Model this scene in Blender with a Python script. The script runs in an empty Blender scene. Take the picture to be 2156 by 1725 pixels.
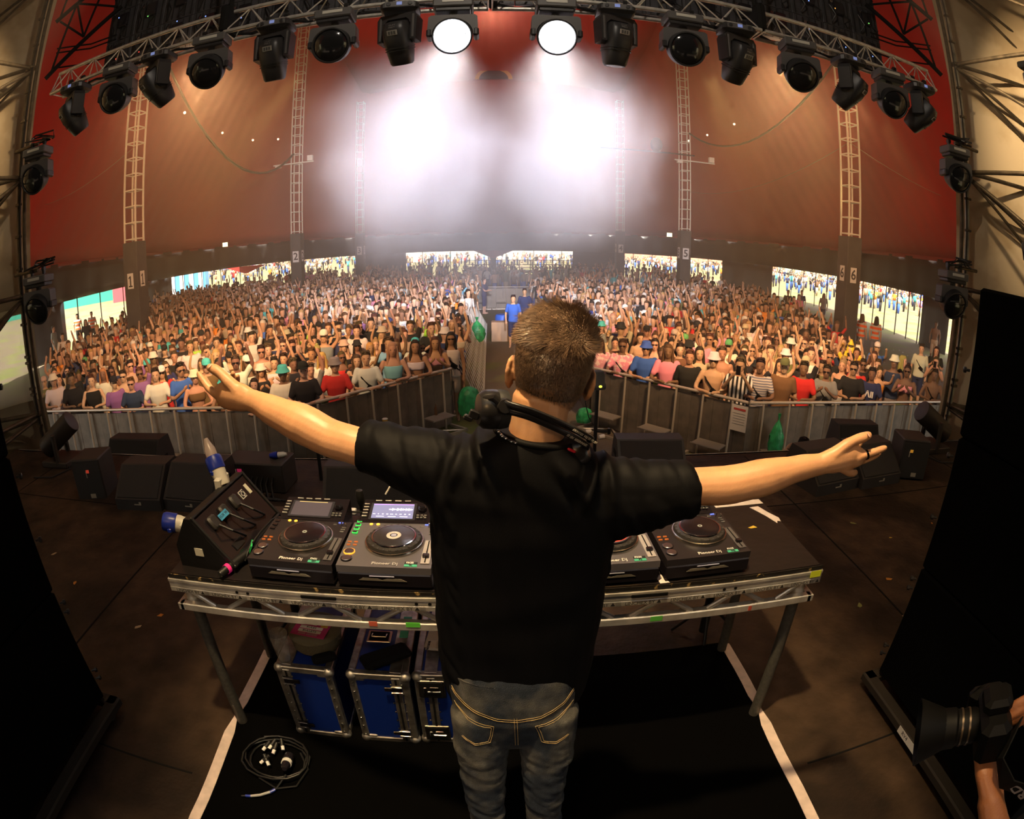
import bpy, bmesh, math, random
import numpy as np
from mathutils import Vector, Matrix, Euler
PI = math.pi
SC = bpy.context.scene
COL = SC.collection
rad = math.radians
# ---------------------------------------------------------------- camera (15 mm class fisheye on full frame, 5:4 crop)
CAMH = 1.95
cd = bpy.data.cameras.new('camera')
cd.type = 'PANO'
cd.panorama_type = 'FISHEYE_EQUISOLID'
cd.sensor_fit = 'HORIZONTAL'
cd.sensor_width = 36.0
cd.sensor_height = 36.0 * 1725 / 2156
cd.fisheye_lens = 1187.0 * 36.0 / 2156
cd.fisheye_fov = rad(180)
cd.clip_start = 0.02
cd.clip_end = 600
cam = bpy.data.objects.new('camera', cd)
COL.objects.link(cam)
cam.location = (0, 0, CAMH)
# pitch down 17.11 deg, yaw 2.1 deg to the right
_m = Matrix.Rotation(rad(-2.1), 4, 'Z') @ Matrix.Rotation(rad(90 - 17.11), 4, 'X') @ Matrix.Rotation(rad(0.05), 4, 'Z')
cam.rotation_euler = _m.to_euler()
SC.camera = cam
# ---------------------------------------------------------------- view, sampling, world
SC.view_settings.view_transform = 'Standard'
SC.view_settings.look = 'None'
SC.view_settings.exposure = 0.0
SC.view_settings.gamma = 1.0
SC.view_settings.use_curve_mapping = False
cy = SC.cycles
cy.max_bounces = 4
cy.diffuse_bounces = 2
cy.glossy_bounces = 2
cy.transmission_bounces = 4
cy.transparent_max_bounces = 8
cy.volume_bounces = 0
cy.caustics_reflective = False
cy.caustics_refractive = False
cy.sample_clamp_indirect = 4.0
cy.adaptive_threshold = 0.03
W = bpy.data.worlds.new('sky'); SC.world = W; W.use_nodes = True
_bg = W.node_tree.nodes['Background']
_bg.inputs['Color'].default_value = (1.0, 0.97, 0.90, 1)
_bg.inputs['Strength'].default_value = 4.5

def lamp(name, kind, loc, target, power, color, **kw):
    l = bpy.data.lights.new(name, kind); l.energy = power; l.color = color
    for k, v in kw.items(): setattr(l, k, v)
    o = bpy.data.objects.new(name, l); COL.objects.link(o); o.location = loc
    o.rotation_euler = (Vector(target) - Vector(loc)).to_track_quat('-Z', 'Y').to_euler()
    return o
WARM = (1.0, 0.62, 0.28)
WARM2 = (1.0, 0.70, 0.40)
# daylight over the field outside (the sun stands behind the stage side, so the tent keeps it off the crowd)
lamp('sun_lamp', 'SUN', (0, 0, 60), (12, 26, 0), 27.0, (1.0, 0.93, 0.80), angle=rad(0.5))
# ---------------------------------------------------------------- helpers
def link(o, parent=None):
    COL.objects.link(o)
    if parent is not None: o.parent = parent
    return o
def tag(o, label=None, cat=None, group=None, kind=None):
    if label: o['label'] = label
    if cat: o['category'] = cat
    if group: o['group'] = group
    if kind: o['kind'] = kind
    return o
def empty(name, loc=(0, 0, 0), rot=(0, 0, 0), parent=None):
    o = bpy.data.objects.new(name, None); o.empty_display_size = 0.05
    o.location = loc; o.rotation_euler = rot
    return link(o, parent)
def kids(o):
    return list(o.children)
def copy_tree(o, parent=None):
    c = o.copy(); COL.objects.link(c)
    for k in ('label', 'group', 'category', 'kind'):
        pass
    if parent is not None:
        c.parent = parent; c.matrix_parent_inverse = o.matrix_parent_inverse.copy()
    for ch in kids(o): copy_tree(ch, c)
    return c
MATS = {}
ORD = ['first', 'second', 'third', 'fourth', 'fifth', 'sixth', 'seventh', 'eighth', 'ninth', 'tenth', 'eleventh', 'twelfth', 'thirteenth', 'fourteenth', 'fifteenth', 'sixteenth', 'seventeenth', 'eighteenth', 'nineteenth', 'twentieth', 'twenty-first', 'twenty-second']
NUM = ['zero', 'one', 'two', 'three', 'four', 'five', 'six']
def mat(name, color=(0.5, 0.5, 0.5), rough=0.6, metal=0.0, spec=0.5, emit=None, estr=1.0, trans=0.0, alpha=1.0, noise=None, bump=None, sss=0.0, objcol=False, twocol=None, sheen=0.0, ior=1.45):
    """noise=(scale, amount) mottles the colour, bump=(scale, strength), twocol=(colour, scale, lo, hi) mixes a second colour by noise"""
    if name in MATS: return MATS[name]
    m = bpy.data.materials.new(name); m.use_nodes = True
    nt = m.node_tree; N = nt.nodes; L = nt.links; b = N['Principled BSDF']
    b.inputs['Base Color'].default_value = (*color, 1)
    b.inputs['Roughness'].default_value = rough
    b.inputs['Metallic'].default_value = metal
    b.inputs['Specular IOR Level'].default_value = spec
    b.inputs['IOR'].default_value = ior
    if trans: b.inputs['Transmission Weight'].default_value = trans
    if alpha < 1: b.inputs['Alpha'].default_value = alpha
    if sheen: b.inputs['Sheen Weight'].default_value = sheen; b.inputs['Sheen Roughness'].default_value = 0.5
    if sss:
        b.inputs['Subsurface Weight'].default_value = sss
        b.inputs['Subsurface Radius'].default_value = (0.02, 0.008, 0.004)
    if emit:
        b.inputs['Emission Color'].default_value = (*emit, 1); b.inputs['Emission Strength'].default_value = estr
    col = None
    if objcol:
        oi = N.new('ShaderNodeObjectInfo'); col = oi.outputs['Color']
        L.new(col, b.inputs['Base Color'])
    if noise or bump or twocol:
        tc = N.new('ShaderNodeTexCoord')
    def mk(scale, detail=4):
        n = N.new('ShaderNodeTexNoise'); n.inputs['Scale'].default_value = scale; n.inputs['Detail'].default_value = detail
        L.new(tc.outputs['Object'], n.inputs['Vector']); return n
    if twocol:
        c2, s, lo, hi = twocol
        n = mk(s); r = N.new('ShaderNodeMapRange'); r.inputs['From Min'].default_value = lo; r.inputs['From Max'].default_value = hi
        L.new(n.outputs['Fac'], r.inputs['Value'])
        mx = N.new('ShaderNodeMix'); mx.data_type = 'RGBA'
        L.new(r.outputs['Result'], mx.inputs['Factor'])
        if col: L.new(col, mx.inputs['A'])
        else: mx.inputs['A'].default_value = (*color, 1)
        mx.inputs['B'].default_value = (*c2, 1)
        col = mx.outputs['Result']; L.new(col, b.inputs['Base Color'])
    if noise:
        n = mk(noise[0]); r = N.new('ShaderNodeMapRange')
        r.inputs['From Min'].default_value = 0.3; r.inputs['From Max'].default_value = 0.7
        r.inputs['To Min'].default_value = 1 - noise[1]; r.inputs['To Max'].default_value = 1 + noise[1]
        L.new(n.outputs['Fac'], r.inputs['Value'])
        mx = N.new('ShaderNodeVectorMath'); mx.operation = 'SCALE'
        if col: L.new(col, mx.inputs[0])
        else: mx.inputs[0].default_value = color
        L.new(r.outputs['Result'], mx.inputs['Scale']); L.new(mx.outputs['Vector'], b.inputs['Base Color'])
    if bump:
        n = mk(bump[0], 3); bp = N.new('ShaderNodeBump'); bp.inputs['Strength'].default_value = bump[1]; bp.inputs['Distance'].default_value = 0.02
        L.new(n.outputs['Fac'], bp.inputs['Height']); L.new(bp.outputs['Normal'], b.inputs['Normal'])
    MATS[name] = m
    return m

class MB:
    """collects polygons, then becomes one mesh object"""
    def __init__(s): s.v = []; s.f = []; s.m = []; s.M = Matrix.Identity(4)
    def add(s, vs, fs, mi=0, M=None):
        o = len(s.v); T = s.M if M is None else s.M @ M
        s.v += [tuple(T @ Vector(p)) for p in vs]
        s.f += [tuple(i + o for i in f) for f in fs]; s.m += [mi] * len(fs)
        return s
    def box(s, c, d, rot=None, mi=0, taper=1.0, bev=0.0):
        x, y, z = d[0] / 2, d[1] / 2, d[2] / 2; t = taper
        M = Matrix.Translation(c)
        if rot is not None: M = M @ (rot.to_4x4() if not isinstance(rot, tuple) else Euler(rot).to_matrix().to_4x4())
        if bev > 0:
            b = min(bev, x * .9, y * .9, z * .9); vs = []; 
            for (zz, i) in ((-z, b), (-z + b, 0), (z - b, 0), (z, b)):
                X = x - i; Y = y - i; k = b if i == 0 else b * .6
                vs += [(X, -Y + k, zz), (X, Y - k, zz), (X - k, Y, zz), (-X + k, Y, zz), (-X, Y - k, zz), (-X, -Y + k, zz), (-X + k, -Y, zz), (X - k, -Y, zz)]
            fs = [tuple(range(7, -1, -1)), tuple(range(24, 32))]
            for r in range(3):
                for i in range(8): a = r * 8 + i; q = r * 8 + (i + 1) % 8; fs.append((a, q, q + 8, a + 8))
            return s.add(vs, fs, mi, M)
        vs = [(-x, -y, -z), (x, -y, -z), (x, y, -z), (-x, y, -z), (-x * t, -y * t, z), (x * t, -y * t, z), (x * t, y * t, z), (-x * t, y * t, z)]
        fs = [(0, 3, 2, 1), (4, 5, 6, 7), (0, 1, 5, 4), (1, 2, 6, 5), (2, 3, 7, 6), (3, 0, 4, 7)]
        return s.add(vs, fs, mi, M)
    def cyl(s, p0, p1, r0, r1=None, n=8, mi=0, cap=True):
        p0 = Vector(p0); p1 = Vector(p1); r1 = r0 if r1 is None else r1
        q = (p1 - p0).to_track_quat('Z', 'Y'); vs = []
        for p, r in ((p0, r0), (p1, r1)):
            for i in range(n):
                a = 2 * PI * i / n; vs.append(p + q @ Vector((r * math.cos(a), r * math.sin(a), 0)))
        fs = [(i, (i + 1) % n, n + (i + 1) % n, n + i) for i in range(n)]
        if cap: fs += [tuple(range(n - 1, -1, -1)), tuple(range(n, 2 * n))]
        return s.add(vs, fs, mi)
    def tube(s, pts, r, n=6, mi=0, closed=False):
        pts = [Vector(p) for p in pts]; k = len(pts); vs = []; fs = []; up = Vector((0, 0, 1)); prev = None
        rr = r if isinstance(r, (list, tuple)) else [r] * k
        for i, p in enumerate(pts):
            d = (pts[(i + 1) % k] - pts[i - 1]) if closed else (pts[min(i + 1, k - 1)] - pts[max(i - 1, 0)])
            d.normalize()
            if prev is None:
                a = d.cross(up);
                if a.length < .05: a = d.cross(Vector((1, 0, 0)))
            else: a = prev - d * prev.dot(d)
            a.normalize(); prev = a; b = d.cross(a)
            for j in range(n):
                t = 2 * PI * j / n; vs.append(p + a * (rr[i] * math.cos(t)) + b * (rr[i] * math.sin(t)))
        for i in range(k if closed else k - 1):
            for j in range(n):
                A = i * n + j; B = i * n + (j + 1) % n; C = ((i + 1) % k) * n + (j + 1) % n; D = ((i + 1) % k) * n + j
                fs.append((A, B, C, D))
        if not closed: fs += [tuple(range(n - 1, -1, -1)), tuple(range((k - 1) * n, k * n))]
        return s.add(vs, fs, mi)
    def lathe(s, prof, c=(0, 0, 0), axis=(0, 0, 1), n=16, mi=0, sx=1.0, sy=1.0, closed=False):
        """prof = [(r, h), ...]"""
        q = Vector(axis).to_track_quat('Z', 'Y'); M = Matrix.Translation(c) @ q.to_matrix().to_4x4(); vs = []; fs = []
        for r, h in prof:
            for i in range(n): a = 2 * PI * i / n; vs.append((r * sx * math.cos(a), r * sy * math.sin(a), h))
        k = len(prof)
        for j in range(k if closed else k - 1):
            for i in range(n): a = j * n + i; b = j * n + (i + 1) % n; e = ((j + 1) % k) * n; fs.append((a, b, e + (i + 1) % n, e + i))
        if not closed: fs += [tuple(range(n - 1, -1, -1)), tuple(range((k - 1) * n, k * n))]
        return s.add(vs, fs, mi, M)
    def prism(s, poly, h, M=None, mi=0, z0=0.0):
        """2-D polygon extruded along +Z by h"""
        n = len(poly); vs = [(x, y, z0) for x, y in poly] + [(x, y, z0 + h) for x, y in poly]
        fs = [tuple(range(n - 1, -1, -1)), tuple(range(n, 2 * n))] + [(i, (i + 1) % n, n + (i + 1) % n, n + i) for i in range(n)]
        return s.add(vs, fs, mi, M)
    def loft(s, rings, mi=0, cap=True):
        """rings = list of equal-length point lists"""
        n = len(rings[0]); vs = [p for r in rings for p in r]; fs = []
        for j in range(len(rings) - 1):
            for i in range(n): a = j * n + i; b = j * n + (i + 1) % n; fs.append((a, b, b + n, a + n))
        if cap: fs += [tuple(range(n - 1, -1, -1)), tuple(range((len(rings) - 1) * n, len(rings) * n))]
        return s.add(vs, fs, mi)
    def ball(s, c, r, n=10, mi=0):
        r = (r, r, r) if isinstance(r, (int, float)) else r; k = n // 2 + 1; prof = []
        M = Matrix.Translation(c) @ Matrix.Diagonal((r[0], r[1], r[2], 1)); vs = []; fs = []
        for j in range(k + 1):
            t = PI * (j + .0) / k; 
            for i in range(n): a = 2 * PI * i / n; vs.append((math.sin(t) * math.cos(a) + (1e-4 if j in (0, k) else 0), math.sin(t) * math.sin(a), -math.cos(t)))
        for j in range(k):
            for i in range(n): a = j * n + i; b = j * n + (i + 1) % n; fs.append((a, b, b + n, a + n))
        return s.add(vs, fs, mi, M)
    def mesh(s, name, mats, smooth=False, angle=35):
        me = bpy.data.meshes.new(name); me.from_pydata(s.v, [], s.f)
        for m in (mats if isinstance(mats, (list, tuple)) else [mats]): me.materials.append(m)
        if any(s.m): me.polygons.foreach_set('material_index', s.m)
        if smooth:
            me.polygons.foreach_set('use_smooth', [True] * len(s.f))
            if angle < 180: me.set_sharp_from_angle(angle=rad(angle))
        me.update(); return me
    def build(s, name, mats, parent=None, smooth=False, angle=35, loc=None, rot=None):
        o = bpy.data.objects.new(name, s.mesh(name, mats, smooth, angle))
        if loc is not None: o.location = loc
        if rot is not None: o.rotation_euler = rot
        return link(o, parent)

def text_obj(name, txt, size, M, m, parent, extrude=0.0004, bold=0.0, align='CENTER'):
    c = bpy.data.curves.new(name, 'FONT'); c.body = txt; c.size = size; c.align_x = align; c.align_y = 'CENTER'; c.extrude = extrude
    c.offset = bold; c.resolution_u = 2
    o = bpy.data.objects.new(name, c); dg = bpy.context.evaluated_depsgraph_get()
    COL.objects.link(o); bpy.context.view_layer.update()
    me = bpy.data.meshes.new_from_object(o.evaluated_get(bpy.context.evaluated_depsgraph_get())); me.name = name
    COL.objects.unlink(o); bpy.data.objects.remove(o); bpy.data.curves.remove(c)
    me.materials.clear(); me.materials.append(m)
    t = bpy.data.objects.new(name, me); link(t, parent); t.matrix_local = M
    return t
def remesh(mb, voxel, smooth_iter=2, fac=0.5):
    """fuse overlapping closed shapes into one continuous skin (evaluated once, stored as plain mesh)"""
    me = mb.mesh('tmp', []); o = bpy.data.objects.new('tmp', me); COL.objects.link(o)
    r = o.modifiers.new('r', 'REMESH'); r.mode = 'VOXEL'; r.voxel_size = voxel; r.use_smooth_shade = True
    if smooth_iter:
        q = o.modifiers.new('s', 'SMOOTH'); q.iterations = smooth_iter; q.factor = fac
    bpy.context.view_layer.update()
    out = bpy.data.meshes.new_from_object(o.evaluated_get(bpy.context.evaluated_depsgraph_get()))
    COL.objects.unlink(o); bpy.data.objects.remove(o)
    out.materials.clear()
    out.polygons.foreach_set('use_smooth', [True] * len(out.polygons))
    return out
def ring(c, ax, ay, rx, ry, n=16, p=2.0):
    """superellipse ring about c in the plane of unit vectors ax, ay"""
    c = Vector(c); out = []
    for i in range(n):
        t = 2 * PI * i / n; ct = math.cos(t); st = math.sin(t)
        out.append(c + Vector(ax) * (rx * math.copysign(abs(ct) ** (2 / p), ct)) + Vector(ay) * (ry * math.copysign(abs(st) ** (2 / p), st)))
    return out
def limb(mb, pts, rr, n=12, up=(0, 1, 0), flat=None, sub=4):
    """smooth tapering tube through pts with radii rr (rounded ends)"""
    P = [Vector(p) for p in pts]; k = len(P); Q = []; R = []; F = []
    fl = flat or [1.0] * k
    for i in range(k - 1):
        a = P[max(i - 1, 0)]; b = P[i]; c = P[i + 1]; d = P[min(i + 2, k - 1)]
        for j in range(sub + (1 if i == k - 2 else 0)):
            t = j / sub
            Q.append(0.5 * ((2 * b) + (c - a) * t + (2 * a - 5 * b + 4 * c - d) * t * t + (3 * b - a - 3 * c + d) * t ** 3))
            u = t * t * (3 - 2 * t); R.append(rr[i] * (1 - u) + rr[i + 1] * u); F.append(fl[i] * (1 - u) + fl[i + 1] * u)
    rings = []; U = Vector(up); m = len(Q); prev = None
    for i in range(m):
        d = (Q[min(i + 1, m - 1)] - Q[max(i - 1, 0)]).normalized()
        a = (U if prev is None else prev); a = (a - d * a.dot(d))
        if a.length < 1e-3: a = Vector((1, 0, 0)) - d * d.x
        a.normalize(); prev = a; b = d.cross(a)
        if i == 0:
            for s_, q in ((.35, .95), (.75, .62)): rings.append(ring(Q[0] - d * R[0] * q * .9, b, a, R[0] * s_, R[0] * s_ * F[0], n))
        rings.append(ring(Q[i], b, a, R[i], R[i] * F[i], n))
        if i == m - 1:
            for s_, q in ((.75, .62), (.35, .95)): rings.append(ring(Q[i] + d * R[i] * q * .9, b, a, R[i] * s_, R[i] * s_ * F[i], n))
    mb.loft(rings); return mb
# ---------------------------------------------------------------- lamps of the place, and added fill spots
GZ = -1.6            # field level; the stage floor is z = 0
# warm stage wash thrown at the audience from the front truss
for _x, _tx in ((-3.3, -9), (3.3, 9)):
    lamp('wash_lamp', 'SPOT', (_x, 5.55, 4.2), (_tx, 22, 0.2), 6200, (1.0, 0.58, 0.28), spot_size=rad(110), spot_blend=1.0, shadow_soft_size=0.25)
# warm uplight on the canopy
for _x in (-5.2, 5.2):
    lamp('uplight_lamp', 'SPOT', (_x, 6.7, 4.2), (_x * 3.2, 36, 10), 1250, (1.0, 0.42, 0.20), spot_size=rad(120), spot_blend=1.0, shadow_soft_size=0.3)
lamp('crown_fill', 'SPOT', (0, 6.7, 4.9), (0, 26, 17.5), 9000, (1.0, 0.30, 0.22), spot_size=rad(44), spot_blend=0.35, shadow_soft_size=0.2)  # added fill spot to brighten the crown above the canopy fold
# narrow amber beams of the truss lights raking the canopy
for _s, _t, _p in ((-2.1, (-20, 35, 5.6), 9000), (-3.5, (-17, 30, 9.5), 3000), (2.4, (17, 36, 8.4), 7000), (3.8, (23, 34, 5.2), 7000), (5.0, (21, 22, 5.6), 2500)):
    lamp('amber_beam', 'SPOT', (_s, 5.9, 4.0), _t, _p, (1.0, 0.72, 0.26), spot_size=rad(9), spot_blend=0.9, shadow_soft_size=0.1)
# key light on the performer and table from the lamps hung over the stage
lamp('key_lamp', 'SPOT', (-0.45, 0.75, 5.4), (0.05, 1.30, 1.2), 1500, (1.0, 0.70, 0.36), spot_size=rad(43), spot_blend=0.8, shadow_soft_size=0.08)
lamp('back_fill', 'SPOT', (-1.4, -2.6, 3.9), (0.05, 1.2, 1.1), 140, (1.0, 0.58, 0.24), spot_size=rad(50), spot_blend=0.8, shadow_soft_size=0.10)  # added low fill from behind for the forearms and table rail
lamp('truss_fill', 'SPOT', (0, 1.6, 6.6), (0, 6, 4.9), 330, (1.0, 0.86, 0.70), spot_size=rad(140), spot_blend=0.5, shadow_soft_size=0.1)  # added fill spot to brighten the truss and panel backs
# unseen fill spots added to brighten the tarpaulins and boards
for _s in (-1, 1):
    lamp('tarp_fill', 'SPOT', (_s * 3.3, 3.9, 5.6), (_s * 8.0, 2.6, 3.9), 1700, (1.0, 0.74, 0.44), spot_size=rad(84), spot_blend=0.8, shadow_soft_size=0.08)
lamp('floor_fill', 'SPOT', (2.2, 3.6, 5.8), (2.9, 2.4, 0), 190, (1.0, 0.62, 0.28), spot_size=rad(66), spot_blend=1.0, shadow_soft_size=0.15)
lamp('floor_fill', 'SPOT', (-2.6, 3.6, 5.8), (-3.0, 2.6, 0), 110, (1.0, 0.60, 0.34), spot_size=rad(66), spot_blend=1.0, shadow_soft_size=0.15)
# ---------------------------------------------------------------- big top
EAVE = [(14, -10), (16, -4), (18.5, 4), (20.3, 12), (21.5, 19.4), (22.8, 25.5), (24.6, 35), (24.0, 44), (19.5, 53), (10.5, 58.5), (0, 60)]
def smooth_path(P, n):
    out = []; k = len(P)
    for i in range(k - 1):
        a, b, c, d = [Vector((*P[max(0, min(k - 1, j))], 0)) for j in (i - 1, i, i + 1, i + 2)]
        for j in range(n):
            t = j / n; v = 0.5 * ((2 * b) + (c - a) * t + (2 * a - 5 * b + 4 * c - d) * t * t + (3 * b - a - 3 * c + d) * t ** 3); out.append((v.x, v.y))
    out.append(P[-1]); return out
_e = EAVE + [(-x, y) for x, y in EAVE[-2::-1]]
PER = smooth_path(_e, 8)
EZ = 3.1
SPINE = [(9.0, -6, 13), (11.5, 4, 17.0), (12.1, 16.2, 19.0), (11.4, 24, 18.2), (10.7, 30.3, 19.0), (10.2, 36, 15.8), (9.7, 42, 14.0), (5.0, 43.2, 15.0), (0, 43.8, 15.6)]
_s = SPINE + [(-x, y, z) for x, y, z in SPINE[-2::-1]]
def spine_at(u):
    """u in 0..1 along the spine, matched to the perimeter"""
    ks = [0, .08, .20, .27, .33, .385, .435, .47, .5, .53, .565, .615, .67, .73, .80, .92, 1]
    for i in range(len(ks) - 1):
        if u <= ks[i + 1] + 1e-9:
            t = (u - ks[i]) / (ks[i + 1] - ks[i]); a = _s[i]; b = _s[i + 1]
            return Vector(a).lerp(Vector(b), t)
def per_u():
    L = [0]
    for i in range(1, len(PER)): L.append(L[-1] + math.dist(PER[i], PER[i - 1]))
    return [l / L[-1] for l in L]
PU = per_u()
def tent():
    mb = MB(); NT = 14; rings = []
    for t_ in range(NT + 1):
        t = t_ / NT; row = []
        for (x, y), u in zip(PER, PU):
            s = spine_at(u); p = Vector((x, y, EZ)).lerp(s, t)
            sag = 0.10 * math.sin(PI * t) * (s.z - EZ)
            p.z -= sag; row.append(p)
        rings.append(row)
    n = len(PER); vs = [p for r in rings for p in r]; fs = []
    for j in range(NT):
        for i in range(n - 1): a = j * n + i; fs.append((a, a + n, a + n + 1, a + 1))
    mb.add(vs, fs)
    # the crown between the masts, spanning side to side
    half = (n - 1) // 2; crown = []; NC = 12
    for i in range(half + 1):
        a = rings[-1][i]; b = rings[-1][n - 1 - i]; row = []
        for k in range(NC + 1):
            t = k / NC; p = a.lerp(b, t); p.z += 2.2 * math.sin(PI * t) * (1 - i / half) ** .5; row.append(p)
        crown.append(row)
    vs = [p for r in crown for p in r]; fs = []
    for i in range(half):
        for k in range(NC): a = i * (NC + 1) + k; fs.append((a, a + 1, a + NC + 2, a + NC + 1))
    mb.add(vs, fs)
    m = mat('tent_red', (0.50, 0.018, 0.012), rough=0.62, spec=0.3)
    nt = m.node_tree; N = nt.nodes; L = nt.links
    tc = N.new('ShaderNodeTexCoord'); sp = N.new('ShaderNodeSeparateXYZ'); L.new(tc.outputs['Object'], sp.inputs[0])
    at = N.new('ShaderNodeMath'); at.operation = 'ARCTAN2'
    ys = N.new('ShaderNodeMath'); ys.operation = 'SUBTRACT'; ys.inputs[1].default_value = 24
    L.new(sp.outputs['Y'], ys.inputs[0]); L.new(sp.outputs['X'], at.inputs[0]); L.new(ys.outputs[0], at.inputs[1])
    mu = N.new('ShaderNodeMath'); mu.operation = 'MULTIPLY'; mu.inputs[1].default_value = 110; L.new(at.outputs[0], mu.inputs[0])
    sn = N.new('ShaderNodeMath'); sn.operation = 'SINE'; L.new(mu.outputs[0], sn.inputs[0])
    nz = N.new('ShaderNodeTexNoise'); nz.inputs['Scale'].default_value = 0.35; L.new(tc.outputs['Object'], nz.inputs['Vector'])
    ad = N.new('ShaderNodeMath'); ad.operation = 'MULTIPLY_ADD'; ad.inputs[1].default_value = 8.0
    L.new(nz.outputs['Fac'], ad.inputs[0]); L.new(sn.outputs[0], ad.inputs[2])
    bp = N.new('ShaderNodeBump'); bp.inputs['Strength'].default_value = 0.16; bp.inputs['Distance'].default_value = 0.12
    L.new(ad.outputs[0], bp.inputs['Height']); L.new(bp.outputs['Normal'], N['Principled BSDF'].inputs['Normal'])
    o = mb.build('ceiling', m, smooth=True, angle=30); tag(o, 'red fabric canopy of the big top over the audience', None, kind='structure')
    sol = o.modifiers.new('thickness', 'SOLIDIFY'); sol.thickness = 0.04; sol.offset = 1
    # valance hem hanging at the eave
    mb = MB(); vs = []; fs = []
    for i, (x, y) in enumerate(PER):
        d = Vector((x, y - 24, 0)).normalized() * 0.05
        vs += [(x - d.x, y - d.y, EZ + .02), (x - d.x, y - d.y, EZ - .22)]
    for i in range(len(PER) - 1): a = 2 * i; fs.append((a, a + 2, a + 3, a + 1))
    mb.add(vs, fs); o = mb.build('trim_1', mat('hem_red', (0.36, 0.02, 0.015), 0.6), smooth=True)
    o.modifiers.new('thickness', 'SOLIDIFY').thickness = 0.02
    tag(o, 'red hem of the canopy along the eave', kind='structure')
tent()
# skirt walls with openings (azimuth ranges seen from the stage centre, degrees)
OPEN = [(-62, -49.3), (-44.5, -37.0), (-32.8, -13.6), (-8.6, -0.1), (0.5, 8.2), (13.2, 23.4), (28.6, 44.6), (47.6, 58)]
def az(x, y): return math.degrees(math.atan2(x, y))
def per_at(a):
    """perimeter point at azimuth a"""
    for i in range(len(PER) - 1):
        a0 = az(*PER[i]); a1 = az(*PER[i + 1])
        if a1 <= a <= a0 and PER[i][1] > -9:
            t = (a0 - a) / (a0 - a1) if a0 != a1 else 0
            return Vector((PER[i][0] + (PER[i + 1][0] - PER[i][0]) * t, PER[i][1] + (PER[i + 1][1] - PER[i][1]) * t, 0))
OPZ = 1.0
def skirt():
    m = mat('skirt_black', (0.020, 0.018, 0.016), rough=0.42, spec=0.5, noise=(1.2, .3))
    def strip(a0, a1, z0, z1, nm, step=0.45):
        k = max(2, int((a1 - a0) / step)); mb = MB(); vs = []; fs = []; rows = [z0 + (z1 - z0) * q / 4 for q in range(5)]
        for i in range(k + 1):
            a = a0 + (a1 - a0) * i / k; p = per_at(a)
            for z in rows:
                w = 1 + 0.0028 * (math.sin(a * 9.0) + .6 * math.sin(a * 23 + z)) * (1.0 + .5 * math.sin(a * 2.3 + z * 1.4)); vs.append((p.x * w, p.y * w, z))
        for i in range(k):
            for q in range(4): A = i * 5 + q; fs.append((A, A + 1, A + 6, A + 5))
        mb.add(vs, fs); o = mb.build(nm, m, smooth=True, angle=180)
        o.modifiers.new('thickness', 'SOLIDIFY').thickness = 0.02
        return o
    wn = 0
    edges = [-88] + [e for p in OPEN for e in p] + [88]
    for i in range(0, len(edges), 2):
        if edges[i + 1] - edges[i] < 0.3: continue
        wn += 1; nm = 'wall_%s' % ['far_left', 'left', 'left_back', 'back_left', 'back', 'back_right', 'right_back', 'right', 'far_right'][i // 2]
        o = strip(edges[i], edges[i + 1], GZ, OPZ, nm); tag(o, 'black side wall of the big top between two openings', kind='structure')
    o = strip(-88, 88, OPZ, EZ - .1, 'wall_upper', .5); tag(o, 'black upper side wall band running round the big top under the eave', kind='structure')
skirt()
# ground
def ground():
    m = mat('field_grass', (0.135, 0.150, 0.045), rough=0.95, spec=0.1, twocol=((0.150, 0.118, 0.080), 0.55, 0.36, 0.54), bump=(9, .8))
    mb = MB(); k = 48; ring1 = []
    mb.add([(-260, -60, GZ), (260, -60, GZ), (260, 330, GZ), (-260, 330, GZ)], [(0, 1, 2, 3)])
    o = mb.build('ground', m); tag(o, 'trampled grass field under and beyond the big top', kind='structure')
ground()
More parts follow.
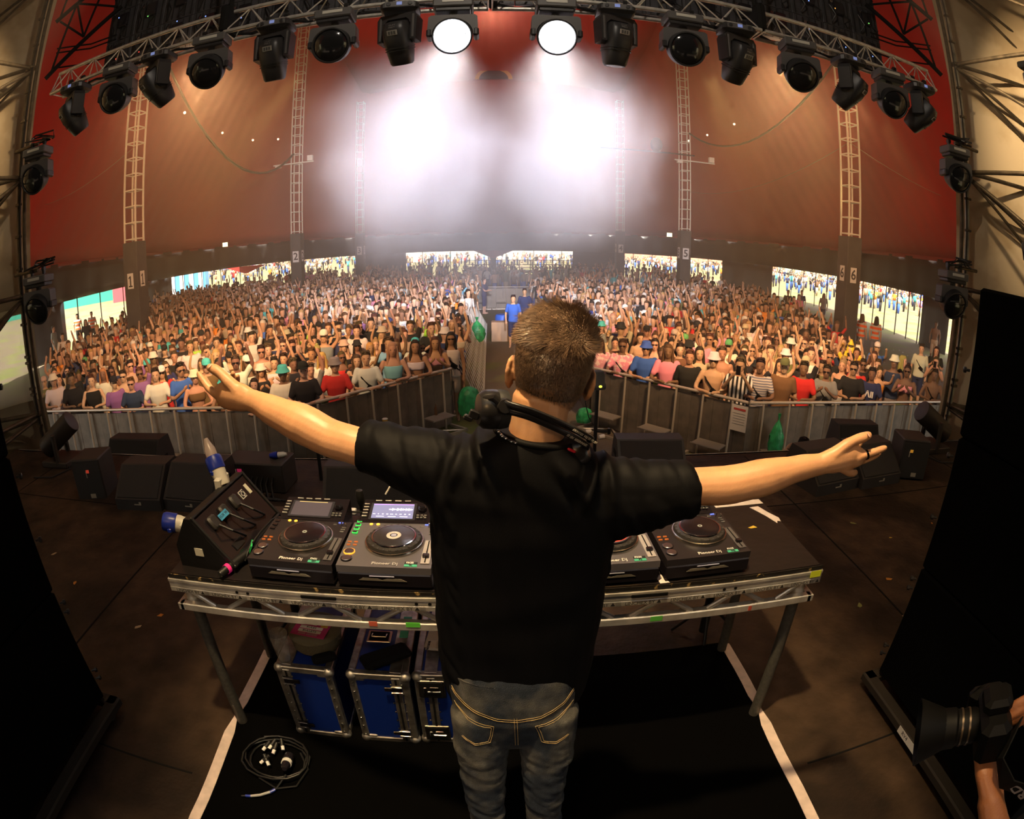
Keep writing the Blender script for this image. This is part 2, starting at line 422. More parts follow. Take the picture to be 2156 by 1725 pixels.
# haze that fills the tent
def haze():
    mb = MB(); P = [(x * .985, max(3.2, y * .985)) for x, y in PER if y > 3.0]
    mb.prism([(a, b) for a, b in P][::1], 17.0, z0=GZ + .05)
    m = bpy.data.materials.new('haze'); m.use_nodes = True; nt = m.node_tree; nt.nodes.clear()
    out = nt.nodes.new('ShaderNodeOutputMaterial'); v = nt.nodes.new('ShaderNodeVolumePrincipled')
    v.inputs['Color'].default_value = (1.0, .84, .70, 1); v.inputs['Density'].default_value = 0.0088; v.inputs['Anisotropy'].default_value = 0.15
    nt.links.new(v.outputs[0], out.inputs['Volume'])
    o = mb.build('haze', m); tag(o, 'thin smoke haze hanging in the big top over the audience', 'haze', kind='stuff')
    # denser smoke drifting in the two white beams under the truss
    for i, (c, r, lab, dn) in enumerate((((-2.0, 13.5, 4.0), (3.0, 4.4, 3.1), 'bright white smoke cloud lit by the left glowing lamp', .15), ((2.0, 13.5, 4.1), (2.6, 4.3, 2.9), 'white smoke cloud lit by the right glowing lamp', .17), ((0, 27, 2.0), (10, 10, 5.5), 'wide pale veil of smoke over the middle of the audience', .085))):
        m = bpy.data.materials.new('smoke_cloud'); m.use_nodes = True; nt = m.node_tree; nt.nodes.clear(); N = nt.nodes; L = nt.links
        out = N.new('ShaderNodeOutputMaterial'); v = N.new('ShaderNodeVolumePrincipled')
        v.inputs['Color'].default_value = (.97, .96, 1.0, 1); v.inputs['Anisotropy'].default_value = 0.0
        tc = N.new('ShaderNodeTexCoord'); ln = N.new('ShaderNodeVectorMath'); ln.operation = 'LENGTH'; L.new(tc.outputs['Object'], ln.inputs[0])
        nz = N.new('ShaderNodeTexNoise'); nz.inputs['Scale'].default_value = 2.2; nz.inputs['Detail'].default_value = 2; L.new(tc.outputs['Object'], nz.inputs['Vector'])
        a = N.new('ShaderNodeMath'); a.operation = 'MULTIPLY_ADD'; a.inputs[1].default_value = -0.7; L.new(nz.outputs['Fac'], a.inputs[0]); L.new(ln.outputs['Value'], a.inputs[2])
        mr = N.new('ShaderNodeMapRange'); mr.interpolation_type = 'SMOOTHSTEP'
        mr.inputs['From Min'].default_value = 0.60; mr.inputs['From Max'].default_value = -0.35; mr.inputs['To Min'].default_value = 0; mr.inputs['To Max'].default_value = dn
        L.new(a.outputs[0], mr.inputs['Value']); L.new(mr.outputs['Result'], v.inputs['Density']); L.new(v.outputs[0], out.inputs['Volume'])
        mb = MB(); mb.ball((0, 0, 0), 1.0, 20); o = mb.build('smoke_cloud', m, loc=c); o.scale = r
        tag(o, lab, 'smoke', kind='stuff')
haze()
BEAMC = (0.80, 0.83, 1.0)
for _x, _tx, _p in ((-0.37, -2.2, 25000), (0.58, 2.0, 25000)):
    lamp('beam_lamp', 'SPOT', (_x, 5.40, 3.98), (_tx, 13.5, 3.6), _p, BEAMC, spot_size=rad(50), spot_blend=0.9, shadow_soft_size=0.17)
cy.volume_step_rate = 4.0
cy.volume_max_steps = 32

def light_block():  # unseen walls and roof added to keep sky light off the stage
    m = mat('black_blocker', (.006, .006, .006), .9, spec=.1)
    def wall(nm, c, d, lab): mb = MB(); mb.box(c, d); tag(mb.build(nm, m), lab, kind='structure')
    wall('wall_backstage', (0, -10.3, 7), (30, .1, 17.4), 'unseen black drape added behind the stage to shut out sky light')
    wall('wall_stage_back', (0, -3.6, 2.4), (12.2, .1, 6.0), 'unseen black drape added at the back of the stage against sky light')
    wall('ceiling_stage', (0, 1.0, 8.2), (12.6, 9.4, .1), 'unseen dark roof sheet added over the stage against sky light')
light_block()
# ---------------------------------------------------------------- stage floor
BLK = mat('black_plastic', (0.010, 0.010, 0.010), rough=0.42)
BLKM = mat('black_matt', (0.006, 0.006, 0.006), rough=0.85, spec=0.15)
BLKG = mat('black_gloss', (0.012, 0.010, 0.013), rough=0.14)
RUB = mat('black_rubber', (0.02, 0.02, 0.02), rough=0.7)
ALU = mat('aluminium', (0.66, 0.63, 0.57), rough=0.36, metal=0.6, noise=(14, .22), bump=(60, .05))
ALUD = mat('dull_aluminium', (0.40, 0.38, 0.34), rough=0.5, metal=1.0, noise=(30, .3))
STEEL = mat('steel', (0.55, 0.52, 0.48), rough=0.25, metal=1.0)
SCAF = mat('scaffold_steel', (0.10, 0.075, 0.045), rough=0.5, metal=0.7, noise=(9, .4))
WHT = mat('white_print', (0.75, 0.74, 0.72), rough=0.6)
def stage():
    m = mat('stage_ply', (0.046, 0.028, 0.016), rough=0.6, spec=0.22, twocol=((0.018, 0.011, 0.007), 1.6, 0.45, 0.6), noise=(7, .35), bump=(25, .25))
    mb = MB(); mb.box((0, .3, -.05), (12.4, 9.0, .1)); o = mb.build('floor', m); tag(o, 'dark scuffed plywood stage floor', kind='structure')
    mb = MB(); mb.box((0, 4.76, -.84), (12.2, .03, 1.5)); o = mb.build('wall_stage_front', mat('skirt_cloth', (.02, .018, .016), .9)); tag(o, 'dark cloth under the front edge of the stage', kind='structure')
    mb = MB(); mb.box((0, 4.79, -.03), (12.3, .04, .06)); o = mb.build('trim_2', mat('edge_strip', (.5, .46, .38), .5)); tag(o, 'pale strip along the front edge of the stage', kind='structure')
    for x in (-4.9, -2.45, 2.45, 4.9):       # joints between the plywood sheets
        mb = MB(); mb.box((x, 2.4, .002), (.012, 4.6, .002)); tag(mb.build('trim_3', BLKM), 'dark joint line in the stage floor', kind='structure')
    for y in (1.18, 3.62):
        for s in (-1, 1): mb = MB(); mb.box((s * 3.7, y, .002), (4.8, .010, .002)); tag(mb.build('trim_3', BLKM), 'dark joint line in the stage floor', kind='structure')
    # black dance mat under the table
    mb = MB(); mb.box((0, .0, .0035), (2.38, 4.2, .005)); o = mb.build('floor_mat', mat('mat_black', (0.0010, 0.0010, 0.0010), .9, spec=.04)); tag(o, 'black floor mat the performer stands on, edged with white tape', 'mat')
    for s, lab in ((-1, 'long white tape strip along the left edge of the black floor mat'), (1, 'long white tape strip along the right edge of the black floor mat')):
        mb = MB(); vs = []; fs = []; n = 40; rnd = random.Random(5 + s)
        for i in range(n + 1):
            y = -2.0 + 4.08 * i / n; j = .006 * math.sin(i * .7 + s) if y > 1.0 else 0; w = .026 * (1 if (y < 1.2 or int(i) % 7) else .35)
            for xx, zz in ((-w, .0065), (w, .0065), (w, .0085), (-w, .0085)): vs.append((s * 1.2 + j + xx, y, zz))
        for i in range(n):
            for q in range(4): a = i * 4; fs.append((a + q, a + (q + 1) % 4, a + 4 + (q + 1) % 4, a + 4 + q))
        mb.add(vs, fs); tag(mb.build('floor_tape', mat('tape_pinkwhite', (.62, .50, .44), .6, noise=(20, .15))), lab, 'tape')
    # confetti and scraps on the boards
    rnd = random.Random(3); c = {}
    spots = [(-2.0, 2.25), (-2.1, 2.1), (-2.6, 1.75), (-2.3, 1.45), (-2.9, 2.4), (-3.4, 2.7), (-1.9, 1.2), (2.2, 2.2), (2.6, 2.4), (2.45, 2.0), (3.0, 2.9), (2.8, 3.2), (1.9, 2.75), (2.1, 3.4), (1.7, 3.1), (2.0, 1.5), (3.6, 3.0), (1.62, 2.55)]
    cols = [((.55, .22, .03), 'orange'), ((.45, .34, .2), 'tan'), ((.6, .42, .05), 'yellow'), ((.16, .17, .05), 'olive')]
    for i, (x, y) in enumerate(spots):
        cc, cn = cols[i % 4]; mb = MB(); k = rnd.randint(4, 6); sz = rnd.uniform(.02, .045)
        poly = [(sz * rnd.uniform(.5, 1) * math.cos(2 * PI * q / k), sz * rnd.uniform(.25, .6) * math.sin(2 * PI * q / k)) for q in range(k)]
        mb.prism(poly, .002); o = mb.build('paper_scrap', mat('scrap_' + cn, cc, .8), loc=(x, y, .001), rot=(0, 0, rnd.uniform(0, 3)))
        side = 'left' if x < 0 else 'right'
        tag(o, '%s paper scrap on the bare boards %s of the table' % (cn, side), 'scrap', '%s paper scraps on the boards %s of the table' % (cn, side))
stage()

# ---------------------------------------------------------------- performance table
TZ = 0.866
def dj_table():
    t = empty('dj_table', (0, 1.8, 0)); tag(t, 'aluminium truss staging table with black scuffed top carrying the decks', 'table')
    def P(mb, name, m, **k): o = mb.build(name, m, t, **k); o.location = (0, -1.8, 0); return o
    top = mat('deck_ply', (0.010, 0.008, 0.008), rough=0.38, spec=.5, twocol=((.03, .02, .012), 5, .62, .75), bump=(8, .15))
    X0, X1, Y0, Y1 = -1.22, 1.22, 1.505, 2.10
    mb = MB(); rnd = random.Random(8)
    mb.box((0, (Y0 + Y1) / 2, TZ - .010), (X1 - X0 - .02, Y1 - Y0 - .01, .020))
    P(mb, 'tabletop', top)
    mb = MB(); mb.box((0, Y0 - .002, TZ - .009), (X1 - X0, .003, .018))
    P(mb, 'chipped_edge', mat('chip_yellow', (.010, .008, .006), .6, twocol=((.40, .27, .10), 34, .60, .66)))
    mb = MB()
    for (a, b) in (((X0, Y0 - .002), (X1, Y0 - .002)), ((X0, Y1), (X1, Y1)), ((X0, Y0), (X0, Y1)), ((X1, Y0), (X1, Y1))):
        cx, cy_ = (a[0] + b[0]) / 2, (a[1] + b[1]) / 2; dx, dy = abs(b[0] - a[0]) + .01, abs(b[1] - a[1]) + .01
        for z, h, th in ((TZ - .026, .012, .014), (TZ - .044, .022, .008), (TZ - .066, .020, .012)): mb.box((cx, cy_, z), (max(dx, th), max(dy, th), h), bev=.001)
    P(mb, 'edge_rail', ALU)
    for x in (-.92, -.875, -.26, -.215, .80, .845): mb = MB(); mb.cyl((x, Y0 - .009, TZ - .045), (x, Y0 - .002, TZ - .045), .006, n=10); P(mb, 'bolt_hole', BLKM)
    for x in (-.60, .52): mb = MB(); mb.box((x, Y0 - .009, TZ - .036), (.13, .006, .014), bev=.002); P(mb, 'rail_slot', BLKM)
    # printed marks along the rail
    pr = mat('black_print', (.015, .015, .015), .7)
    for i in range(15):
        x = -1.12 + .163 * i
        if -.16 < x < .22: continue
        M = Matrix.Translation((x, Y0 - .0102 + 0, TZ - .066)) @ Matrix.Rotation(PI / 2, 4, 'X'); M = Matrix.Translation((0, -1.8, 0)) @ M
        text_obj('rail_print', 'LINCHEX BY \u25b2\u2592', .019, M, pr, t, extrude=.0002)
    # square bottom frame and diagonals on all four sides
    mb = MB(); zb = .715; q = .012
    for (cx, cy_, dx, dy) in ((0, Y0 + .01, 2.42, .03), (0, Y1 - .01, 2.42, .03), (X0 + .015, 1.8, .03, .60), (X1 - .015, 1.8, .03, .60)): mb.box((cx, cy_, zb), (dx, dy, .032), bev=.003)
    P(mb, 'bottom_frame', ALU)
    zt = TZ - .078
    for y in (Y0 + .01, Y1 - .01):
        xs = [-1.16 + .1450 * k for k in range(17)]
        for k in range(16):
            a, b = xs[k], xs[k + 1]
            if k % 2 == 0: p0 = (a + .02, y, zt); p1 = (b - .03, y, zb + .014)
            else: p0 = (a + .03, y, zb + .014); p1 = (b - .02, y, zt)
            mb = MB(); mb.cyl(p0, p1, .0095, n=10); P(mb, 'truss_diagonal', ALU, smooth=True)
    for x in (X0 + .015, X1 - .015):
        mb = MB(); mb.cyl((x, Y0 + .05, zt), (x, 1.8, zb + .014), .0095, n=10); mb.cyl((x, 1.8, zb + .014), (x, Y1 - .05, zt), .0095, n=10); P(mb, 'end_brace', ALU, smooth=True)
    for x in (-1.165, 1.165):
        for y in (1.555, 2.045):
            mb = MB(); mb.cyl((x, y, zb - .03), (x, y, zt), .030, n=18); P(mb, 'leg_socket', ALU, smooth=True)
            mb = MB(); mb.cyl((x, y, .0), (x, y, zb + .05), .0245, n=18); P(mb, 'leg', mat('leg_grey', (.12, .115, .10), .5, metal=.5, noise=(60, .2)), smooth=True)
    # bits of coloured tape stuck to the frame
    for (x, z, w, c, n) in ((.56, zb + .004, .045, (.10, .45, .06), 'green'), (.93, zb, .014, (.5, .08, .05), 'red'), (1.19, TZ - .03, .05, (.62, .72, .03), 'yellow'), (-.42, zb + .010, .03, (.6, .12, .07), 'orange'), (-.28, zb + .012, .05, (.12, .6, .06), 'bright green')):
        mb = MB(); mb.box((x, Y0 - .012 if z > .8 else Y0 - .0055, z), (w, .002, .022 if z < .8 else .03), bev=.001); o = P(mb, 'tape_patch', mat('tape_' + n.replace(' ', '_'), c, .6)); o['label'] = n + ' tape patch'
dj_table()
# white tape strips and scraps on the table top
def table_bits():
    def flat(name, poly, z, m, lab, cat, h=.0015):
        mb = MB(); mb.prism(poly, h, z0=z); tag(mb.build(name, m), lab, cat)
    wt = mat('white_tape', (.66, .58, .56), .7, noise=(30, .08))
    flat('tape_strip', [(.96, 2.035), (1.205, 2.045), (1.20, 2.088), (.96, 2.085)], TZ + .0005, wt, 'straight white tape strip on the far right corner of the table', 'tape')
    flat('tape_strip', [(1.12, 2.015), (1.165, 2.02), (1.19, 1.95), (1.215, 1.90), (1.21, 1.865), (1.195, 1.875), (1.185, 1.855), (1.16, 1.93)], TZ + .0005, wt, 'crumpled white tape strip near the right edge of the table', 'tape')
    flat('paper_scrap', [(1.035, 1.84), (1.065, 1.852), (1.075, 1.835), (1.045, 1.832)], TZ + .0005, mat('scrap_yellow', (.6, .42, .05), .7), 'small yellow scrap on the black table top right of the decks', 'scrap')
    flat('tape_strip', [(.555, 1.508), (.59, 1.508), (.575, 1.56), (.55, 1.56)], TZ + .0005, wt, 'short white tape tab at the front edge of the table between the right decks', 'tape')
table_bits()

# ---------------------------------------------------------------- media players
def each(items, name, m, parent, M=None, shape=None, smooth=False):
    for it in items:
        mb = MB()
        if M is not None: mb.M = M
        shape(mb, it); mb.build(name, m, parent, smooth=smooth)
def sticker_mats(): return mat('sticker_black', (.02, .02, .02), .5), mat('sticker_teal', (.07, .45, .30), .5)
def player(loc, rz, label, silver=False, screen='dark', disc='black', code='GD', print_col=WHT, cue_ring=False):
    r = empty('media_player', loc, (0, 0, rz)); tag(r, label, 'DJ media player', 'media players on the table')
    body = mat('player_silver', (.19, .18, .20), .35, metal=.5) if silver else mat('player_black', (.022, .019, .022), .30)
    panel = body; w, d = .320, .415; y0, y1 = -d / 2, d / 2
    mb = MB(); mb.box((0, 0, .034), (w, d, .052), bev=.004); mb.build('body', BLKG, r)
    mb = MB(); prof = [(y0 + .004, .060), (y0 + .004, .086), (y1 - .125, .094), (y1 - .125, .060)]
    vs = [(-w / 2, y, z) for y, z in prof] + [(w / 2, y, z) for y, z in prof]; mb.add(vs, [(0, 1, 2, 3), (7, 6, 5, 4), (0, 4, 5, 1), (1, 5, 6, 2), (2, 6, 7, 3), (3, 7, 4, 0)]); mb.build('top_plate', panel, r)
    # tilted display housing
    mb = MB(); prof = [(y1 - .125, .060), (y1 - .125, .096), (y1 - .004, .130), (y1 - .002, .060)]
    vs = [(-w / 2 + .02, y, z) for y, z in prof] + [(w / 2 - .035, y, z) for y, z in prof]; mb.add(vs, [(0, 1, 2, 3), (7, 6, 5, 4), (0, 4, 5, 1), (1, 5, 6, 2), (2, 6, 7, 3), (3, 7, 4, 0)]); hs = mb.build('display_housing', BLKG, r)
    T = Matrix.Translation((-.02, y1 - .068, .1135)) @ Matrix.Rotation(math.atan2(.034, .121), 4, 'X')
    mb = MB(); mb.M = T; mb.box((0, 0, .0), (.178, .092, .004)); mb.build('screen_bezel', mat('bezel', (.03, .03, .04), .2), r)
    sc = mat('screen_lit', (.10, .10, .16), .2, emit=(.50, .50, .85), estr=.55) if screen == 'lit' else mat('screen_dark', (.06, .05, .06), .15, emit=(.35, .28, .30), estr=.16)
    mb = MB(); mb.M = T; mb.box((0, 0, .0025), (.158, .078, .002)); mb.build('screen', sc, r)
    if screen == 'lit':
        mb = MB(); mb.M = T; rnd = random.Random(4)
        for i in range(46): mb.box((-.015 + i * .002, .008, .0042), (.0012, rnd.uniform(.003, .016), .0006))
        for i in range(9): mb.box((-.07 + i * .017, -.018, .0042), (rnd.uniform(.004, .012), rnd.uniform(.003, .006), .0006))
        for i in range(3): mb.box((-.045 + i * .045, -.031, .0042), (.03, .003, .0006))
        mb.build('screen_graphics', mat('screen_white', (.7, .7, .8), .4, emit=(.75, .78, 1.0), estr=.9), r)
        mb = MB(); mb.M = T; mb.box((0, .035, .0042), (.156, .005, .0006)); mb.build('screen_bar', mat('screen_violet', (.3, .2, .5), .4, emit=(.45, .30, .9), estr=.8), r)
    else:
        mb = MB(); mb.M = T; mb.box((0, .037, .0042), (.12, .0035, .0006)); mb.build('screen_bar', mat('screen_amber', (.4, .3, .1), .4, emit=(.8, .62, .3), estr=.5), r)
    # buttons round the screen
    pb = mat('pale_button', (.35, .34, .33), .5); gb = mat('grey_button', (.12, .12, .12), .5)
    each(range(5), 'menu_button', pb, r, T, lambda b, i: b.box((-.106, .036 - i * .0165, .003), (.020, .006, .006), bev=.001))
    each(range(4), 'menu_button', pb, r, Matrix.Translation((-.02, y1 - .012, .1295)) @ Matrix.Rotation(math.atan2(.034, .121), 4, 'X'), lambda b, i: b.box((-.063 + i * .038, 0, .002), (.025, .0055, .004), bev=.001))
    mb = MB(); mb.M = T; mb.lathe([(.016, 0), (.016, .012), (.0135, .016), (.011, .022), (.004, .0225)], (.112, .012, 0), n=20); mb.build('rotary_knob', BLKG, r, smooth=True)
    each(((.098, -.022), (.112, -.022), (.126, -.022), (.098, -.034), (.112, -.034), (.126, -.034)), 'browse_button', gb, r, T, lambda b, p: b.box((p[0], p[1], .004), (.010, .007, .005), bev=.001))
    # jog wheel
    jz = .090; jx, jy = .015, -.045; R = .103
    mb = MB(); mb.lathe([(R + .002, -.006), (R + .002, .006), (R, .010), (R - .004, .011), (R - .0042, .004)], (jx, jy, jz), n=64); mb.build('jog_surround', STEEL, r, smooth=True)
    mb = MB(); mb.lathe([(R - .006, .000), (R - .006, .012), (R - .010, .019), (.080, .023), (.079, .010)], (jx, jy, jz), n=64)
    for i in range(24):
        a = 2 * PI * i / 24; mb.ball((jx + .0885 * math.cos(a), jy + .0885 * math.sin(a), jz + .020), (.0068, .0068, .0025), n=8)
    jw = mb.build('jog_ring', mat('jog_ring', (.03, .028, .028), .35), r, smooth=True)
    mb = MB(); mb.lathe([(.0795, .018), (.0795, .0245), (.0785, .0262), (.0735, .0270), (.0730, .022)], (jx, jy, jz), n=64); mb.build('jog_rim', mat('chrome', (.75, .73, .78), .12, metal=1), r, smooth=True)
    dm = {'black': mat('disc_black', (.012, .009, .012), .18), 'silver': mat('disc_silver', (.08, .075, .085), .20, metal=.6), 'red': mat('disc_grey', (.13, .11, .15), .3)}[disc]
    mb = MB(); mb.lathe([(.0735, .018), (.0735, .0262), (.0700, .0272), (.0005, .0276)], (jx, jy, jz), n=64); mb.build('jog_disc', dm, r, smooth=True, angle=80)
    if disc == 'silver':
        mb = MB(); mb.lathe([(.026, .0272), (.026, .0282), (.0135, .0286), (.0135, .0272)], (jx, jy, jz), n=40, closed=True); mb.build('jog_label_ring', mat('pale_ring', (.55, .54, .53), .4), r)
        mb = MB(); mb.lathe([(.010, .0272), (.010, .0286), (.0005, .0287)], (jx, jy, jz), n=30); mb.build('jog_display', mat('jog_display', (.3, .3, .36), .3, emit=(.4, .4, .55), estr=.25), r)
    elif disc == 'red':
        mb = MB(); mb.lathe([(.068, .0266), (.068, .0280), (.064, .0280), (.064, .0266)], (jx, jy, jz), n=60, closed=True); mb.build('jog_light_ring', mat('red_glow', (.6, .03, .02), .4, emit=(1, .06, .02), estr=1.2), r)
    else:
        for rr in (.0085, .0055): mb = MB(); mb.lathe([(rr, .0270), (rr, .0284), (rr - .0012, .0284), (rr - .0012, .0270)], (jx, jy, jz), n=24, closed=True); mb.build('jog_center_mark', mat('pale_ring', (.55, .54, .53), .4), r)
    # transport buttons
    for k, (y, nm) in enumerate(((-.118, 'cue_button'), (-.162, 'play_button'))):
        nm2 = ('cue_button', 'play_button')[1 - k]
        mb = MB(); mb.lathe([(.0175, 0), (.0175, .006), (.0160, .0075), (.0005, .0078)], (-.132, y, .086), n=30); mb.build(nm2, mat('brushed_disc', (.62, .61, .62), .28, metal=1), r, smooth=True)
        lit = cue_ring and k == 0
        mb = MB(); mb.lathe([(.0205, 0), (.0205, .005), (.0180, .006), (.0180, 0)], (-.132, y, .086), n=30, closed=True); mb.build('button_ring', mat('orange_glow', (.8, .3, .02), .4, emit=(1, .36, .03), estr=1.4) if lit else BLKG, r)
    each(((-.145, -.055), (-.122, -.055), (-.145, -.075), (-.122, -.075)), 'search_button', mat('orange_dim', (.35, .10, .02), .5, emit=(.6, .14, .02), estr=.25), r, None, lambda b, p: b.box((p[0], p[1], .091), (.014, .007, .005), bev=.001))
    hot = cue_ring
    each(range(4), 'hot_cue_button', BLKG if not hot else mat('green_frame', (.02, .5, .05), .5, emit=(.05, 1, .12), estr=.9), r, None, lambda b, i: b.box((-.140, .090 - i * .028, .0955), (.020, .013, .004), bev=.001))
    if hot: each(range(4), 'hot_cue_cap', BLK, r, None, lambda b, i: b.box((-.140, .090 - i * .028, .0980), (.015, .009, .002)))
    each((-.092, -.066), 'loop_button', mat('amber_glow', (.9, .45, .05), .4, emit=(1, .50, .06), estr=1.3), r, None, lambda b, x: b.lathe([(.0068, 0), (.0068, .004), (.0005, .005)], (x, .072, .092), n=16))
    # pitch fader
    mb = MB(); mb.box((.137, -.105, .0895), (.030, .150, .003), bev=.001); mb.build('pitch_slot', mat('pitch_slot', (.10, .095, .10), .4) if not silver else mat('pitch_slot_silver', (.4, .38, .4), .4), r)
    mb = MB(); mb.box((.137, -.105, .0912), (.004, .14, .002)); mb.build('pitch_groove', BLKM, r)
    mb = MB(); mb.box((.137, -.140, .096), (.022, .017, .012), bev=.002); mb.build('pitch_fader', BLKG, r)
    each(((.139, .01), (.139, .026), (.139, .042), (.100, .062)), 'tempo_button', gb, r, None, lambda b, p: b.box((p[0], p[1], .094), (.016, .006, .004), bev=.001))
    mb = MB(); mb.box((.118, .074, .0955), (.018, .006, .003), bev=.001); mb.build('blue_indicator', mat('blue_glow', (.1, .15, .8), .4, emit=(.15, .22, 1.0), estr=1.2), r)
    each((((.126, .058, .093), (.128, .056, .112)), ((.145, .052, .093), (.145, .048, .108))), 'toggle_lever', STEEL, r, None, lambda b, p: b.cyl(p[0], p[1], .003, n=8))
    # front: highlight line painted on the slot, grey shape painted as a reflection
    mb = MB(); mb.box((-.005, y0 - .001, .052), (.085, .003, .004), bev=.001); mb.build('disc_slot_highlight', mat('slot_highlight', (.7, .65, .8), .2, metal=.6), r)
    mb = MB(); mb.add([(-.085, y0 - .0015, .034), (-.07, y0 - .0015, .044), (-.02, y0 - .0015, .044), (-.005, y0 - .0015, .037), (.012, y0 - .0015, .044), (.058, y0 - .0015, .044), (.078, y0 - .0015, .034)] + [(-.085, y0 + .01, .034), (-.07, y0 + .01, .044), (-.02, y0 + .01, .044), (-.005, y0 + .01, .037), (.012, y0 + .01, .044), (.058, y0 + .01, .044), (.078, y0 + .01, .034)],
        [tuple(range(7)), tuple(range(13, 6, -1))] + [(i, 7 + i, 7 + (i + 1) % 7, (i + 1) % 7) for i in range(7)]); mb.build('front_reflection', mat('reflection_grey', (.16, .145, .12), .6), r)
    each(((-.12, y0 + .035), (.12, y0 + .035), (-.12, y1 - .035), (.12, y1 - .035)), 'foot', RUB, r, None, lambda b, p: b.cyl((p[0], p[1], 0), (p[0], p[1], .010), .016, n=14))
    # lettering and stickers
    zt = .0865; Mx = Matrix.Translation((.004, y0 + .0235, zt + .002)) @ Matrix.Rotation(.04, 4, 'X')
    text_obj('lettering', 'Pioneer Dj', .0205, Mx, print_col, r, bold=.0003)
    bs, ts = sticker_mats()
    mb = MB(); mb.box((.092, y0 + .0305, zt + .0018), (.042, .014, .0015)); mb.build('sticker', bs, r)
    mb = MB(); mb.box((.092, y0 + .0165, zt + .0012), (.042, .0135, .0015)); st = mb.build('sticker', ts, r)
    text_obj('lettering', 'FX\u2162', .013, Matrix.Translation((.088, y0 + .0305, zt + .003)) @ Matrix.Rotation(.04, 4, 'X'), WHT, r, bold=.0003)
    text_obj('lettering', code, .0115, Matrix.Translation((.092, y0 + .0165, zt + .0025)) @ Matrix.Rotation(.04, 4, 'X'), mat('black_print', (.015, .015, .015), .7), r, bold=.0003)
    return r
PZ = TZ + .001
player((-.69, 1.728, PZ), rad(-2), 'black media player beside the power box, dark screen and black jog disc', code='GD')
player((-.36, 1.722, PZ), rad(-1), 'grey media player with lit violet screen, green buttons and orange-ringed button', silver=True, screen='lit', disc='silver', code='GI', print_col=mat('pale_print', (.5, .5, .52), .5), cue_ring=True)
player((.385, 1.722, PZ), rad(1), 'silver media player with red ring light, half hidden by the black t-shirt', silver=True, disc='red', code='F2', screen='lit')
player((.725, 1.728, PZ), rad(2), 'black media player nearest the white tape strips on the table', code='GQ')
# mixer, hidden behind the performer's back but part of the rig
def mixer():
    r = empty('dj_mixer', (.012, 1.735, PZ)); tag(r, 'black mixer in the middle of the table between the players', 'mixer')
    mb = MB(); mb.box((0, 0, .058), (.325, .40, .092), bev=.004); mb.build('body', BLKG, r)
    rnd = random.Random(2)
    for i in range(4):
        for j in range(5):
            mb = MB(); mb.lathe([(.009, 0), (.009, .012), (.007, .016), (.0005, .0165)], (-.10 + i * .052, .15 - j * .045, .104), n=14); mb.build('knob', BLK, r, smooth=True)
        mb = MB(); mb.box((-.10 + i * .052, -.11, .108), (.018, .012, .012), bev=.002); mb.build('fader', mat('pale_button', (.35, .34, .33), .5), r)
mixer()
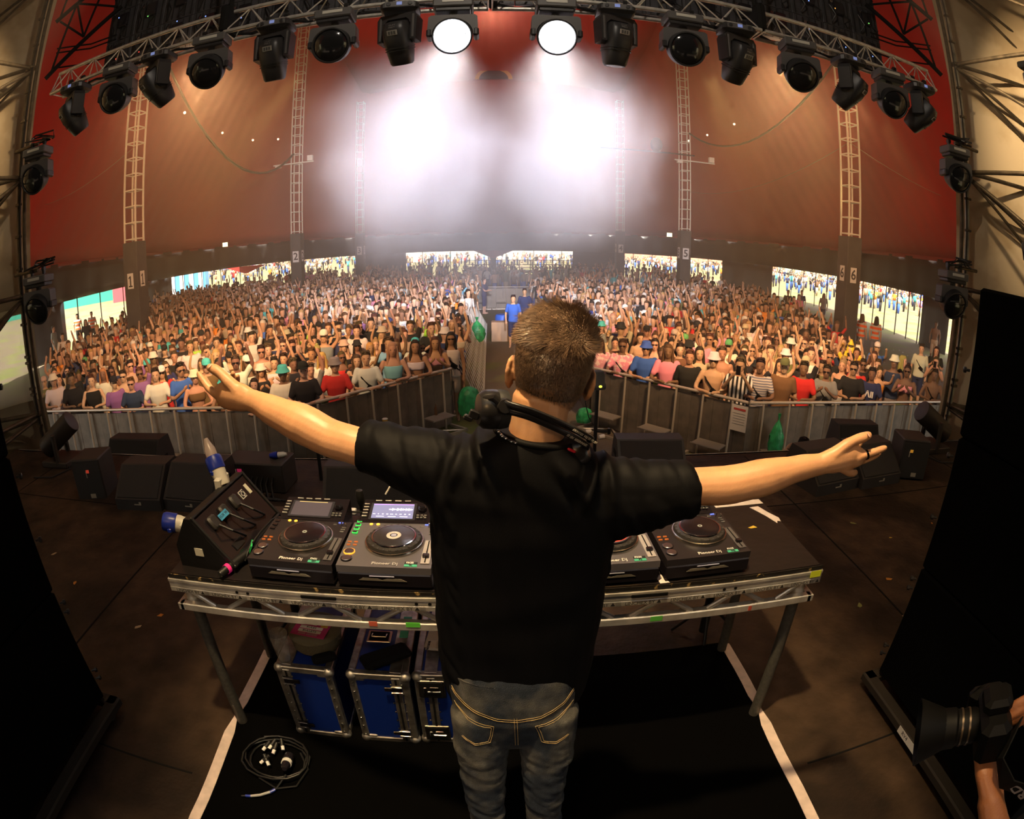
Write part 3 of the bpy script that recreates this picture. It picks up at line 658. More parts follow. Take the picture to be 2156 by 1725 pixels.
# ---------------------------------------------------------------- power box, microphone, cables on the table
def power_box():
    r = empty('power_box', (-1.045, 1.78, TZ)); r.rotation_euler = (0, 0, rad(-4)); tag(r, 'black wedge-shaped mains distribution box at the left end of the table', 'power distribution box')
    L = .44; prof = [(-.125, 0), (-.125, .09), (-.055, .205), (-.030, .205), (.125, .018), (.125, 0)]
    mb = MB(); vs = [(x, -L / 2, z) for x, z in prof] + [(x, L / 2, z) for x, z in prof]; n = len(prof)
    mb.add(vs, [tuple(range(n)), tuple(range(2 * n - 1, n - 1, -1))] + [(i, n + i, n + (i + 1) % n, (i + 1) % n) for i in range(n)]); mb.build('housing', mat('box_black', (.007, .0065, .006), .45, bump=(90, .1)), r)
    a = math.atan2(-.187, .155); T = Matrix.Translation((.0475, 0, .1115)) @ Matrix.Rotation(-a, 4, 'Y')
    mb = MB(); mb.M = T; mb.box((0, 0, .004), (.215, L - .03, .008), bev=.003); mb.build('socket_panel', BLKG, r)
    mb = MB(); mb.M = T
    for (cx, cy_, dx, dy) in ((0, -L / 2 + .008, .235, .012), (0, L / 2 - .008, .235, .012), (-.116, 0, .012, L), (.116, 0, .012, L)): mb.box((cx, cy_, .006), (dx, dy, .018), bev=.003)
    mb.build('frame', BLK, r)
    for i, (x, y) in enumerate(((-.05, -.14), (-.05, -.05), (-.05, .04))):
        mb = MB(); mb.M = T; mb.box((x, y, .016), (.058, .050, .024), bev=.008); mb.build('plug', mat('plug_black', (.022, .02, .018), .5), r, smooth=True)
        mb = MB(); mb.M = T; mb.tube([(x + .02, y, .028), (x + .07, y + .01, .05), (x + .12, y + .08, .02), (x + .13, y + .15, -.04)], .0045, n=8); mb.build('plug_lead', BLK, r, smooth=True)
    mb = MB(); mb.M = T; mb.box((-.045, -.085, .0305), (.026, .062, .002)); o = mb.build('cable_tag', mat('tag_blue', (.05, .30, .55), .6), r); o['label'] = 'blue cable tag'
    text_obj('lettering', 'EUX W', .017, T @ Matrix.Translation((-.045, -.085, .032)) @ Matrix.Rotation(PI / 2, 4, 'Z'), mat('black_print', (.015, .015, .015), .7), r)
    mb = MB(); mb.M = T; mb.box((-.05, .115, .0095), (.036, .036, .002)); mb.build('logo_plate', WHT, r)
    mb = MB(); mb.M = T; mb.box((-.05, .115, .0110), (.030, .030, .002)); mb.build('logo_field', BLK, r)
    text_obj('lettering', '\u25c7', .03, T @ Matrix.Translation((-.05, .115, .0125)), WHT, r)
    mb = MB(); mb.M = T; mb.box((-.052, .168, .0095), (.046, .020, .002)); mb.build('rating_label', mat('label_cream', (.62, .60, .48), .6), r)
    mb = MB(); mb.box((-.02, -L / 2 - .001, .072), (.038, .002, .032)); mb.build('rating_label', mat('label_cream', (.62, .60, .48), .6), r)
    mb = MB(); mb.M = T; mb.box((.07, -.11, .010), (.030, .07, .006), bev=.001); mb.build('breaker', BLK, r)
    # blue and white mains couplers on the outer face
    blue = mat('coupler_blue', (.012, .03, .30), .35); white = mat('coupler_white', (.62, .60, .52), .4)
    for (p, d, nm) in (((-.115, -.11, .115), (-.78, -.28, .20), 'near'), ((-.055, .10, .205), (-.35, .25, .62), 'far')):
        p = Vector(p); d = Vector(d).normalized()
        mb = MB(); mb.lathe([(.028, -.01), (.032, .0), (.030, .03), (.034, .045), (.034, .062)], p, d, n=22); hs = mb.build('coupler', white, r, smooth=True)
        mb = MB(); mb.lathe([(.037, .060), (.0385, .065), (.0385, .108), (.034, .118), (.030, .118)], p, d, n=24); mb.box(tuple(p + d * .075 + Vector((0, -.028, -.015))), (.02, .03, .02), bev=.004); o = mb.build('coupler_cap', blue, r, smooth=True); o['label'] = 'blue coupler cap'
        mb = MB(); mb.box(tuple(p + d * .01), (.03, .09, .05), bev=.006); mb.build('coupler_flange', white, r)
        if nm == 'far': mb = MB(); mb.lathe([(.026, .118), (.026, .15), (.014, .185), (.010, .20)], p, d, n=18); mb.build('cable_gland', mat('clear_plastic', (.55, .45, .42), .25, alpha=.7), r, smooth=True)
power_box()
def on_table():
    t = empty('microphone', (-.955, 1.53, TZ + .024)); tag(t, 'black handheld microphone with a pink band lying on the table', 'microphone')
    a = Vector((-.02, -.03, .0)); d = Vector((.36, .92, .04)).normalized()
    mb = MB(); mb.lathe([(.012, 0), (.0135, .004), (.0145, .028), (.0165, .034), (.0175, .05), (.0175, .16), (.020, .185)], a, d, n=22); mb.build('body', BLK, t, smooth=True)
    mb = MB(); mb.lathe([(.0185, .036), (.0185, .052), (.0172, .052), (.0172, .036)], a, d, n=26, closed=True); o = mb.build('band', mat('band_pink', (.85, .03, .22), .45, emit=(1, .03, .25), estr=.12), t, smooth=True); o['label'] = 'bright pink band'
    mb = MB(); mb.lathe([(.020, .185), (.025, .20), (.026, .22), (.021, .245), (.008, .256)], a, d, n=22); mb.build('grille', mat('grille', (.05, .05, .05), .4, metal=.8, bump=(300, .8)), t, smooth=True)
    # leads behind the box
    rnd = random.Random(11)
    for k in range(6):
        x0 = -.93 + .012 * k; pts = []; 
        for i in range(9):
            u = i / 8; pts.append((x0 + .24 * u * (1 + .1 * k) + .02 * math.sin(u * 9 + k), 1.985 + .05 * math.sin(u * 3.2 + k * .6) + .006 * k, TZ + .010 + .035 * math.sin(PI * u) * (.4 + .25 * (k % 3)) + .004 * k))
        mb = MB(); mb.tube(pts, .0042, n=7); tag(mb.build('cable', BLK, smooth=True), 'thin black lead looping behind the leftmost player from the power box', 'cable', 'black leads behind the leftmost player')
    mb = MB(); mb.tube([(-.915, 1.61, TZ + .02), (-.90, 1.66, TZ + .06), (-.885, 1.74, TZ + .075), (-.87, 1.83, TZ + .08), (-.84, 1.93, TZ + .05), (-.80, 1.99, TZ + .02)], .0045, n=7); tag(mb.build('cable', BLK, smooth=True), 'black lead arching up beside the buttons of the leftmost player', 'cable')
    mb = MB(); mb.box((-.905, 1.665, TZ + .05), (.006, .05, .035), rot=(0, .5, .3)); tag(mb.build('cable_tie_tag', mat('tag_green', (.02, .45, .10), .5)), 'small green tag on the lead beside the power box', 'tag')
    mb = MB(); mb.box((-.60, 2.055, TZ + .012), (.05, .03, .022), bev=.004); tag(mb.build('adapter', mat('adapter_pale', (.5, .5, .5), .5)), 'small pale plug adapter behind the players', 'plug')
    mb = MB(); mb.lathe([(.018, 0), (.018, .004), (.008, .006), (.007, .05), (.016, .07), (.018, .105), (.014, .122), (.004, .126)], (-.545, 2.03, TZ), n=16); tag(mb.build('lamp_head', BLK, smooth=True), 'small black upright gooseneck lamp head behind the two left players', 'lamp')
    # flexible clear lead behind grey player
    mb = MB(); mb.tube([(-.43, 2.0, TZ + .12), (-.40, 2.06, TZ + .16), (-.34, 2.08, TZ + .17), (-.28, 2.07, TZ + .15), (-.24, 2.05, TZ + .02)], .0035, n=7); tag(mb.build('cable', mat('pale_cable', (.4, .38, .36), .4), smooth=True), 'pale lead arching behind the grey player with the violet screen', 'cable')
on_table()
# ---------------------------------------------------------------- flight cases and clutter under the table
def flight_case(loc, size, label, latch_x, seam=True, latches=False):
    w, d, h = size; r = empty('flight_case', loc); tag(r, label, 'flight case', 'blue flight cases under the table')
    blue = mat('case_blue', (.004, .020, .16), .45, spec=.4); hw, hd = w / 2, d / 2
    mb = MB(); mb.box((0, 0, h / 2), (w - .012, d - .012, h - .012)); mb.build('panel', blue, r)
    q = .030
    mb = MB()
    for sx in (-1, 1):
        for sy in (-1, 1): mb.box((sx * (hw - q / 2), sy * (hd - q / 2), h / 2), (q, q, h - .02), bev=.003)
        for z in (q / 2, h - q / 2): mb.box((sx * (hw - q / 2), 0, z), (q, d - .02, q), bev=.003)
    for sy in (-1, 1):
        for z in (q / 2, h - q / 2): mb.box((0, sy * (hd - q / 2), z), (w - .02, q, q), bev=.003)
    if seam: mb.box((latch_x, -hd + .004, h / 2), (.034, .012, h - .03), bev=.002); mb.box((latch_x, 0, h - .004), (.05, d - .03, .010), bev=.002)
    mb.build('edge_extrusion', ALUD, r)
    if seam:
        mb = MB(); mb.box((latch_x, -hd - .0015, h / 2), (.008, .008, h - .04)); mb.build('lid_seam', BLKM, r)
    for sx in (-1, 1):
        for sy in (-1, 1):
            for z in (.018, h - .018):
                mb = MB(); mb.ball((sx * (hw - .014), sy * (hd - .014), z), (.024, .024, .024), n=16); mb.box((sx * (hw - .035), sy * (hd - .030), z - (.012 if z > .1 else -.012)), (.062, .058, .03), bev=.006); mb.build('ball_corner', ALUD, r, smooth=True)
    for z in (.075, h - .075):
        if latches:
            mb = MB(); mb.box((latch_x, -hd - .003, z), (.105, .008, .10), bev=.008); mb.build('latch_dish', STEEL, r)
            mb = MB(); mb.box((latch_x, -hd - .008, z), (.085, .004, .080)); mb.build('latch_recess', BLKM, r)
            mb = MB(); mb.box((latch_x + .01, -hd - .011, z + .012), (.036, .006, .016), bev=.003); mb.cyl((latch_x - .015, -hd - .010, z - .01), (latch_x + .035, -hd - .010, z - .01), .004, n=8); mb.box((latch_x - .025, -hd - .011, z), (.014, .006, .034), bev=.003); mb.build('butterfly_latch', mat('chrome', (.75, .73, .78), .12, metal=1), r)
        else:
            mb = MB(); mb.box((latch_x, -hd - .005, z), (.040, .006, .048), bev=.003); mb.box((latch_x + (.03 if latch_x < 0 else -.03), -hd - .005, z), (.04, .005, .022), bev=.003); mb.build('hinge', BLKG, r)
            for dz in (-.016, .016): mb = MB(); mb.cyl((latch_x - .022, -hd - .009, z + dz), (latch_x + .022, -hd - .009, z + dz), .003, n=8); mb.build('hinge_pin', STEEL, r, smooth=True)
    for i in range(7):
        z = .05 + (h - .1) * i / 6
        for xx in ((latch_x - .022, latch_x + .022, (hw - .015) * (-1 if latch_x > 0 else 1)) if i % 2 == 0 or True else ()):
            mb = MB(); mb.ball((xx, -hd - .002, z), (.0045, .003, .0045), n=8); mb.build('rivet', STEEL, r, smooth=True)
    return r
flight_case((-.76, 1.79, 0), (.24, .50, .43), 'blue flight case under the left end of the table with a glass on it', -.075)
flight_case((-.455, 1.79, 0), (.24, .50, .43), 'blue flight case in the middle under the table, a black pouch on top', .070)
flight_case((-.095, 1.80, 0), (.44, .50, .43), 'wide blue flight case with butterfly latches behind the performer\'s legs', -.155, latches=True)
def clutter():
    # felt drum tub with pink label
    r = empty('storage_tub', (-.735, 1.715, .431)); tag(r, 'round olive fabric tub with a pink printed label on the left flight case', 'tub')
    ol = mat('olive_fabric', (.12, .10, .055), .85, bump=(120, .3))
    mb = MB(); mb.lathe([(.092, 0), (.104, .010), (.110, .055), (.111, .066), (.108, .072)], n=36); mb.build('body', ol, r, smooth=True)
    mb = MB(); mb.lathe([(.112, .064), (.114, .070), (.112, .076), (.100, .085), (.06, .090), (.001, .091)], n=36); mb.build('lid', ol, r, smooth=True)
    M = Matrix.Rotation(rad(-8), 4, 'Z')
    mb = MB(); mb.M = M; mb.box((.0, -.035, .0925), (.150, .085, .002)); o = mb.build('label_card', mat('label_pink', (.50, .03, .20), .6), r); o['label'] = 'pink printed label'
    for i, (y, txt) in enumerate(((-.065, '\u2592\u2592 \u2592\u2592\u2592'), (-.045, 'BULLETS'), (-.022, 'RULES'), (.0, 'FREE'))):
        if i in (1, 2): mb = MB(); mb.M = M; mb.box((.0, y, .0937), (.10, .018, .0012)); mb.build('label_strip', WHT, r)
        text_obj('lettering', txt, .016, M @ Matrix.Translation((0, y, .0947)), mat('black_print', (.015, .015, .015), .7) if i in (1, 2) else WHT, r)
    mb = MB(); mb.M = M; mb.box((.05, .0, .0937), (.03, .02, .0012)); mb.build('label_strip', mat('scrap_yellow', (.6, .42, .05), .7), r)
    # black strap bag in front right of the tub
    mb = MB(); mb.box((-.675, 1.595, .452), (.10, .05, .036), rot=(0, 0, .5), bev=.012); tag(mb.build('pouch', BLKM, smooth=True), 'small black pouch beside the olive tub', 'pouch')
    # plastic glass standing on the corner
    g = mat('clear_glass', (.55, .52, .46), .06, alpha=.20, spec=1.0); h = .43 + .012
    mb = MB(); mb.lathe([(.0005, 0), (.026, 0), (.0385, .135), (.0400, .136), (.0400, .1395), (.0375, .1395), (.0250, .008), (.0005, .008)], (-.845, 1.585, .431), n=36)
    tag(mb.build('drinking_glass', g, smooth=True, angle=50), 'empty clear plastic glass on the corner of the left flight case', 'glass')
    # black pouch on middle case
    mb = MB(); mb.box((-.43, 1.63, .452), (.20, .085, .036), rot=(0, 0, rad(32)), bev=.012); tag(mb.build('pouch', BLKM), 'black oblong pouch lying across the front edge of the middle flight case', 'pouch')
    for (x, y, w, d, nm, c) in ((-.375, 1.78, .035, .045, 'upper', 0), (-.372, 1.88, .035, .04, 'lower', 0)):
        mb = MB(); mb.box((x, y, .4455), (w, d, .002)); tag(mb.build('label_sticker', mat('sticker_green', (.03, .38, .20), .6)), 'green sticker on the middle flight case, %s under the table' % ('nearer' if nm == 'upper' else 'further'), 'sticker')
    # recessed handle
    r = empty('case_handle', (-.475, 1.76, .441)); tag(r, 'recessed steel handle plate in the lid of the middle flight case', 'handle')
    mb = MB(); mb.box((0, 0, .003), (.10, .075, .006), bev=.002); mb.build('plate', STEEL, r)
    mb = MB(); mb.box((0, 0, .007), (.08, .055, .003)); mb.build('recess', BLKM, r)
    mb = MB(); mb.tube([(-.03, .01, .008), (-.03, -.012, .013), (.03, -.012, .013), (.03, .01, .008)], .004, n=8); mb.build('bail', STEEL, r, smooth=True)
    # pamphlet and green carton
    r = empty('leaflet', (-.225, 1.77, .441)); tag(r, 'folded white paper leaflet lying over the gap between two flight cases', 'leaflet')
    mb = MB(); mb.box((0, 0, .004), (.105, .15, .003), rot=(0, 0, rad(-6))); mb.build('sheet', mat('paper', (.48, .46, .42), .8), r)
    mb = MB(); mb.box((.0, -.062, .0075), (.10, .06, .003), rot=(0, 0, rad(-6))); mb.build('folded_flap', mat('paper_bright', (.62, .60, .56), .8), r)
    text_obj('lettering', 'NETGEAR', .013, Matrix.Translation((-.042, -.062, .0095)) @ Matrix.Rotation(rad(84), 4, 'Z'), mat('black_print', (.015, .015, .015), .7), r, bold=.0004)
    for i in range(6): mb = MB(); mb.box((.010, -.040 - i * .008, .0095), (.045, .0012, .001), rot=(0, 0, rad(-6))); mb.build('text_line', mat('grey_print', (.3, .3, .3), .7), r)
    r = empty('tea_carton', (-.135, 1.73, .441)); tag(r, 'dark green printed bottle lying on the wide flight case beside the leaflet', 'bottle')
    mb = MB(); mb.box((0, 0, .022), (.055, .19, .042), bev=.014); mb.build('body', mat('carton_green', (.010, .09, .03), .4), r, smooth=True)
    mb = MB(); mb.box((0.0, -.04, .0435), (.022, .08, .001)); mb.build('label_card', mat('carton_pale', (.32, .5, .30), .6), r)
    text_obj('lettering', 'BULLET', .016, Matrix.Translation((0, .05, .0442)) @ Matrix.Rotation(rad(90), 4, 'Z'), mat('print_green', (.2, .5, .15), .6), r)
    # coil of power leads on the mat
    r = empty('power_lead_coil', (-.93, 1.35, .008)); tag(r, 'tangle of black power leads with white collars on the floor mat', 'cable tangle')
    rnd = random.Random(21)
    for k in range(3):
        pts = [( (.13 + .012 * k) * math.cos(a * .4 + k) + .01 * math.sin(a), (.10 + .012 * k) * math.sin(a * .4 + k), .010 + .008 * k + .004 * math.sin(a * .9)) for a in range(0, 17)]
        mb = MB(); mb.tube(pts, .0045, n=7); mb.build('lead', BLK, r, smooth=True)
    for (x, y, dx, dy) in ((-.07, .03, .5, .8), (-.045, .045, .45, .85), (-.02, .02, .2, 1), (.02, .05, -.3, .9), (-.06, -.045, .6, .5), (-.02, -.05, -.4, .6)):
        mb = MB(); p = Vector((x, y, .022)); e = p + Vector((dx, dy, .4)).normalized() * .020; mb.cyl(p, e, .008, n=12); mb.build('plug_collar', WHT, r, smooth=True)
        mb = MB(); mb.cyl(e, e + Vector((dx, dy, .4)).normalized() * .035, .0095, .008, n=12); mb.build('plug_body', BLK, r, smooth=True)
    mb = MB(); p = Vector((.06, -.02, .035)); d = Vector((.12, -.9, .35)).normalized(); mb.lathe([(.022, -.05), (.025, -.02), (.025, .0)], p, d, n=20); mb.lathe([(.020, .022), (.018, .05), (.010, .065)], p, d, n=20); mb.build('connector_body', BLKG, r, smooth=True)
    mb = MB(); mb.lathe([(.0225, .0), (.0225, .022)], p, d, n=20); mb.build('connector_collar', WHT, r, smooth=True)
    mb = MB(); mb.tube([(.07, -.09, .03), (.04, -.16, .012), (-.02, -.21, .010), (-.10, -.235, .008)], .0045, n=7); mb.build('lead', BLK, r, smooth=True)
    mb = MB(); mb.tube([(.02, -.185, .012), (-.02, -.212, .012), (-.06, -.228, .012)], .0062, n=8); mb.build('grey_sleeve', mat('pale_button', (.35, .34, .33), .5), r, smooth=True)
    for p0, p1 in (((.035, -.168, .012), (.018, -.188, .012)), ((-.058, -.227, .012), (-.08, -.232, .012))): mb = MB(); mb.cyl(p0, p1, .0066, n=8); mb.build('blue_sleeve', mat('coupler_blue', (.012, .03, .30), .35), r, smooth=True)
    mb = MB(); mb.tube([(.10, .05, .02), (.15, -.03, .012), (.12, -.13, .010), (.04, -.16, .010), (-.05, -.12, .010)], .0045, n=7); mb.build('lead', BLK, r, smooth=True)
clutter()
# dark support stand legs behind the table, seen below its frame
def rear_stands():
    for (x, lab) in ((-1.02, 'black stand pole hung with cable ends behind the left table leg'), (1.10, 'black stand pole with pale lettering behind the right table leg')):
        r = empty('stand_pole', (x, 2.19, 0)); tag(r, lab, 'stand')
        mb = MB(); mb.cyl((0, 0, .03), (0, 0, .80), .024, n=14); mb.build('pole', BLK, r, smooth=True)
        for a in (0.4, 2.5, 4.6): mb = MB(); mb.cyl((0, 0, .22), (.20 * math.cos(a), .10 * math.sin(a), .012), .009, n=8); mb.build('leg', BLK, r, smooth=True)
        mb = MB(); mb.box((0, 0, .80), (.09, .06, .012)); mb.build('top_plate', BLK, r)
        if x > 0: text_obj('lettering', 'GRAVITY', .05, Matrix.Translation((0, -.0245, .42)) @ Matrix.Rotation(PI / 2, 4, 'X') @ Matrix.Rotation(PI / 2, 4, 'Z'), mat('grey_print', (.3, .3, .3), .7), r, extrude=.001)
        else:
            for z, c in ((.50, 'paper'), (.38, 'label_cream'), (.30, 'tag_blue'), (.20, 'label_cream')): mb = MB(); mb.box((-.03, -.03, z), (.022, .012, .03), bev=.004); mb.build('cable_end', MATS[c], r)
rear_stands()
# ---------------------------------------------------------------- black cabinets either side of the camera
def side_stack(s):
    side = 'left' if s < 0 else 'right'
    r = empty('speaker_stack', (s * (2.22 if s > 0 else 2.24), .93 if s > 0 else .81, 0)); tag(r, 'tall black loudspeaker cabinet stack filling the %s side of the stage' % side, 'loudspeaker')
    cb = mat('cabinet_black', (.0012, .0012, .0012), .85, spec=.05)
    for k, (z0, z1) in enumerate(((.11, .73), (.735, 1.345), (1.35, 1.955))):
        mb = MB(); mb.box((0, 0, (z0 + z1) / 2), (.72, 1.20, z1 - z0), bev=.012); mb.build('cabinet', cb, r)
    # dolly
    mb = MB()
    for (cx, cy_, dx, dy) in ((0, .60, .86, .07), (0, -.60, .86, .07), (-.40, 0, .07, 1.27), (.40, 0, .07, 1.27)): mb.box((cx, cy_, .075), (dx, dy, .05), bev=.008)
    mb.build('dolly_frame', mat('dolly_dark', (.020, .016, .012), .6, spec=.2), r)
    for x in (-.38, .38):
        for y in (-.55, .55): mb = MB(); mb.cyl((x - .015, y, .027), (x + .015, y, .027), .026, n=16); mb.build('caster', RUB, r, smooth=True)
    # star knobs along the edge
    for z in (.23, .28, .62, .67, .98, 1.26, 1.62):
        mb = MB(); x = -s * .36; mb.lathe([(.006, 0), (.006, .016), (.013, .018), (.013, .030), (.004, .033)], (x, .60, z), (-s * .75, .55, 0), n=7); mb.build('star_knob', BLK, r)
    if s > 0:
        mb = MB(); mb.box((-.437, .12, .078), (.002, .20, .04)); mb.build('paper_label', mat('paper', (.48, .46, .42), .8), r)
        text_obj('lettering', 'RV4', .032, Matrix.Translation((-.4385, .16, .08)) @ Matrix.Rotation(-PI / 2, 4, 'Z') @ Matrix.Rotation(PI / 2, 4, 'X'), mat('black_print', (.015, .015, .015), .7), r)
    return r
side_stack(-1); side_stack(1)
# ---------------------------------------------------------------- floor loudspeakers
def wedge(loc, rz, w, d, h, label, badge=True, up=False):
    r = empty('stage_wedge', loc, (0, 0, rz)); tag(r, label, 'monitor speaker', 'floor wedges at the front of the stage')
    cb = mat('wedge_black', (.030, .024, .019), .6, bump=(160, .15))
    prof = [(-d / 2, 0), (-d / 2, .10), (-d * .02, h), (d * .38, h), (d / 2, h * .55), (d / 2, 0)]
    mb = MB(); vs = [(-w / 2, y, z) for y, z in prof] + [(w / 2, y, z) for y, z in prof]; n = len(prof)
    mb.add(vs, [tuple(range(n)), tuple(range(2 * n - 1, n - 1, -1))] + [(i, n + i, n + (i + 1) % n, (i + 1) % n) for i in range(n)]); mb.build('cabinet', cb, r)
    a = math.atan2(h - .10, d * .48); T = Matrix.Translation((0, -d * .26, (h + .10) / 2)) @ Matrix.Rotation(a, 4, 'X')
    mb = MB(); mb.M = T; mb.box((0, 0, .003), (w - .05, math.hypot(d * .48, h - .1) - .03, .012), bev=.003); mb.build('grille', mat('wedge_grille', (.022, .019, .016), .55, bump=(400, .6)), r)
    if badge:
        mb = MB(); mb.box((.0, -d / 2 - .001, .055), (.075, .003, .010)); mb.build('badge_bar', mat('badge_pale', (.42, .38, .28), .5), r)
        mb = MB(); mb.box((.028, -d / 2 - .001, .068), (.022, .003, .022)); mb.build('badge_square', mat('badge_pale', (.42, .38, .28), .5), r)
    for s in (-1, 1): mb = MB(); mb.box((s * (w / 2 + .001), .05, h * .55), (.004, .14, .05), bev=.001); mb.build('side_handle', BLKM, r)
    return r
wedge((-3.02, 3.80, 0), rad(4), .50, .50, .33, 'black floor wedge next to the small box with a red dot')
wedge((-2.46, 3.84, 0), rad(-2), .53, .50, .34, 'black floor wedge behind the blue mains couplers')
wedge((2.95, 4.0, 0), rad(10), .56, .50, .34, 'black floor wedge under the outstretched right forearm')
wedge((3.54, 4.04, 0), rad(6), .56, .50, .34, 'black floor wedge right below the ringed hand')
wedge((-4.25, 5.25, -.50), rad(0), .82, .55, .52, 'big dark fill cabinet standing in the pit beyond the left wedges', badge=False)
wedge((-.70, 3.45, 0), rad(0), .92, .55, .50, 'large dark fill cabinet on the boards behind the grey player', badge=False)
wedge((1.36, 4.42, 0), rad(-3), .60, .42, .31, 'black front fill cabinet to the right of the neck headphones')
wedge((4.12, 5.02, -.36), rad(-8), .58, .50, .55, 'black fill cabinet standing behind the ringed hand', badge=False)
def small_box(loc, rz, label, dot):
    r = empty('speaker_box', loc, (0, 0, rz)); tag(r, label, 'speaker box')
    mb = MB(); mb.box((0, 0, .21), (.33, .34, .40), bev=.012); mb.build('cabinet', mat('wedge_black', (.03, .024, .019), .6), r)
    mb = MB(); mb.box((0, -.182, .20), (.32, .006, .36), bev=.002); mb.build('grille', mat('wedge_grille', (.022, .019, .016), .55), r)
    mb = MB(); mb.box((dot[1], -.188, .30), (.035, .004, .03), bev=.001); mb.build('indicator', mat(*dot[0]), r)
    mb = MB(); mb.box((dot[1] - .02, -.187, .27), (.01, .004, .06)); mb.build('tape_mark', mat('badge_pale', (.42, .38, .28), .5), r)
    mb = MB(); mb.box((.02, -.187, .06), (.06, .004, .04)); mb.build('badge', mat('badge_pale', (.42, .38, .28), .5), r)
small_box((-3.74, 3.86, -.03), rad(14), 'small black speaker box with a red dot left of the floor wedges', (('red_patch', (.7, .08, .04), .5, 0, .5, (.9, .08, .04), .25), 0.02))
small_box((4.10, 4.02, 0), rad(-20), 'small black speaker box beside the right floor wedges', (('amber_patch', (.7, .35, .04), .5, 0, .5, (.9, .4, .04), .3), -0.06))
def stage_box():
    r = empty('patch_box', (-2.02, 4.18, 0), (0, 0, rad(-3))); tag(r, 'low black patch box with a pink tab and plugged leads at the stage edge', 'patch box')
    mb = MB(); mb.box((0, 0, .13), (.60, .30, .26), bev=.01); mb.build('case', mat('wedge_black', (.03, .024, .019), .6), r)
    mb = MB(); mb.box((-.12, -.152, .19), (.045, .004, .035)); mb.build('tab', mat('tab_pink', (.85, .05, .16), .5, emit=(1, .05, .2), estr=.15), r)
    mb = MB(); mb.box((-.16, -.152, .17), (.012, .004, .07)); mb.build('tab', WHT, r)
    for i in range(5): mb = MB(); mb.tube([(.0 + i * .05, -.15, .14), (.02 + i * .05, -.24, .12), (.04 + i * .05, -.28, .02), (.2 + i * .04, -.30, .012)], .008, n=6); mb.build('lead', BLK, r, smooth=True)
    mb = MB(); mb.lathe([(.022, 0), (.025, .03), (.030, .032), (.030, .07)], (.14, -.02, .285), (1, .1, .1), n=16); mb.build('coupler', MATS['coupler_blue'], r, smooth=True)
    mb = MB(); mb.lathe([(.026, 0), (.024, .05), (.012, .08)], (.215, -.01, .29), (1, .1, .1), n=16); mb.build('coupler_tail', MATS['coupler_white'], r, smooth=True)
    mb = MB(); mb.cyl((-1.33, 4.36, 0), (-1.33, 4.36, .46), .016, n=10); tag(mb.build('stand_pole', BLK, smooth=True, loc=(-.16, -.05, 0)), 'short black pole standing at the stage edge beside the patch box', 'pole')
stage_box()
def tube_fan(loc, d, label, s):
    """cylindrical black effect lamp on a yoke at the foot of the tower"""
    r = empty('cannon_lamp', loc); tag(r, label, 'cylindrical stage lamp', 'cylindrical lamps at the foot of the towers')
    d = Vector(d).normalized(); m = mat('cannon_dark', (.035, .026, .018), .5)
    mb = MB(); mb.lathe([(.09, -.26), (.125, -.255), (.13, -.24), (.13, .25), (.125, .262), (.09, .27)], (0, 0, .32), d, n=28); mb.build('barrel', m, r, smooth=True)
    x = Vector((0, 0, 1)).cross(d).normalized()
    for q in (-1, 1): mb = MB(); a = Vector((0, 0, .20)) + x * (.19 * q); mb.box(tuple(a), (.05, .05, .36), bev=.008); mb.build('yoke_arm', m, r)
    mb = MB(); mb.box((0, 0, .035), (.46, .40, .07), bev=.01); mb.build('base', m, r)
    mb = MB(); mb.tube([(-.1 * s, -.1, .02), (-.3 * s, -.2, .015), (-.2 * s, -.45, .012), (.1 * s, -.5, .012)], .008, n=6); mb.build('lead', BLK, r, smooth=True)
tube_fan((-4.86, 4.50, 0), (.62, .25, .42), 'black cylindrical lamp tilted up at the foot of the left tower', -1)
tube_fan((5.05, 4.62, -0.0), (-.75, .15, .45), 'black cylindrical lamp tilted down at the foot of the right tower', 1)
# stand with small black lamp head in the pit
def pit_stand():
    r = empty('pole_lamp', (.97, 4.95, -.16)); tag(r, 'black camera head on a slim pole right of the performer\'s ear', 'camera')
    mb = MB(); mb.cyl((0, 0, -1.42), (0, 0, .78), .018, n=10); mb.build('pole', BLK, r, smooth=True)
    mb = MB(); mb.cyl((0, 0, .36), (.12, 0, .36), .012, n=8); mb.box((.13, 0, .36), (.03, .03, .06), bev=.005); mb.build('side_clamp', BLK, r)
    mb = MB(); mb.box((.05, 0, .0), (.16, .06, .05), bev=.01); mb.cyl((.11, 0, .0), (.11, 0, -1.42), .028, n=12); mb.build('lower_mast', mat('mast_grey', (.07, .07, .08), .5), r)
    for a in (.5, 2.6, 4.7): mb = MB(); mb.cyl((0, 0, -1.1), (.4 * math.cos(a), .4 * math.sin(a), -1.42), .012, n=8); mb.build('leg', BLK, r, smooth=True)
    mb = MB(); mb.lathe([(.078, 0), (.082, .015), (.082, .04), (.068, .06), (.066, .13), (.050, .165), (.02, .175)], (0, 0, .78), n=24, sx=1.0, sy=.8); mb.build('head', mat('head_grey', (.05, .048, .05), .5), r, smooth=True)
    mb = MB(); mb.ball((.015, -.066, .815), (.016, .006, .012), n=10); mb.build('indicator', mat('yellow_glow', (.8, .8, .05), .4, emit=(1, .95, .1), estr=1.5), r, smooth=True)
    mb = MB(); mb.tube([(-.05, 0, .80), (-.11, 0, .65), (-.07, 0, .5), (-.02, 0, .42)], .005, n=6); mb.build('lead', BLK, r, smooth=True)
pit_stand()

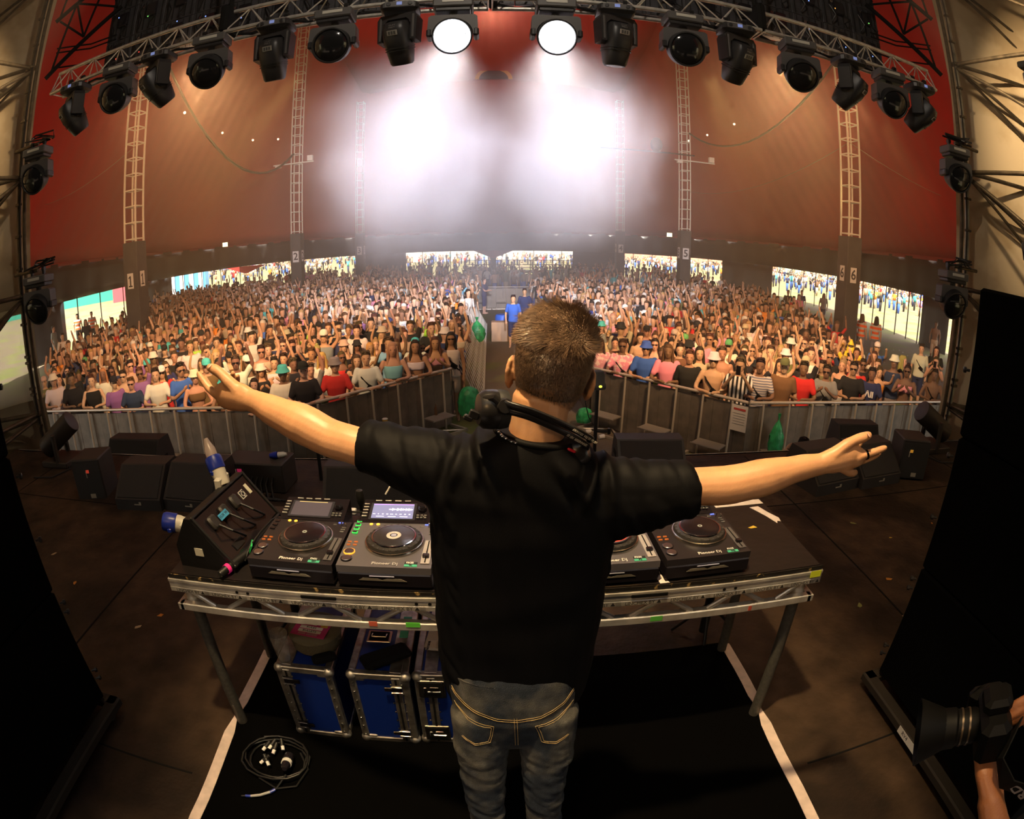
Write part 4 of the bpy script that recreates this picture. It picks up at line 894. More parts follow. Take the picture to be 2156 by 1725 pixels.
# ---------------------------------------------------------------- towers, front truss, screen backs
TY = 5.2
def tower(s):
    side = 'left' if s < 0 else 'right'; x = s * 5.98
    r = empty('scaffold_tower', (x, TY, GZ)); tag(r, 'tall scaffold tower with braces at the %s edge of the stage' % side, 'scaffold tower')
    zs = [-.15, .35, 1.9, 3.45, 5.0, 6.55, 8.1]
    mb = MB(); mb.cyl((0, 0, 0), (0, 0, 12), .035, n=12); mb.build('standard', SCAF if s < 0 else mat('galvanised', (.30, .28, .22), .45, metal=.6, noise=(5, .5)), r, smooth=True)
    mb = MB(); mb.cyl((s * -.10, .02, 0), (s * -.10, .02, 12), .030, n=10); mb.build('standard', SCAF, r, smooth=True)
    for (dx, dy) in ((s * 2.6, -1.2), (s * .2, -2.6)): mb = MB(); mb.cyl((dx, dy, 0), (dx, dy, 12), .035, n=10); mb.build('standard', SCAF, r, smooth=True)
    for i, z in enumerate(zs):
        zz = z - GZ
        mb = MB(); mb.lathe([(.05, -.03), (.075, -.01), (.075, .01), (.05, .03)], (0, 0, zz), n=12); mb.box((s * .06, -.02, zz), (.11, .09, .07), bev=.01); mb.build('coupler', SCAF, r)
        for (dx, dy) in ((s * 2.6, -1.2), (s * .2, -2.6)):
            mb = MB(); mb.cyl((0, 0, zz), (dx, dy, zz), .030, n=10); mb.build('ledger', SCAF, r, smooth=True)
            if i > 0: mb = MB(); mb.cyl((0, 0, zz - .05), (dx, dy, zs[i - 1] - GZ + .05), .027, n=10); mb.build('diagonal_brace', SCAF, r, smooth=True)
        if i > 0: mb = MB(); mb.cyl((.0, 0, zz - .04), (s * 2.6, -1.2, zs[i - 1] - GZ - .6), .024, n=8); mb.build('diagonal_brace', SCAF, r, smooth=True)
        for k in range(3):
            zc = zz + .35 + k * .42; mb = MB(); mb.box((s * -.005, -.02, zc), (.095, .07, .035), bev=.006); mb.build('clip', SCAF, r)
    mb = MB(); pts = [(s * -.06 + .012 * math.sin(i * 1.3), -.04, .4 + i * .35) for i in range(32)]; mb.tube(pts, .009, n=6); mb.build('cable_run', BLK, r, smooth=True)
tower(-1); tower(1)
def side_tarp(s):
    side = 'left' if s < 0 else 'right'
    m = mat('tarp_beige', (.56, .44, .28), .75, spec=.2, twocol=((.42, .31, .18), 1.4, .45, .6), bump=(2.2, .35))
    x0 = s * 6.25; nm = 'wall_%s' % ('stage_left' if s < 0 else 'stage_right')
    def sheet(name, z0, z1, mm, lab, kind='structure'):
        mb = MB(); vs = []; fs = []; n = 26; R = 8
        for i in range(n + 1):
            u = i / n; y = TY + .45 - 7.5 * u; x = x0 + s * (2.9 * min(1, u * 2.3)) + s * .04 * math.sin(u * 40)
            for q in range(R + 1): z = z0 + (z1 - z0) * q / R; vs.append((x + s * .03 * math.sin(z * 1.7 + u * 9), y, z))
        for i in range(n):
            for q in range(R): a = i * (R + 1) + q; fs.append((a, a + 1, a + R + 2, a + R + 1))
        mb.add(vs, fs); o = mb.build(name, mm, smooth=True, angle=180); o.modifiers.new('thickness', 'SOLIDIFY').thickness = .01
        tag(o, lab, kind=kind); return o
    sheet(nm, 1.75 if s < 0 else -1.5, 11, m, 'beige tarpaulin stretched behind the scaffold braces at the %s side of the stage' % side)
    if s < 0:
        g = mat('tarp_clear', (.60, .52, .30), .35, alpha=.45, spec=.3)
        sheet('window_1', .45, 1.75, g, 'see-through plastic sheet in the left side wall of the stage')
        sheet('wall_stage_left_low', GZ, .45, mat('tarp_olive', (.16, .13, .07), .8, noise=(2, .4)), 'olive tarpaulin low in the left side wall of the stage')
side_tarp(-1); side_tarp(1)
def truss():
    r = empty('lighting_truss', (0, TY, 4.40)); tag(r, 'silver triangular lighting truss spanning the front of the stage', 'lighting truss')
    chords = [(-.10, 0), (.17, 0), (.035, .30)]      # (dy, dz): two below, one above ... front lower, rear lower, top
    XL = 5.38; joints = [-5.38, -2.75, -.02, 2.75, 5.38]
    for k in range(4):
        a, b = joints[k] + .02, joints[k + 1] - .02
        for dy, dz in chords: mb = MB(); mb.cyl((a, dy, dz), (b, dy, dz), .025, n=12); mb.build('chord', ALU, r, smooth=True)
        n = 6; st = (b - a) / n
        for i in range(n):
            x0 = a + i * st; x1 = x0 + st / 2; x2 = x0 + st
            for dy in (chords[0][0], chords[1][0]):
                for p, q in (((x0, dy, 0), (x1, .035, .30)), ((x1, .035, .30), (x2, dy, 0))): mb = MB(); mb.cyl(p, q, .0085, n=6); mb.build('lacing', ALU, r, smooth=True)
        for xx in (a, b):
            mb = MB()
            for j in range(3): p = chords[j]; q = chords[(j + 1) % 3]; mb.cyl((xx, p[0], p[1]), (xx, q[0], q[1]), .010, n=8)
            mb.build('end_frame', ALU, r)
    for x in (-2.75, 0, 2.75):
        mb = MB(); mb.cyl((x, .03, .30), (x, .03, 6.4), .03, n=8); mb.build('hanging_sling', BLKM, r, smooth=True)
        mb = MB(); mb.box((x, .035, .18), (.10, .34, .36), bev=.03); mb.build('cable_loom', BLKM, r)
    mb = MB(); mb.tube([(-5.0 + i * .25, .16 + .03 * math.sin(i), .04 + .03 * math.sin(i * 2.3)) for i in range(41)], .018, n=6); mb.build('cable_run', BLK, r, smooth=True)
    return r
truss()
def clamp(mb):
    mb.box((0, 0, -.01), (.26, .04, .02))
    for x in (-.10, .10): mb.box((x, 0, .03), (.035, .05, .10), bev=.008); mb.cyl((x - .02, 0, .06), (x + .02, 0, .06), .034, n=10)
FX = mat('fixture_black', (.022, .021, .022), .42); FXG = mat('fixture_grey', (.085, .080, .078), .5); FXL = mat('fixture_lens', (.012, .012, .013), .12, spec=.7)
def fixture_proto(kind):
    """origin at the truss pipe; +Y towards the audience, the camera looks from -Y"""
    r = empty('moving_head')
    if kind == 'wash':
        mb = MB(); clamp(mb); mb.build('clamp', BLK, r)
        mb = MB(); mb.box((0, 0, -.055), (.37, .27, .10), bev=.012); mb.build('base', FXG, r)
        mb = MB()
        mb.box((0, 0, -.125), (.33, .22, .05), bev=.01); mb.build('base_lower', FX, r)
        mb = MB(); mb.box((0, -.137, -.045), (.20, .006, .035), bev=.002); mb.build('control_strip', mat('strip_pale', (.5, .48, .42), .4), r)
        mb = MB(); mb.cyl((0, 0, -.145), (0, 0, -.19), .04, n=14); mb.build('pan_bearing', FXG, r, smooth=True)
        mb = MB()
        outer = [(-.235, .02), (-.225, .215), (-.20, .235), (.20, .235), (.225, .215), (.235, .02), (.19, .02)]
        arc = [(.19 * math.cos(rad(a)), .02 + .175 * math.sin(rad(a))) for a in range(0, 181, 15)][1:-1]
        poly = outer + arc + [(-.19, .02)]
        mb.prism(poly, .16, M=Matrix.Translation((0, .08, -.42)) @ Matrix.Rotation(PI / 2, 4, 'X')); yk = mb.build('yoke', FXG, r)
        for s in (-1, 1): mb = MB(); mb.box((s * .215, 0, -.375), (.052, .175, .09), bev=.015); mb.build('tilt_housing', FX, r)
        h = empty('head_mount', (0, 0, -.385), parent=r); h['kind'] = 'group'
    else:
        mb = MB(); clamp(mb); mb.build('clamp', BLK, r)
        mb = MB(); mb.box((0, 0, -.065), (.36, .30, .11), bev=.03); mb.build('base', FX, r, smooth=True)
        mb = MB(); mb.box((0, -.152, -.055), (.27, .006, .06), bev=.002); mb.build('rear_panel', FXG, r)
        for s in (-1, 1): mb = MB(); mb.lathe([(.022, 0), (.022, .004), (.016, .006), (.001, .006)], (s * .10, -.155, -.055), (0, -1, 0), n=14); mb.build('fan_vent', FX, r)
        mb = MB(); mb.box((0, -.157, -.05), (.05, .004, .035)); mb.build('display', mat('fixture_display', (.1, .12, .3), .3, emit=(.4, .5, 1), estr=.35), r)
        poly = [(-.19, -.30), (-.20, -.05), (-.17, 0), (.17, 0), (.20, -.05), (.19, -.30), (.135, -.30), (.135, -.10), (.09, -.055), (-.09, -.055), (-.135, -.10), (-.135, -.30)]
        mb = MB(); mb.prism(poly, .15, M=Matrix.Translation((0, .075, -.135)) @ Matrix.Rotation(PI / 2, 4, 'X')); mb.build('yoke', FX, r)
        for s in (-1, 1): mb = MB(); mb.box((s * .163, -.078, -.29), (.022, .008, .26), bev=.003); mb.build('yoke_trim', FXG, r)
    return r
def add_head(r, kind, tilt, pan=0.0, lit=False, piv=None):
    """head rotated about the tilt axis; tilt 0 = pointing straight down, + = towards the audience, - = towards the stage"""
    piv = piv or ((0, 0, -.385) if kind == 'wash' else (0, 0, -.40))
    M = Matrix.Translation(piv) @ Matrix.Rotation(pan, 4, 'Z') @ Matrix.Rotation(tilt, 4, 'X')     # local -Z is the light's direction
    key = (kind, lit)
    if kind == 'wash':
        mb = MB(); mb.M = M; mb.lathe([(.001, .15), (.10, .14), (.165, .08), (.182, .0), (.185, -.06), (.180, -.105), (.168, -.112)], n=32); mb.build('head', FX, r, smooth=True)
        mb = MB(); mb.M = M; mb.lathe([(.168, -.108), (.184, -.112), (.186, -.125), (.172, -.128), (.166, -.120)], n=32, closed=True); mb.build('lens_ring', FX, r, smooth=True)
        if lit:
            mb = MB(); mb.M = M; pts = [(0, 0)]
            for rr, k in ((.050, 6), (.098, 12), (.143, 18)): pts += [(rr * math.cos(2 * PI * i / k), rr * math.sin(2 * PI * i / k)) for i in range(k)]
            mb.lathe([(.001, -.112), (.166, -.112)], n=32); mb.build('lens_plate', mat('lamp_white', (1, 1, 1), .4, emit=(.93, .93, 1.0), estr=5.0), r)
            for (x, y) in pts:
                mb = MB(); mb.M = M; mb.lathe([(.024, -.110), (.022, -.122), (.012, -.130), (.001, -.132)], (x, y, 0), n=10); mb.build('lens', mat('lamp_white_hot', (1, 1, 1), .4, emit=(.95, .95, 1.0), estr=9.0), r, smooth=True)
        else:
            mb = MB(); mb.M = M; mb.lathe([(.167, -.112), (.14, -.135), (.09, -.152), (.04, -.160), (.001, -.161)], n=32); mb.build('lens', FXL, r, smooth=True)
    else:
        mb = MB(); mb.M = M
        R = lambda z, a, b, p=3.2: ring((0, 0, z), (1, 0, 0), (0, 1, 0), a, b, 20, p)
        mb.loft([R(.20, .06, .06), R(.19, .105, .11), R(.12, .128, .15), R(-.02, .128, .155), R(-.06, .122, .145), R(-.14, .115, .13), R(-.24, .108, .112, 2.4), R(-.26, .095, .10, 2.2)]); mb.build('head', FX, r, smooth=True, angle=50)
        mb = MB(); mb.M = M
        for z in (-.075, -.10): mb.loft([R(z, .126, .150), R(z - .008, .126, .150)])
        mb.build('cooling_rib', BLK, r)
        mb = MB(); mb.M = M; mb.box((0, -.152, .085), (.10, .010, .055), bev=.003); mb.build('badge_plate', mat('badge_grey', (.30, .29, .27), .4, metal=.4), r)
        mb = MB(); mb.M = M
        for i in (-1, 0, 1): mb.box((i * .026, -.158, .085), (.018, .003, .034))
        mb.build('badge_window', mat('badge_dark', (.06, .06, .06), .3), r)
        text_obj('lettering', 'CLAY\nPAKY', .026, M @ Matrix.Translation((0, -.137, .152)) @ Matrix.Rotation(rad(60), 4, 'X'), mat('badge_grey', (.30, .29, .27), .4, metal=.4), r)
        mb = MB(); mb.M = M; mb.lathe([(.090, -.258), (.075, -.262), (.001, -.264)], n=20); mb.build('lens', FXL, r)
        for s in (-1, 1): mb = MB(); mb.M = M; mb.cyl((s * .12, 0, 0), (s * .145, 0, 0), .05, n=16); mb.build('pivot', FX, r)
WS = fixture_proto('wash'); PS = fixture_proto('profile')
def fixture(kind, x, z, tilt, yaw, label, y=None, lit=False, pitch=0, pan=0.0, first=[True, True]):
    src = WS if kind == 'wash' else PS
    i = 0 if kind == 'wash' else 1
    if first[i]: r = src; first[i] = False
    else: r = copy_tree(PROTO[kind])
    r.location = (x, TY - .10 if y is None else y, z); r.rotation_euler = (pitch, 0, yaw)
    for c in list(r.children):
        if c.name.startswith('head_mount'): bpy.data.objects.remove(c)
    for c in r.children:
        if c.name.split('.')[0] in ('yoke', 'yoke_trim', 'tilt_housing'): c.rotation_euler = (0, 0, pan)
    add_head(r, kind, tilt, pan, lit=lit)
    tag(r, label, 'stage light', 'wash lights on the truss' if kind == 'wash' else 'profile lights on the truss')
    return r
# keep untouched prototypes for copying
PROTO = {}
for k, s_ in (('wash', WS), ('profile', PS)):
    p = copy_tree(s_); p.name = 'proto'; PROTO[k] = p
ZT = 4.37
LIGHTS = [('profile', -4.86, .62, .10, 'black profile light at the far left end of the truss, head tipped down'),
 ('wash', -4.12, -1.25, .18, 'black wash light second from the left end of the truss'),
 ('profile', -3.55, .72, .05, 'black profile light whose head crosses in front of the leftmost ladder mast'),
 ('wash', -2.86, -.95, .12, 'black wash light third from the left pair above the drooping cable'),
 ('profile', -2.12, .30, .05, 'black profile light hanging nose down left of the second ladder mast'),
 ('wash', -1.50, -1.25, .02, 'dark wash light in front of the top of the second ladder mast'),
 ('profile', -.86, .42, .05, 'profile light just left of the left glowing lamp, nose in the smoke'),
 ('wash', -.36, -1.15, .0, 'glowing white wash light left of the centre of the truss'),
 ('wash', .59, -1.10, .0, 'glowing white wash light right of the centre of the truss'),
 ('profile', 1.16, .20, -.05, 'profile light just right of the right glowing lamp'),
 ('wash', 1.84, -1.25, -.03, 'dark wash light in front of the top of the fifth ladder mast'),
 ('profile', 2.42, .55, -.10, 'profile light with a bright badge right of the fifth ladder mast'),
 ('wash', 3.16, -.95, -.18, 'black wash light over the pleated red canopy on the right'),
 ('profile', 3.86, .75, -.05, 'black profile light in front of the top of the rightmost ladder mast'),
 ('wash', 4.48, -1.10, -.20, 'black wash light second from the right end of the truss'),
 ('profile', 5.02, .85, -.10, 'black profile light at the far right end of the truss')]
PAN = {-4.86: -.6, -3.55: -.6, -.86: -.3, 1.16: .35, 2.42: .35, 3.86: .65, 5.02: .6, -2.12: -.1}
for kind, x, tl, yw, lab in LIGHTS: fixture(kind, x, ZT, tl, yw, lab, lit='glowing' in lab, pan=PAN.get(x, 0))
for (x, z, lab) in ((-5.50, 3.72, 'black wash light clamped high on the left scaffold tower'), (-5.48, 2.12, 'black wash light clamped low on the left scaffold tower'),
                    (5.64, 3.70, 'black wash light clamped high on the right scaffold tower'), (5.60, 2.10, 'black wash light clamped low on the right scaffold tower')):
    o = fixture('wash', x, z, -1.2, .25 if x < 0 else -.25, lab)
    mb = MB(); s = 1 if x > 0 else -1; mb.cyl((0, 0, .06), (s * .45, .06, .06), .024, n=10); mb.build('bracket', SCAF, o, smooth=True)
    mb = MB(); rnd = random.Random(int(z * 10 + x)); pts = [(rnd.uniform(-.2, .3), rnd.uniform(-.1, .1), .06 + rnd.uniform(0, .12)) for _ in range(14)]; mb.tube(pts, .012, n=5); mb.build('cable_bundle', BLK, o, smooth=True)
def rm_tree(o):
    for c in list(o.children): rm_tree(c)
    bpy.data.objects.remove(o)
for k in PROTO: rm_tree(PROTO[k])
# backs of the video panels above and beyond the truss
def video_wall():
    pm = mat('panel_back', (.040, .040, .046), .5, noise=(6, .4)); rnd = random.Random(6); W_ = .5
    colr = {'blue': mat('led_blue', (.1, .15, .9), .4, emit=(.25, .4, 1.0), estr=1.6), 'green': mat('led_green', (.1, .6, .1), .4, emit=(.3, 1, .2), estr=1.2), 'amber': mat('led_amber', (.8, .4, .05), .4, emit=(1, .5, .1), estr=1.2), 'red': mat('led_red', (.8, .05, .05), .4, emit=(1, .08, .05), estr=1.2)}
    proto = None; NX = 21; 
    for row in range(3):
        for i in range(NX):
            x = (i - (NX - 1) / 2) * .505; z = 5.06 + row * .505
            if proto is None:
                p = empty('led_panel', (0, 0, 0))
                mb = MB(); mb.box((0, 0, 0), (.5, .06, .5), bev=.006); mb.build('cabinet', pm, p)
                mb = MB()
                for q in range(5): mb.box((-.2 + q * .1, -.034, 0), (.012, .012, .46))
                mb.build('cooling_rib', BLK, p)
                mb = MB(); mb.box((.03, -.055, .06), (.17, .05, .22), bev=.012); mb.build('power_module', BLKG, p)
                mb = MB(); mb.tube([(-.12, -.06, .20), (-.16, -.10, .05), (-.08, -.12, -.1), (-.14, -.08, -.22)], .011, n=6); mb.build('cable_loop', BLK, p, smooth=True)
                mb = MB(); mb.tube([(.1, -.08, -.05), (.16, -.13, -.12), (.06, -.12, -.2), (.12, -.08, -.25)], .010, n=6); mb.build('cable_loop', BLK, p, smooth=True)
                mb = MB(); mb.lathe([(.020, 0), (.020, .004), (.012, .004), (.012, 0)], (-.10, -.085, .13), (0, -1, 0), n=12, closed=True); mb.build('latch_ring', STEEL, p)
                proto = p; o = p
            else: o = copy_tree(proto)
            o.location = (x, 6.15, z)
            for c in list(o.children):
                if c.name.startswith('status_light'): bpy.data.objects.remove(c)
            cn = rnd.choice(['blue', 'blue', 'blue', 'green', 'amber', 'blue', 'red']); mb = MB(); mb.ball((rnd.uniform(-.12, .14), -.088, rnd.uniform(-.1, .2)), (.010, .006, .010), n=8); mb.build('status_light', colr[cn], o)
            tag(o, 'black video panel back above the truss, %s row, %s from the left' % (['bottom', 'middle', 'top'][row], ORD[i]), 'video panel', 'video panel backs above the truss')
video_wall()
def roof_steel():
    for s in (-1, 1):
        side = 'left' if s < 0 else 'right'
        r = empty('roof_truss', (s * 5.55, 5.7, 5.6)); tag(r, 'dark steel roof truss with cross braces beside the %s tower' % side, 'roof truss')
        mb = MB(); a, b, c, d = (-.45, 0, -.2), (-.45, 0, 2.6), (.30, 0, -.5), (.30, 0, 2.6)
        P0 = [(-.55, .25, .2), (.35, -.25, -.75)]; P1 = [(-.55, .25, 1.0), (.35, -.25, .15)]; P2 = [(-.55, .3, 2.0), (.35, -.25, 1.3)]
        for p, q in (P0, P1, P2): mb = MB(); mb.cyl((s * p[0], p[1], p[2]), (s * q[0], q[1], q[2]), .035, n=8); mb.build('chord', BLKM, r, smooth=True)
        for (p, q) in (((-.5, .2, .2), (-.3, .1, .9)), ((-.3, .1, .8), (-.1, 0, -.2)), ((-.1, 0, -.2), (.1, -.1, .4)), ((.1, -.1, .4), (.3, -.2, -.7)), ((-.5, .2, 1.0), (-.2, .1, 1.8)), ((-.2, .1, 1.8), (0, 0, .5)), ((0, 0, .5), (.2, -.1, 1.4)), ((.2, -.1, 1.4), (.33, -.2, .2)), ((-.5, .2, .2), (.1, -.1, .4)), ((-.1, 0, -.2), (.3, -.2, .15))):
            mb = MB(); mb.cyl((s * p[0], p[1], p[2]), (s * q[0], q[1], q[2]), .018, n=6); mb.build('lattice_bar', BLKM, r, smooth=True)
        for z in (-.55, -.62, -.86): mb = MB(); mb.tube([(s * -.6, .2, z + .25), (s * -.2, .1, z + .22), (s * .35, -.1, z + .30)], .012, n=6); mb.build('steel_wire', BLKM, r, smooth=True)
roof_steel()
def line_array():
    r = empty('line_array', (7.35, 4.25, 0)); tag(r, 'curved black line array of loudspeakers hanging behind the right scaffold braces', 'line array')
    z = 5.15; y = 0
    mb = MB(); mb.box((0, 0, z + .10), (1.0, .7, .10), bev=.02); mb.build('flying_frame', BLKM, r)
    for i in range(10):
        a = rad(2 + 2.2 * i); T = Matrix.Translation((-.012 * i * i * .4, y, z - .13)) @ Matrix.Rotation(-a * .6, 4, 'X')
        c = empty('array_cabinet', parent=r)
        mb = MB(); mb.M = T; mb.box((0, 0, 0), (.92, .60, .25), bev=.02); mb.build('cabinet', mat('array_black', (.012, .011, .010), .6), c)
        mb = MB(); mb.M = T; mb.box((-.465, -.1, 0), (.012, .16, .15), bev=.004); mb.build('side_handle', mat('array_grey', (.09, .085, .075), .5), c)
        mb = MB(); mb.M = T; mb.box((-.25, -.305, .0), (.16, .012, .12), bev=.004); mb.build('rear_handle', mat('array_grey', (.09, .085, .075), .5), c)
        mb = MB(); mb.M = T; mb.box((-.25, -.313, .0), (.03, .006, .10)); mb.build('handle_bar', mat('badge_pale', (.42, .38, .28), .5), c)
        z -= .268
    mb = MB(); mb.box((0, 0, 6.35), (.20, .18, .34), bev=.03); mb.build('chain_hoist', BLKG, r)
    mb = MB(); mb.cyl((0, 0, 5.25), (0, 0, 6.2), .018, n=6); mb.build('hoist_chain', mat('chain', (.25, .22, .16), .4, metal=.8), r)
    text_obj('lettering', 'CM', .10, Matrix.Translation((-.0, -.092, 6.38)) @ Matrix.Rotation(PI / 2, 4, 'X'), WHT, r, bold=.004)
    mb = MB(); mb.box((0, -.092, 6.31), (.14, .004, .012)); mb.build('hoist_stripe', mat('red_patch', (.7, .08, .04), .5), r)
line_array()
# ---------------------------------------------------------------- mast towers with numbered boxes
def mast(x, y, ztop, num, label):
    r = empty('ladder_mast', (x, y, GZ)); tag(r, label, 'tent mast', 'masts of the big top'); a = .315; zb = 2.93 - GZ
    near = y < 20
    bm = mat('mast_box', (.050, .042, .034), .6, noise=(3, .2))
    mb = MB(); mb.box((0, 0, zb / 2), (2 * a, 2 * a, zb), bev=.01); mb.build('padded_box', bm, r)
    mw = mat('mast_white', (.62, .56, .44), .5)
    c = .25
    for sx in (-1, 1):
        for sy in (-1, 1): mb = MB(); mb.box((sx * c, sy * c, (zb + ztop - GZ) / 2), (.055, .055, ztop - GZ - zb)); mb.build('mast_leg', mw, r)
    for s, ax in ((-1, 0), (1, 0), (-1, 1), (1, 1)):
        mb = MB(); z = zb + .1
        while z < ztop - GZ:
            if ax == 0: mb.box((0, s * c, z), (2 * c, .035, .04))
            else: mb.box((s * c, 0, z), (.035, 2 * c, .04))
            z += .56
        mb.build('ladder_rungs', mw, r)['kind'] = 'stuff'
    sx = -1 if x > 0 else 1
    cw, ch = (.27, .52) if near else (.36, .62); zc = 1.62 - GZ
    card = mat('card_white', (.60, .56, .50), .6); ink = mat('card_ink', (.02, .02, .02), .7)
    xo = -.02 if near else 0
    mb = MB(); mb.box((xo, -a - .004, zc), (cw, .006, ch)); mb.build('number_card', card, r)
    def digit(M):
        if num != '1': text_obj('lettering', num, ch * .92, M, ink, r, bold=.010); return
        h = ch * .33; w = ch * .055; mb = MB(); mb.prism([(-w, -h), (w, -h), (w, h), (-w * .7, h), (-w * 3.2, h * .62), (-w * 3.2, h * .40), (-w, h * .60)], .002, M=M); mb.prism([(-w * 3, -h - w), (w * 3, -h - w), (w * 3, -h + w * .6), (-w * 3, -h + w * .6)], .002, M=M); mb.build('lettering', ink, r)
    digit(Matrix.Translation((xo, -a - .008, zc)) @ Matrix.Rotation(PI / 2, 4, 'X'))
    mb = MB(); mb.box((sx * (a + .004), -.02, zc + .03), (.006, cw, ch)); mb.build('number_card', card, r)
    digit(Matrix.Translation((sx * (a + .008), -.02, zc + .03)) @ Matrix.Rotation(sx * PI / 2, 4, 'Z') @ Matrix.Rotation(PI / 2, 4, 'X'))
for i, (x, y, zt) in enumerate(((-12.0, 16.2, 18.0), (-10.8, 30.3, 17.6), (-9.7, 41.3, 13.2), (9.5, 41.3, 13.2), (10.7, 30.3, 17.6), (12.0, 16.2, 18.0))):
    mast(x, y, zt, str(i + 1), 'white ladder mast rising from the black box numbered %s' % NUM[i + 1])
def venue_bits():
    def wire(pts, r, nm, lab, m=BLK):
        mb = MB(); mb.tube(pts, r, n=6); tag(mb.build(nm, m, smooth=True), lab, 'cable')
    def droop(a, b, sag, n=16): a = Vector(a); b = Vector(b); return [a.lerp(b, i / n) - Vector((0, 0, sag * 4 * (i / n) * (1 - i / n))) for i in range(n + 1)]
    wire(droop((-11.6, 16.2, 10.6), (-10.9, 30, 7.5), 2.9), .06, 'sagging_cable', 'dark cable sagging from the mast numbered one towards the mast numbered two')
    wire(droop((11.7, 16.2, 9.4), (10.9, 30, 8.6), 1.9), .05, 'sagging_cable', 'dark cable sagging from the mast numbered six towards the mast numbered five')
    wm = mat('wire_pale', (.35, .22, .15), .6)
    wire(droop((12, 16.2, 6.3), (10.9, 30.3, 5.2), .8), .012, 'wire', 'thin wire between the masts numbered five and six', wm)
    wire(droop((12, 16.2, 6.3), (22.5, 19.5, 6.0), .4), .012, 'wire', 'thin wire running right from the mast numbered six', wm)
    wire(droop((-12, 16.2, 6.3), (-22, 19.5, 6.0), .6), .012, 'wire', 'thin wire running left from the mast numbered one', wm)
    for (x, y, z, lab) in ((-21.4, 42.0, 3.05, 'small glowing exit sign under the eave left of the mast numbered two'), (15.2, 47.0, 3.0, 'small glowing exit sign under the eave left of the mast numbered five')):
        r = empty('exit_sign', (x, y, z)); tag(r, lab, 'exit sign')
        mb = MB(); mb.box((0, 0, 0), (.55, .10, .40), bev=.02); mb.build('housing', BLK, r)
        mb = MB(); mb.box((0, -.055, 0), (.48, .02, .34)); mb.build('panel', mat('exit_glow', (.8, .8, .5), .4, emit=(1, .95, .6), estr=2.5), r)
    # small string lamps on the canopy
    for bi, (az_, el, d) in enumerate(((-31.5, 15.0, 27), (-27.4, 12.6, 33), (-24.2, 11.6, 36), (-21.6, 11.5, 38), (24.6, 13.0, 33), (21.8, 11.7, 37), (19.9, 11.0, 39))):
        x = d * math.sin(rad(az_)); y = d * math.cos(rad(az_)); z = 1.95 + d * math.tan(rad(el))
        mb = MB(); mb.ball((0, 0, 0), .075, n=8)
        tag(mb.build('bulb', mat('bulb_glow', (.9, .85, .6), .4, emit=(1, .9, .62), estr=2.0), loc=(x, y, z)), 'tiny pale bulb high under the red canopy, %s, %s from the outer end' % ('left side' if x < 0 else 'right side', ORD[bi if bi < 4 else bi - 4]), 'bulb', 'pale bulbs under the canopy, %s side' % ('left' if x < 0 else 'right'))
    # yellow ringed vent in the crown
    mb = MB(); r = empty('vent_ring', (.15, 40.6, 14.35), (rad(75), 0, 0)); tag(r, 'dark oval vent with a yellow rim high in the centre of the canopy', 'vent')
    arc = lambda R: [(R * math.cos(PI * i / 20), R * .8 * math.sin(PI * i / 20)) for i in range(21)]
    mb = MB(); mb.prism(arc(1.35) + arc(1.05)[::-1], .06); mb.build('rim', mat('vent_yellow', (.75, .42, .04), .5), r)
    mb = MB(); mb.prism(arc(1.05), .04); mb.build('opening', mat('vent_dark', (.08, .04, .05), .8), r)
    # speaker cluster hanging on a bar near mast 5
    r = empty('delay_lamp', (9.7, 29.5, 7.3)); tag(r, 'small dark lamp on a short bar beside the mast numbered five', 'lamp')
    mb = MB(); mb.ball((-.9, 0, .3), (.35, .3, .45), n=10); mb.build('head', BLK, r, smooth=True)
    mb = MB(); mb.cyl((-4.0, 0, -.1), (1.3, 0, -.1), .04, n=6); mb.cyl((-.9, 0, -.1), (-.9, 0, .3), .03, n=6); mb.build('bar', BLK, r)
    for (x, y, lab) in ((12.0 - .9, 30.0, 'short cross bar on the mast numbered five'), (-10.8, 30.0, 'short cross bar on the mast numbered two')):
        mb = MB(); mb.cyl((-1.2, 0, 0), (1.2, 0, 0), .04, n=6); mb.box((1.0, 0, .2), (.3, .2, .3)); mb.box((-.9, 0, -.1), (.3, .2, .15)); tag(mb.build('cross_bar', mat('mast_white', (.62, .56, .44), .5), loc=(x, y - .3, 6.9)), lab, 'bar')
    # poles inside the wall openings
    for oi, (a0, a1, step) in enumerate(((-44.5, -37.0, 2.5), (-32.8, -20.5, 2.0), (-8.6, 8.2, 2.8), (13.2, 23.4, 1.9), (28.6, 44.6, 1.25), (47.6, 52, 1.6))):
        a = a0 + step * .6; k = 0; reg = ['left', 'back left', 'back', 'back right', 'right', 'far right'][oi]
        while a < a1 - .2:
            p = per_at(a); mb = MB(); mb.cyl((p.x * .995, p.y * .995, GZ), (p.x * .995, p.y * .995, OPZ + .1), .035, n=6)
            tag(mb.build('wall_pole', BLKM), 'thin black pole in the %s opening of the tent wall, %s from the left' % (reg, ORD[k]), 'pole', 'black poles in the %s opening' % reg); a += step; k += 1
venue_bits()

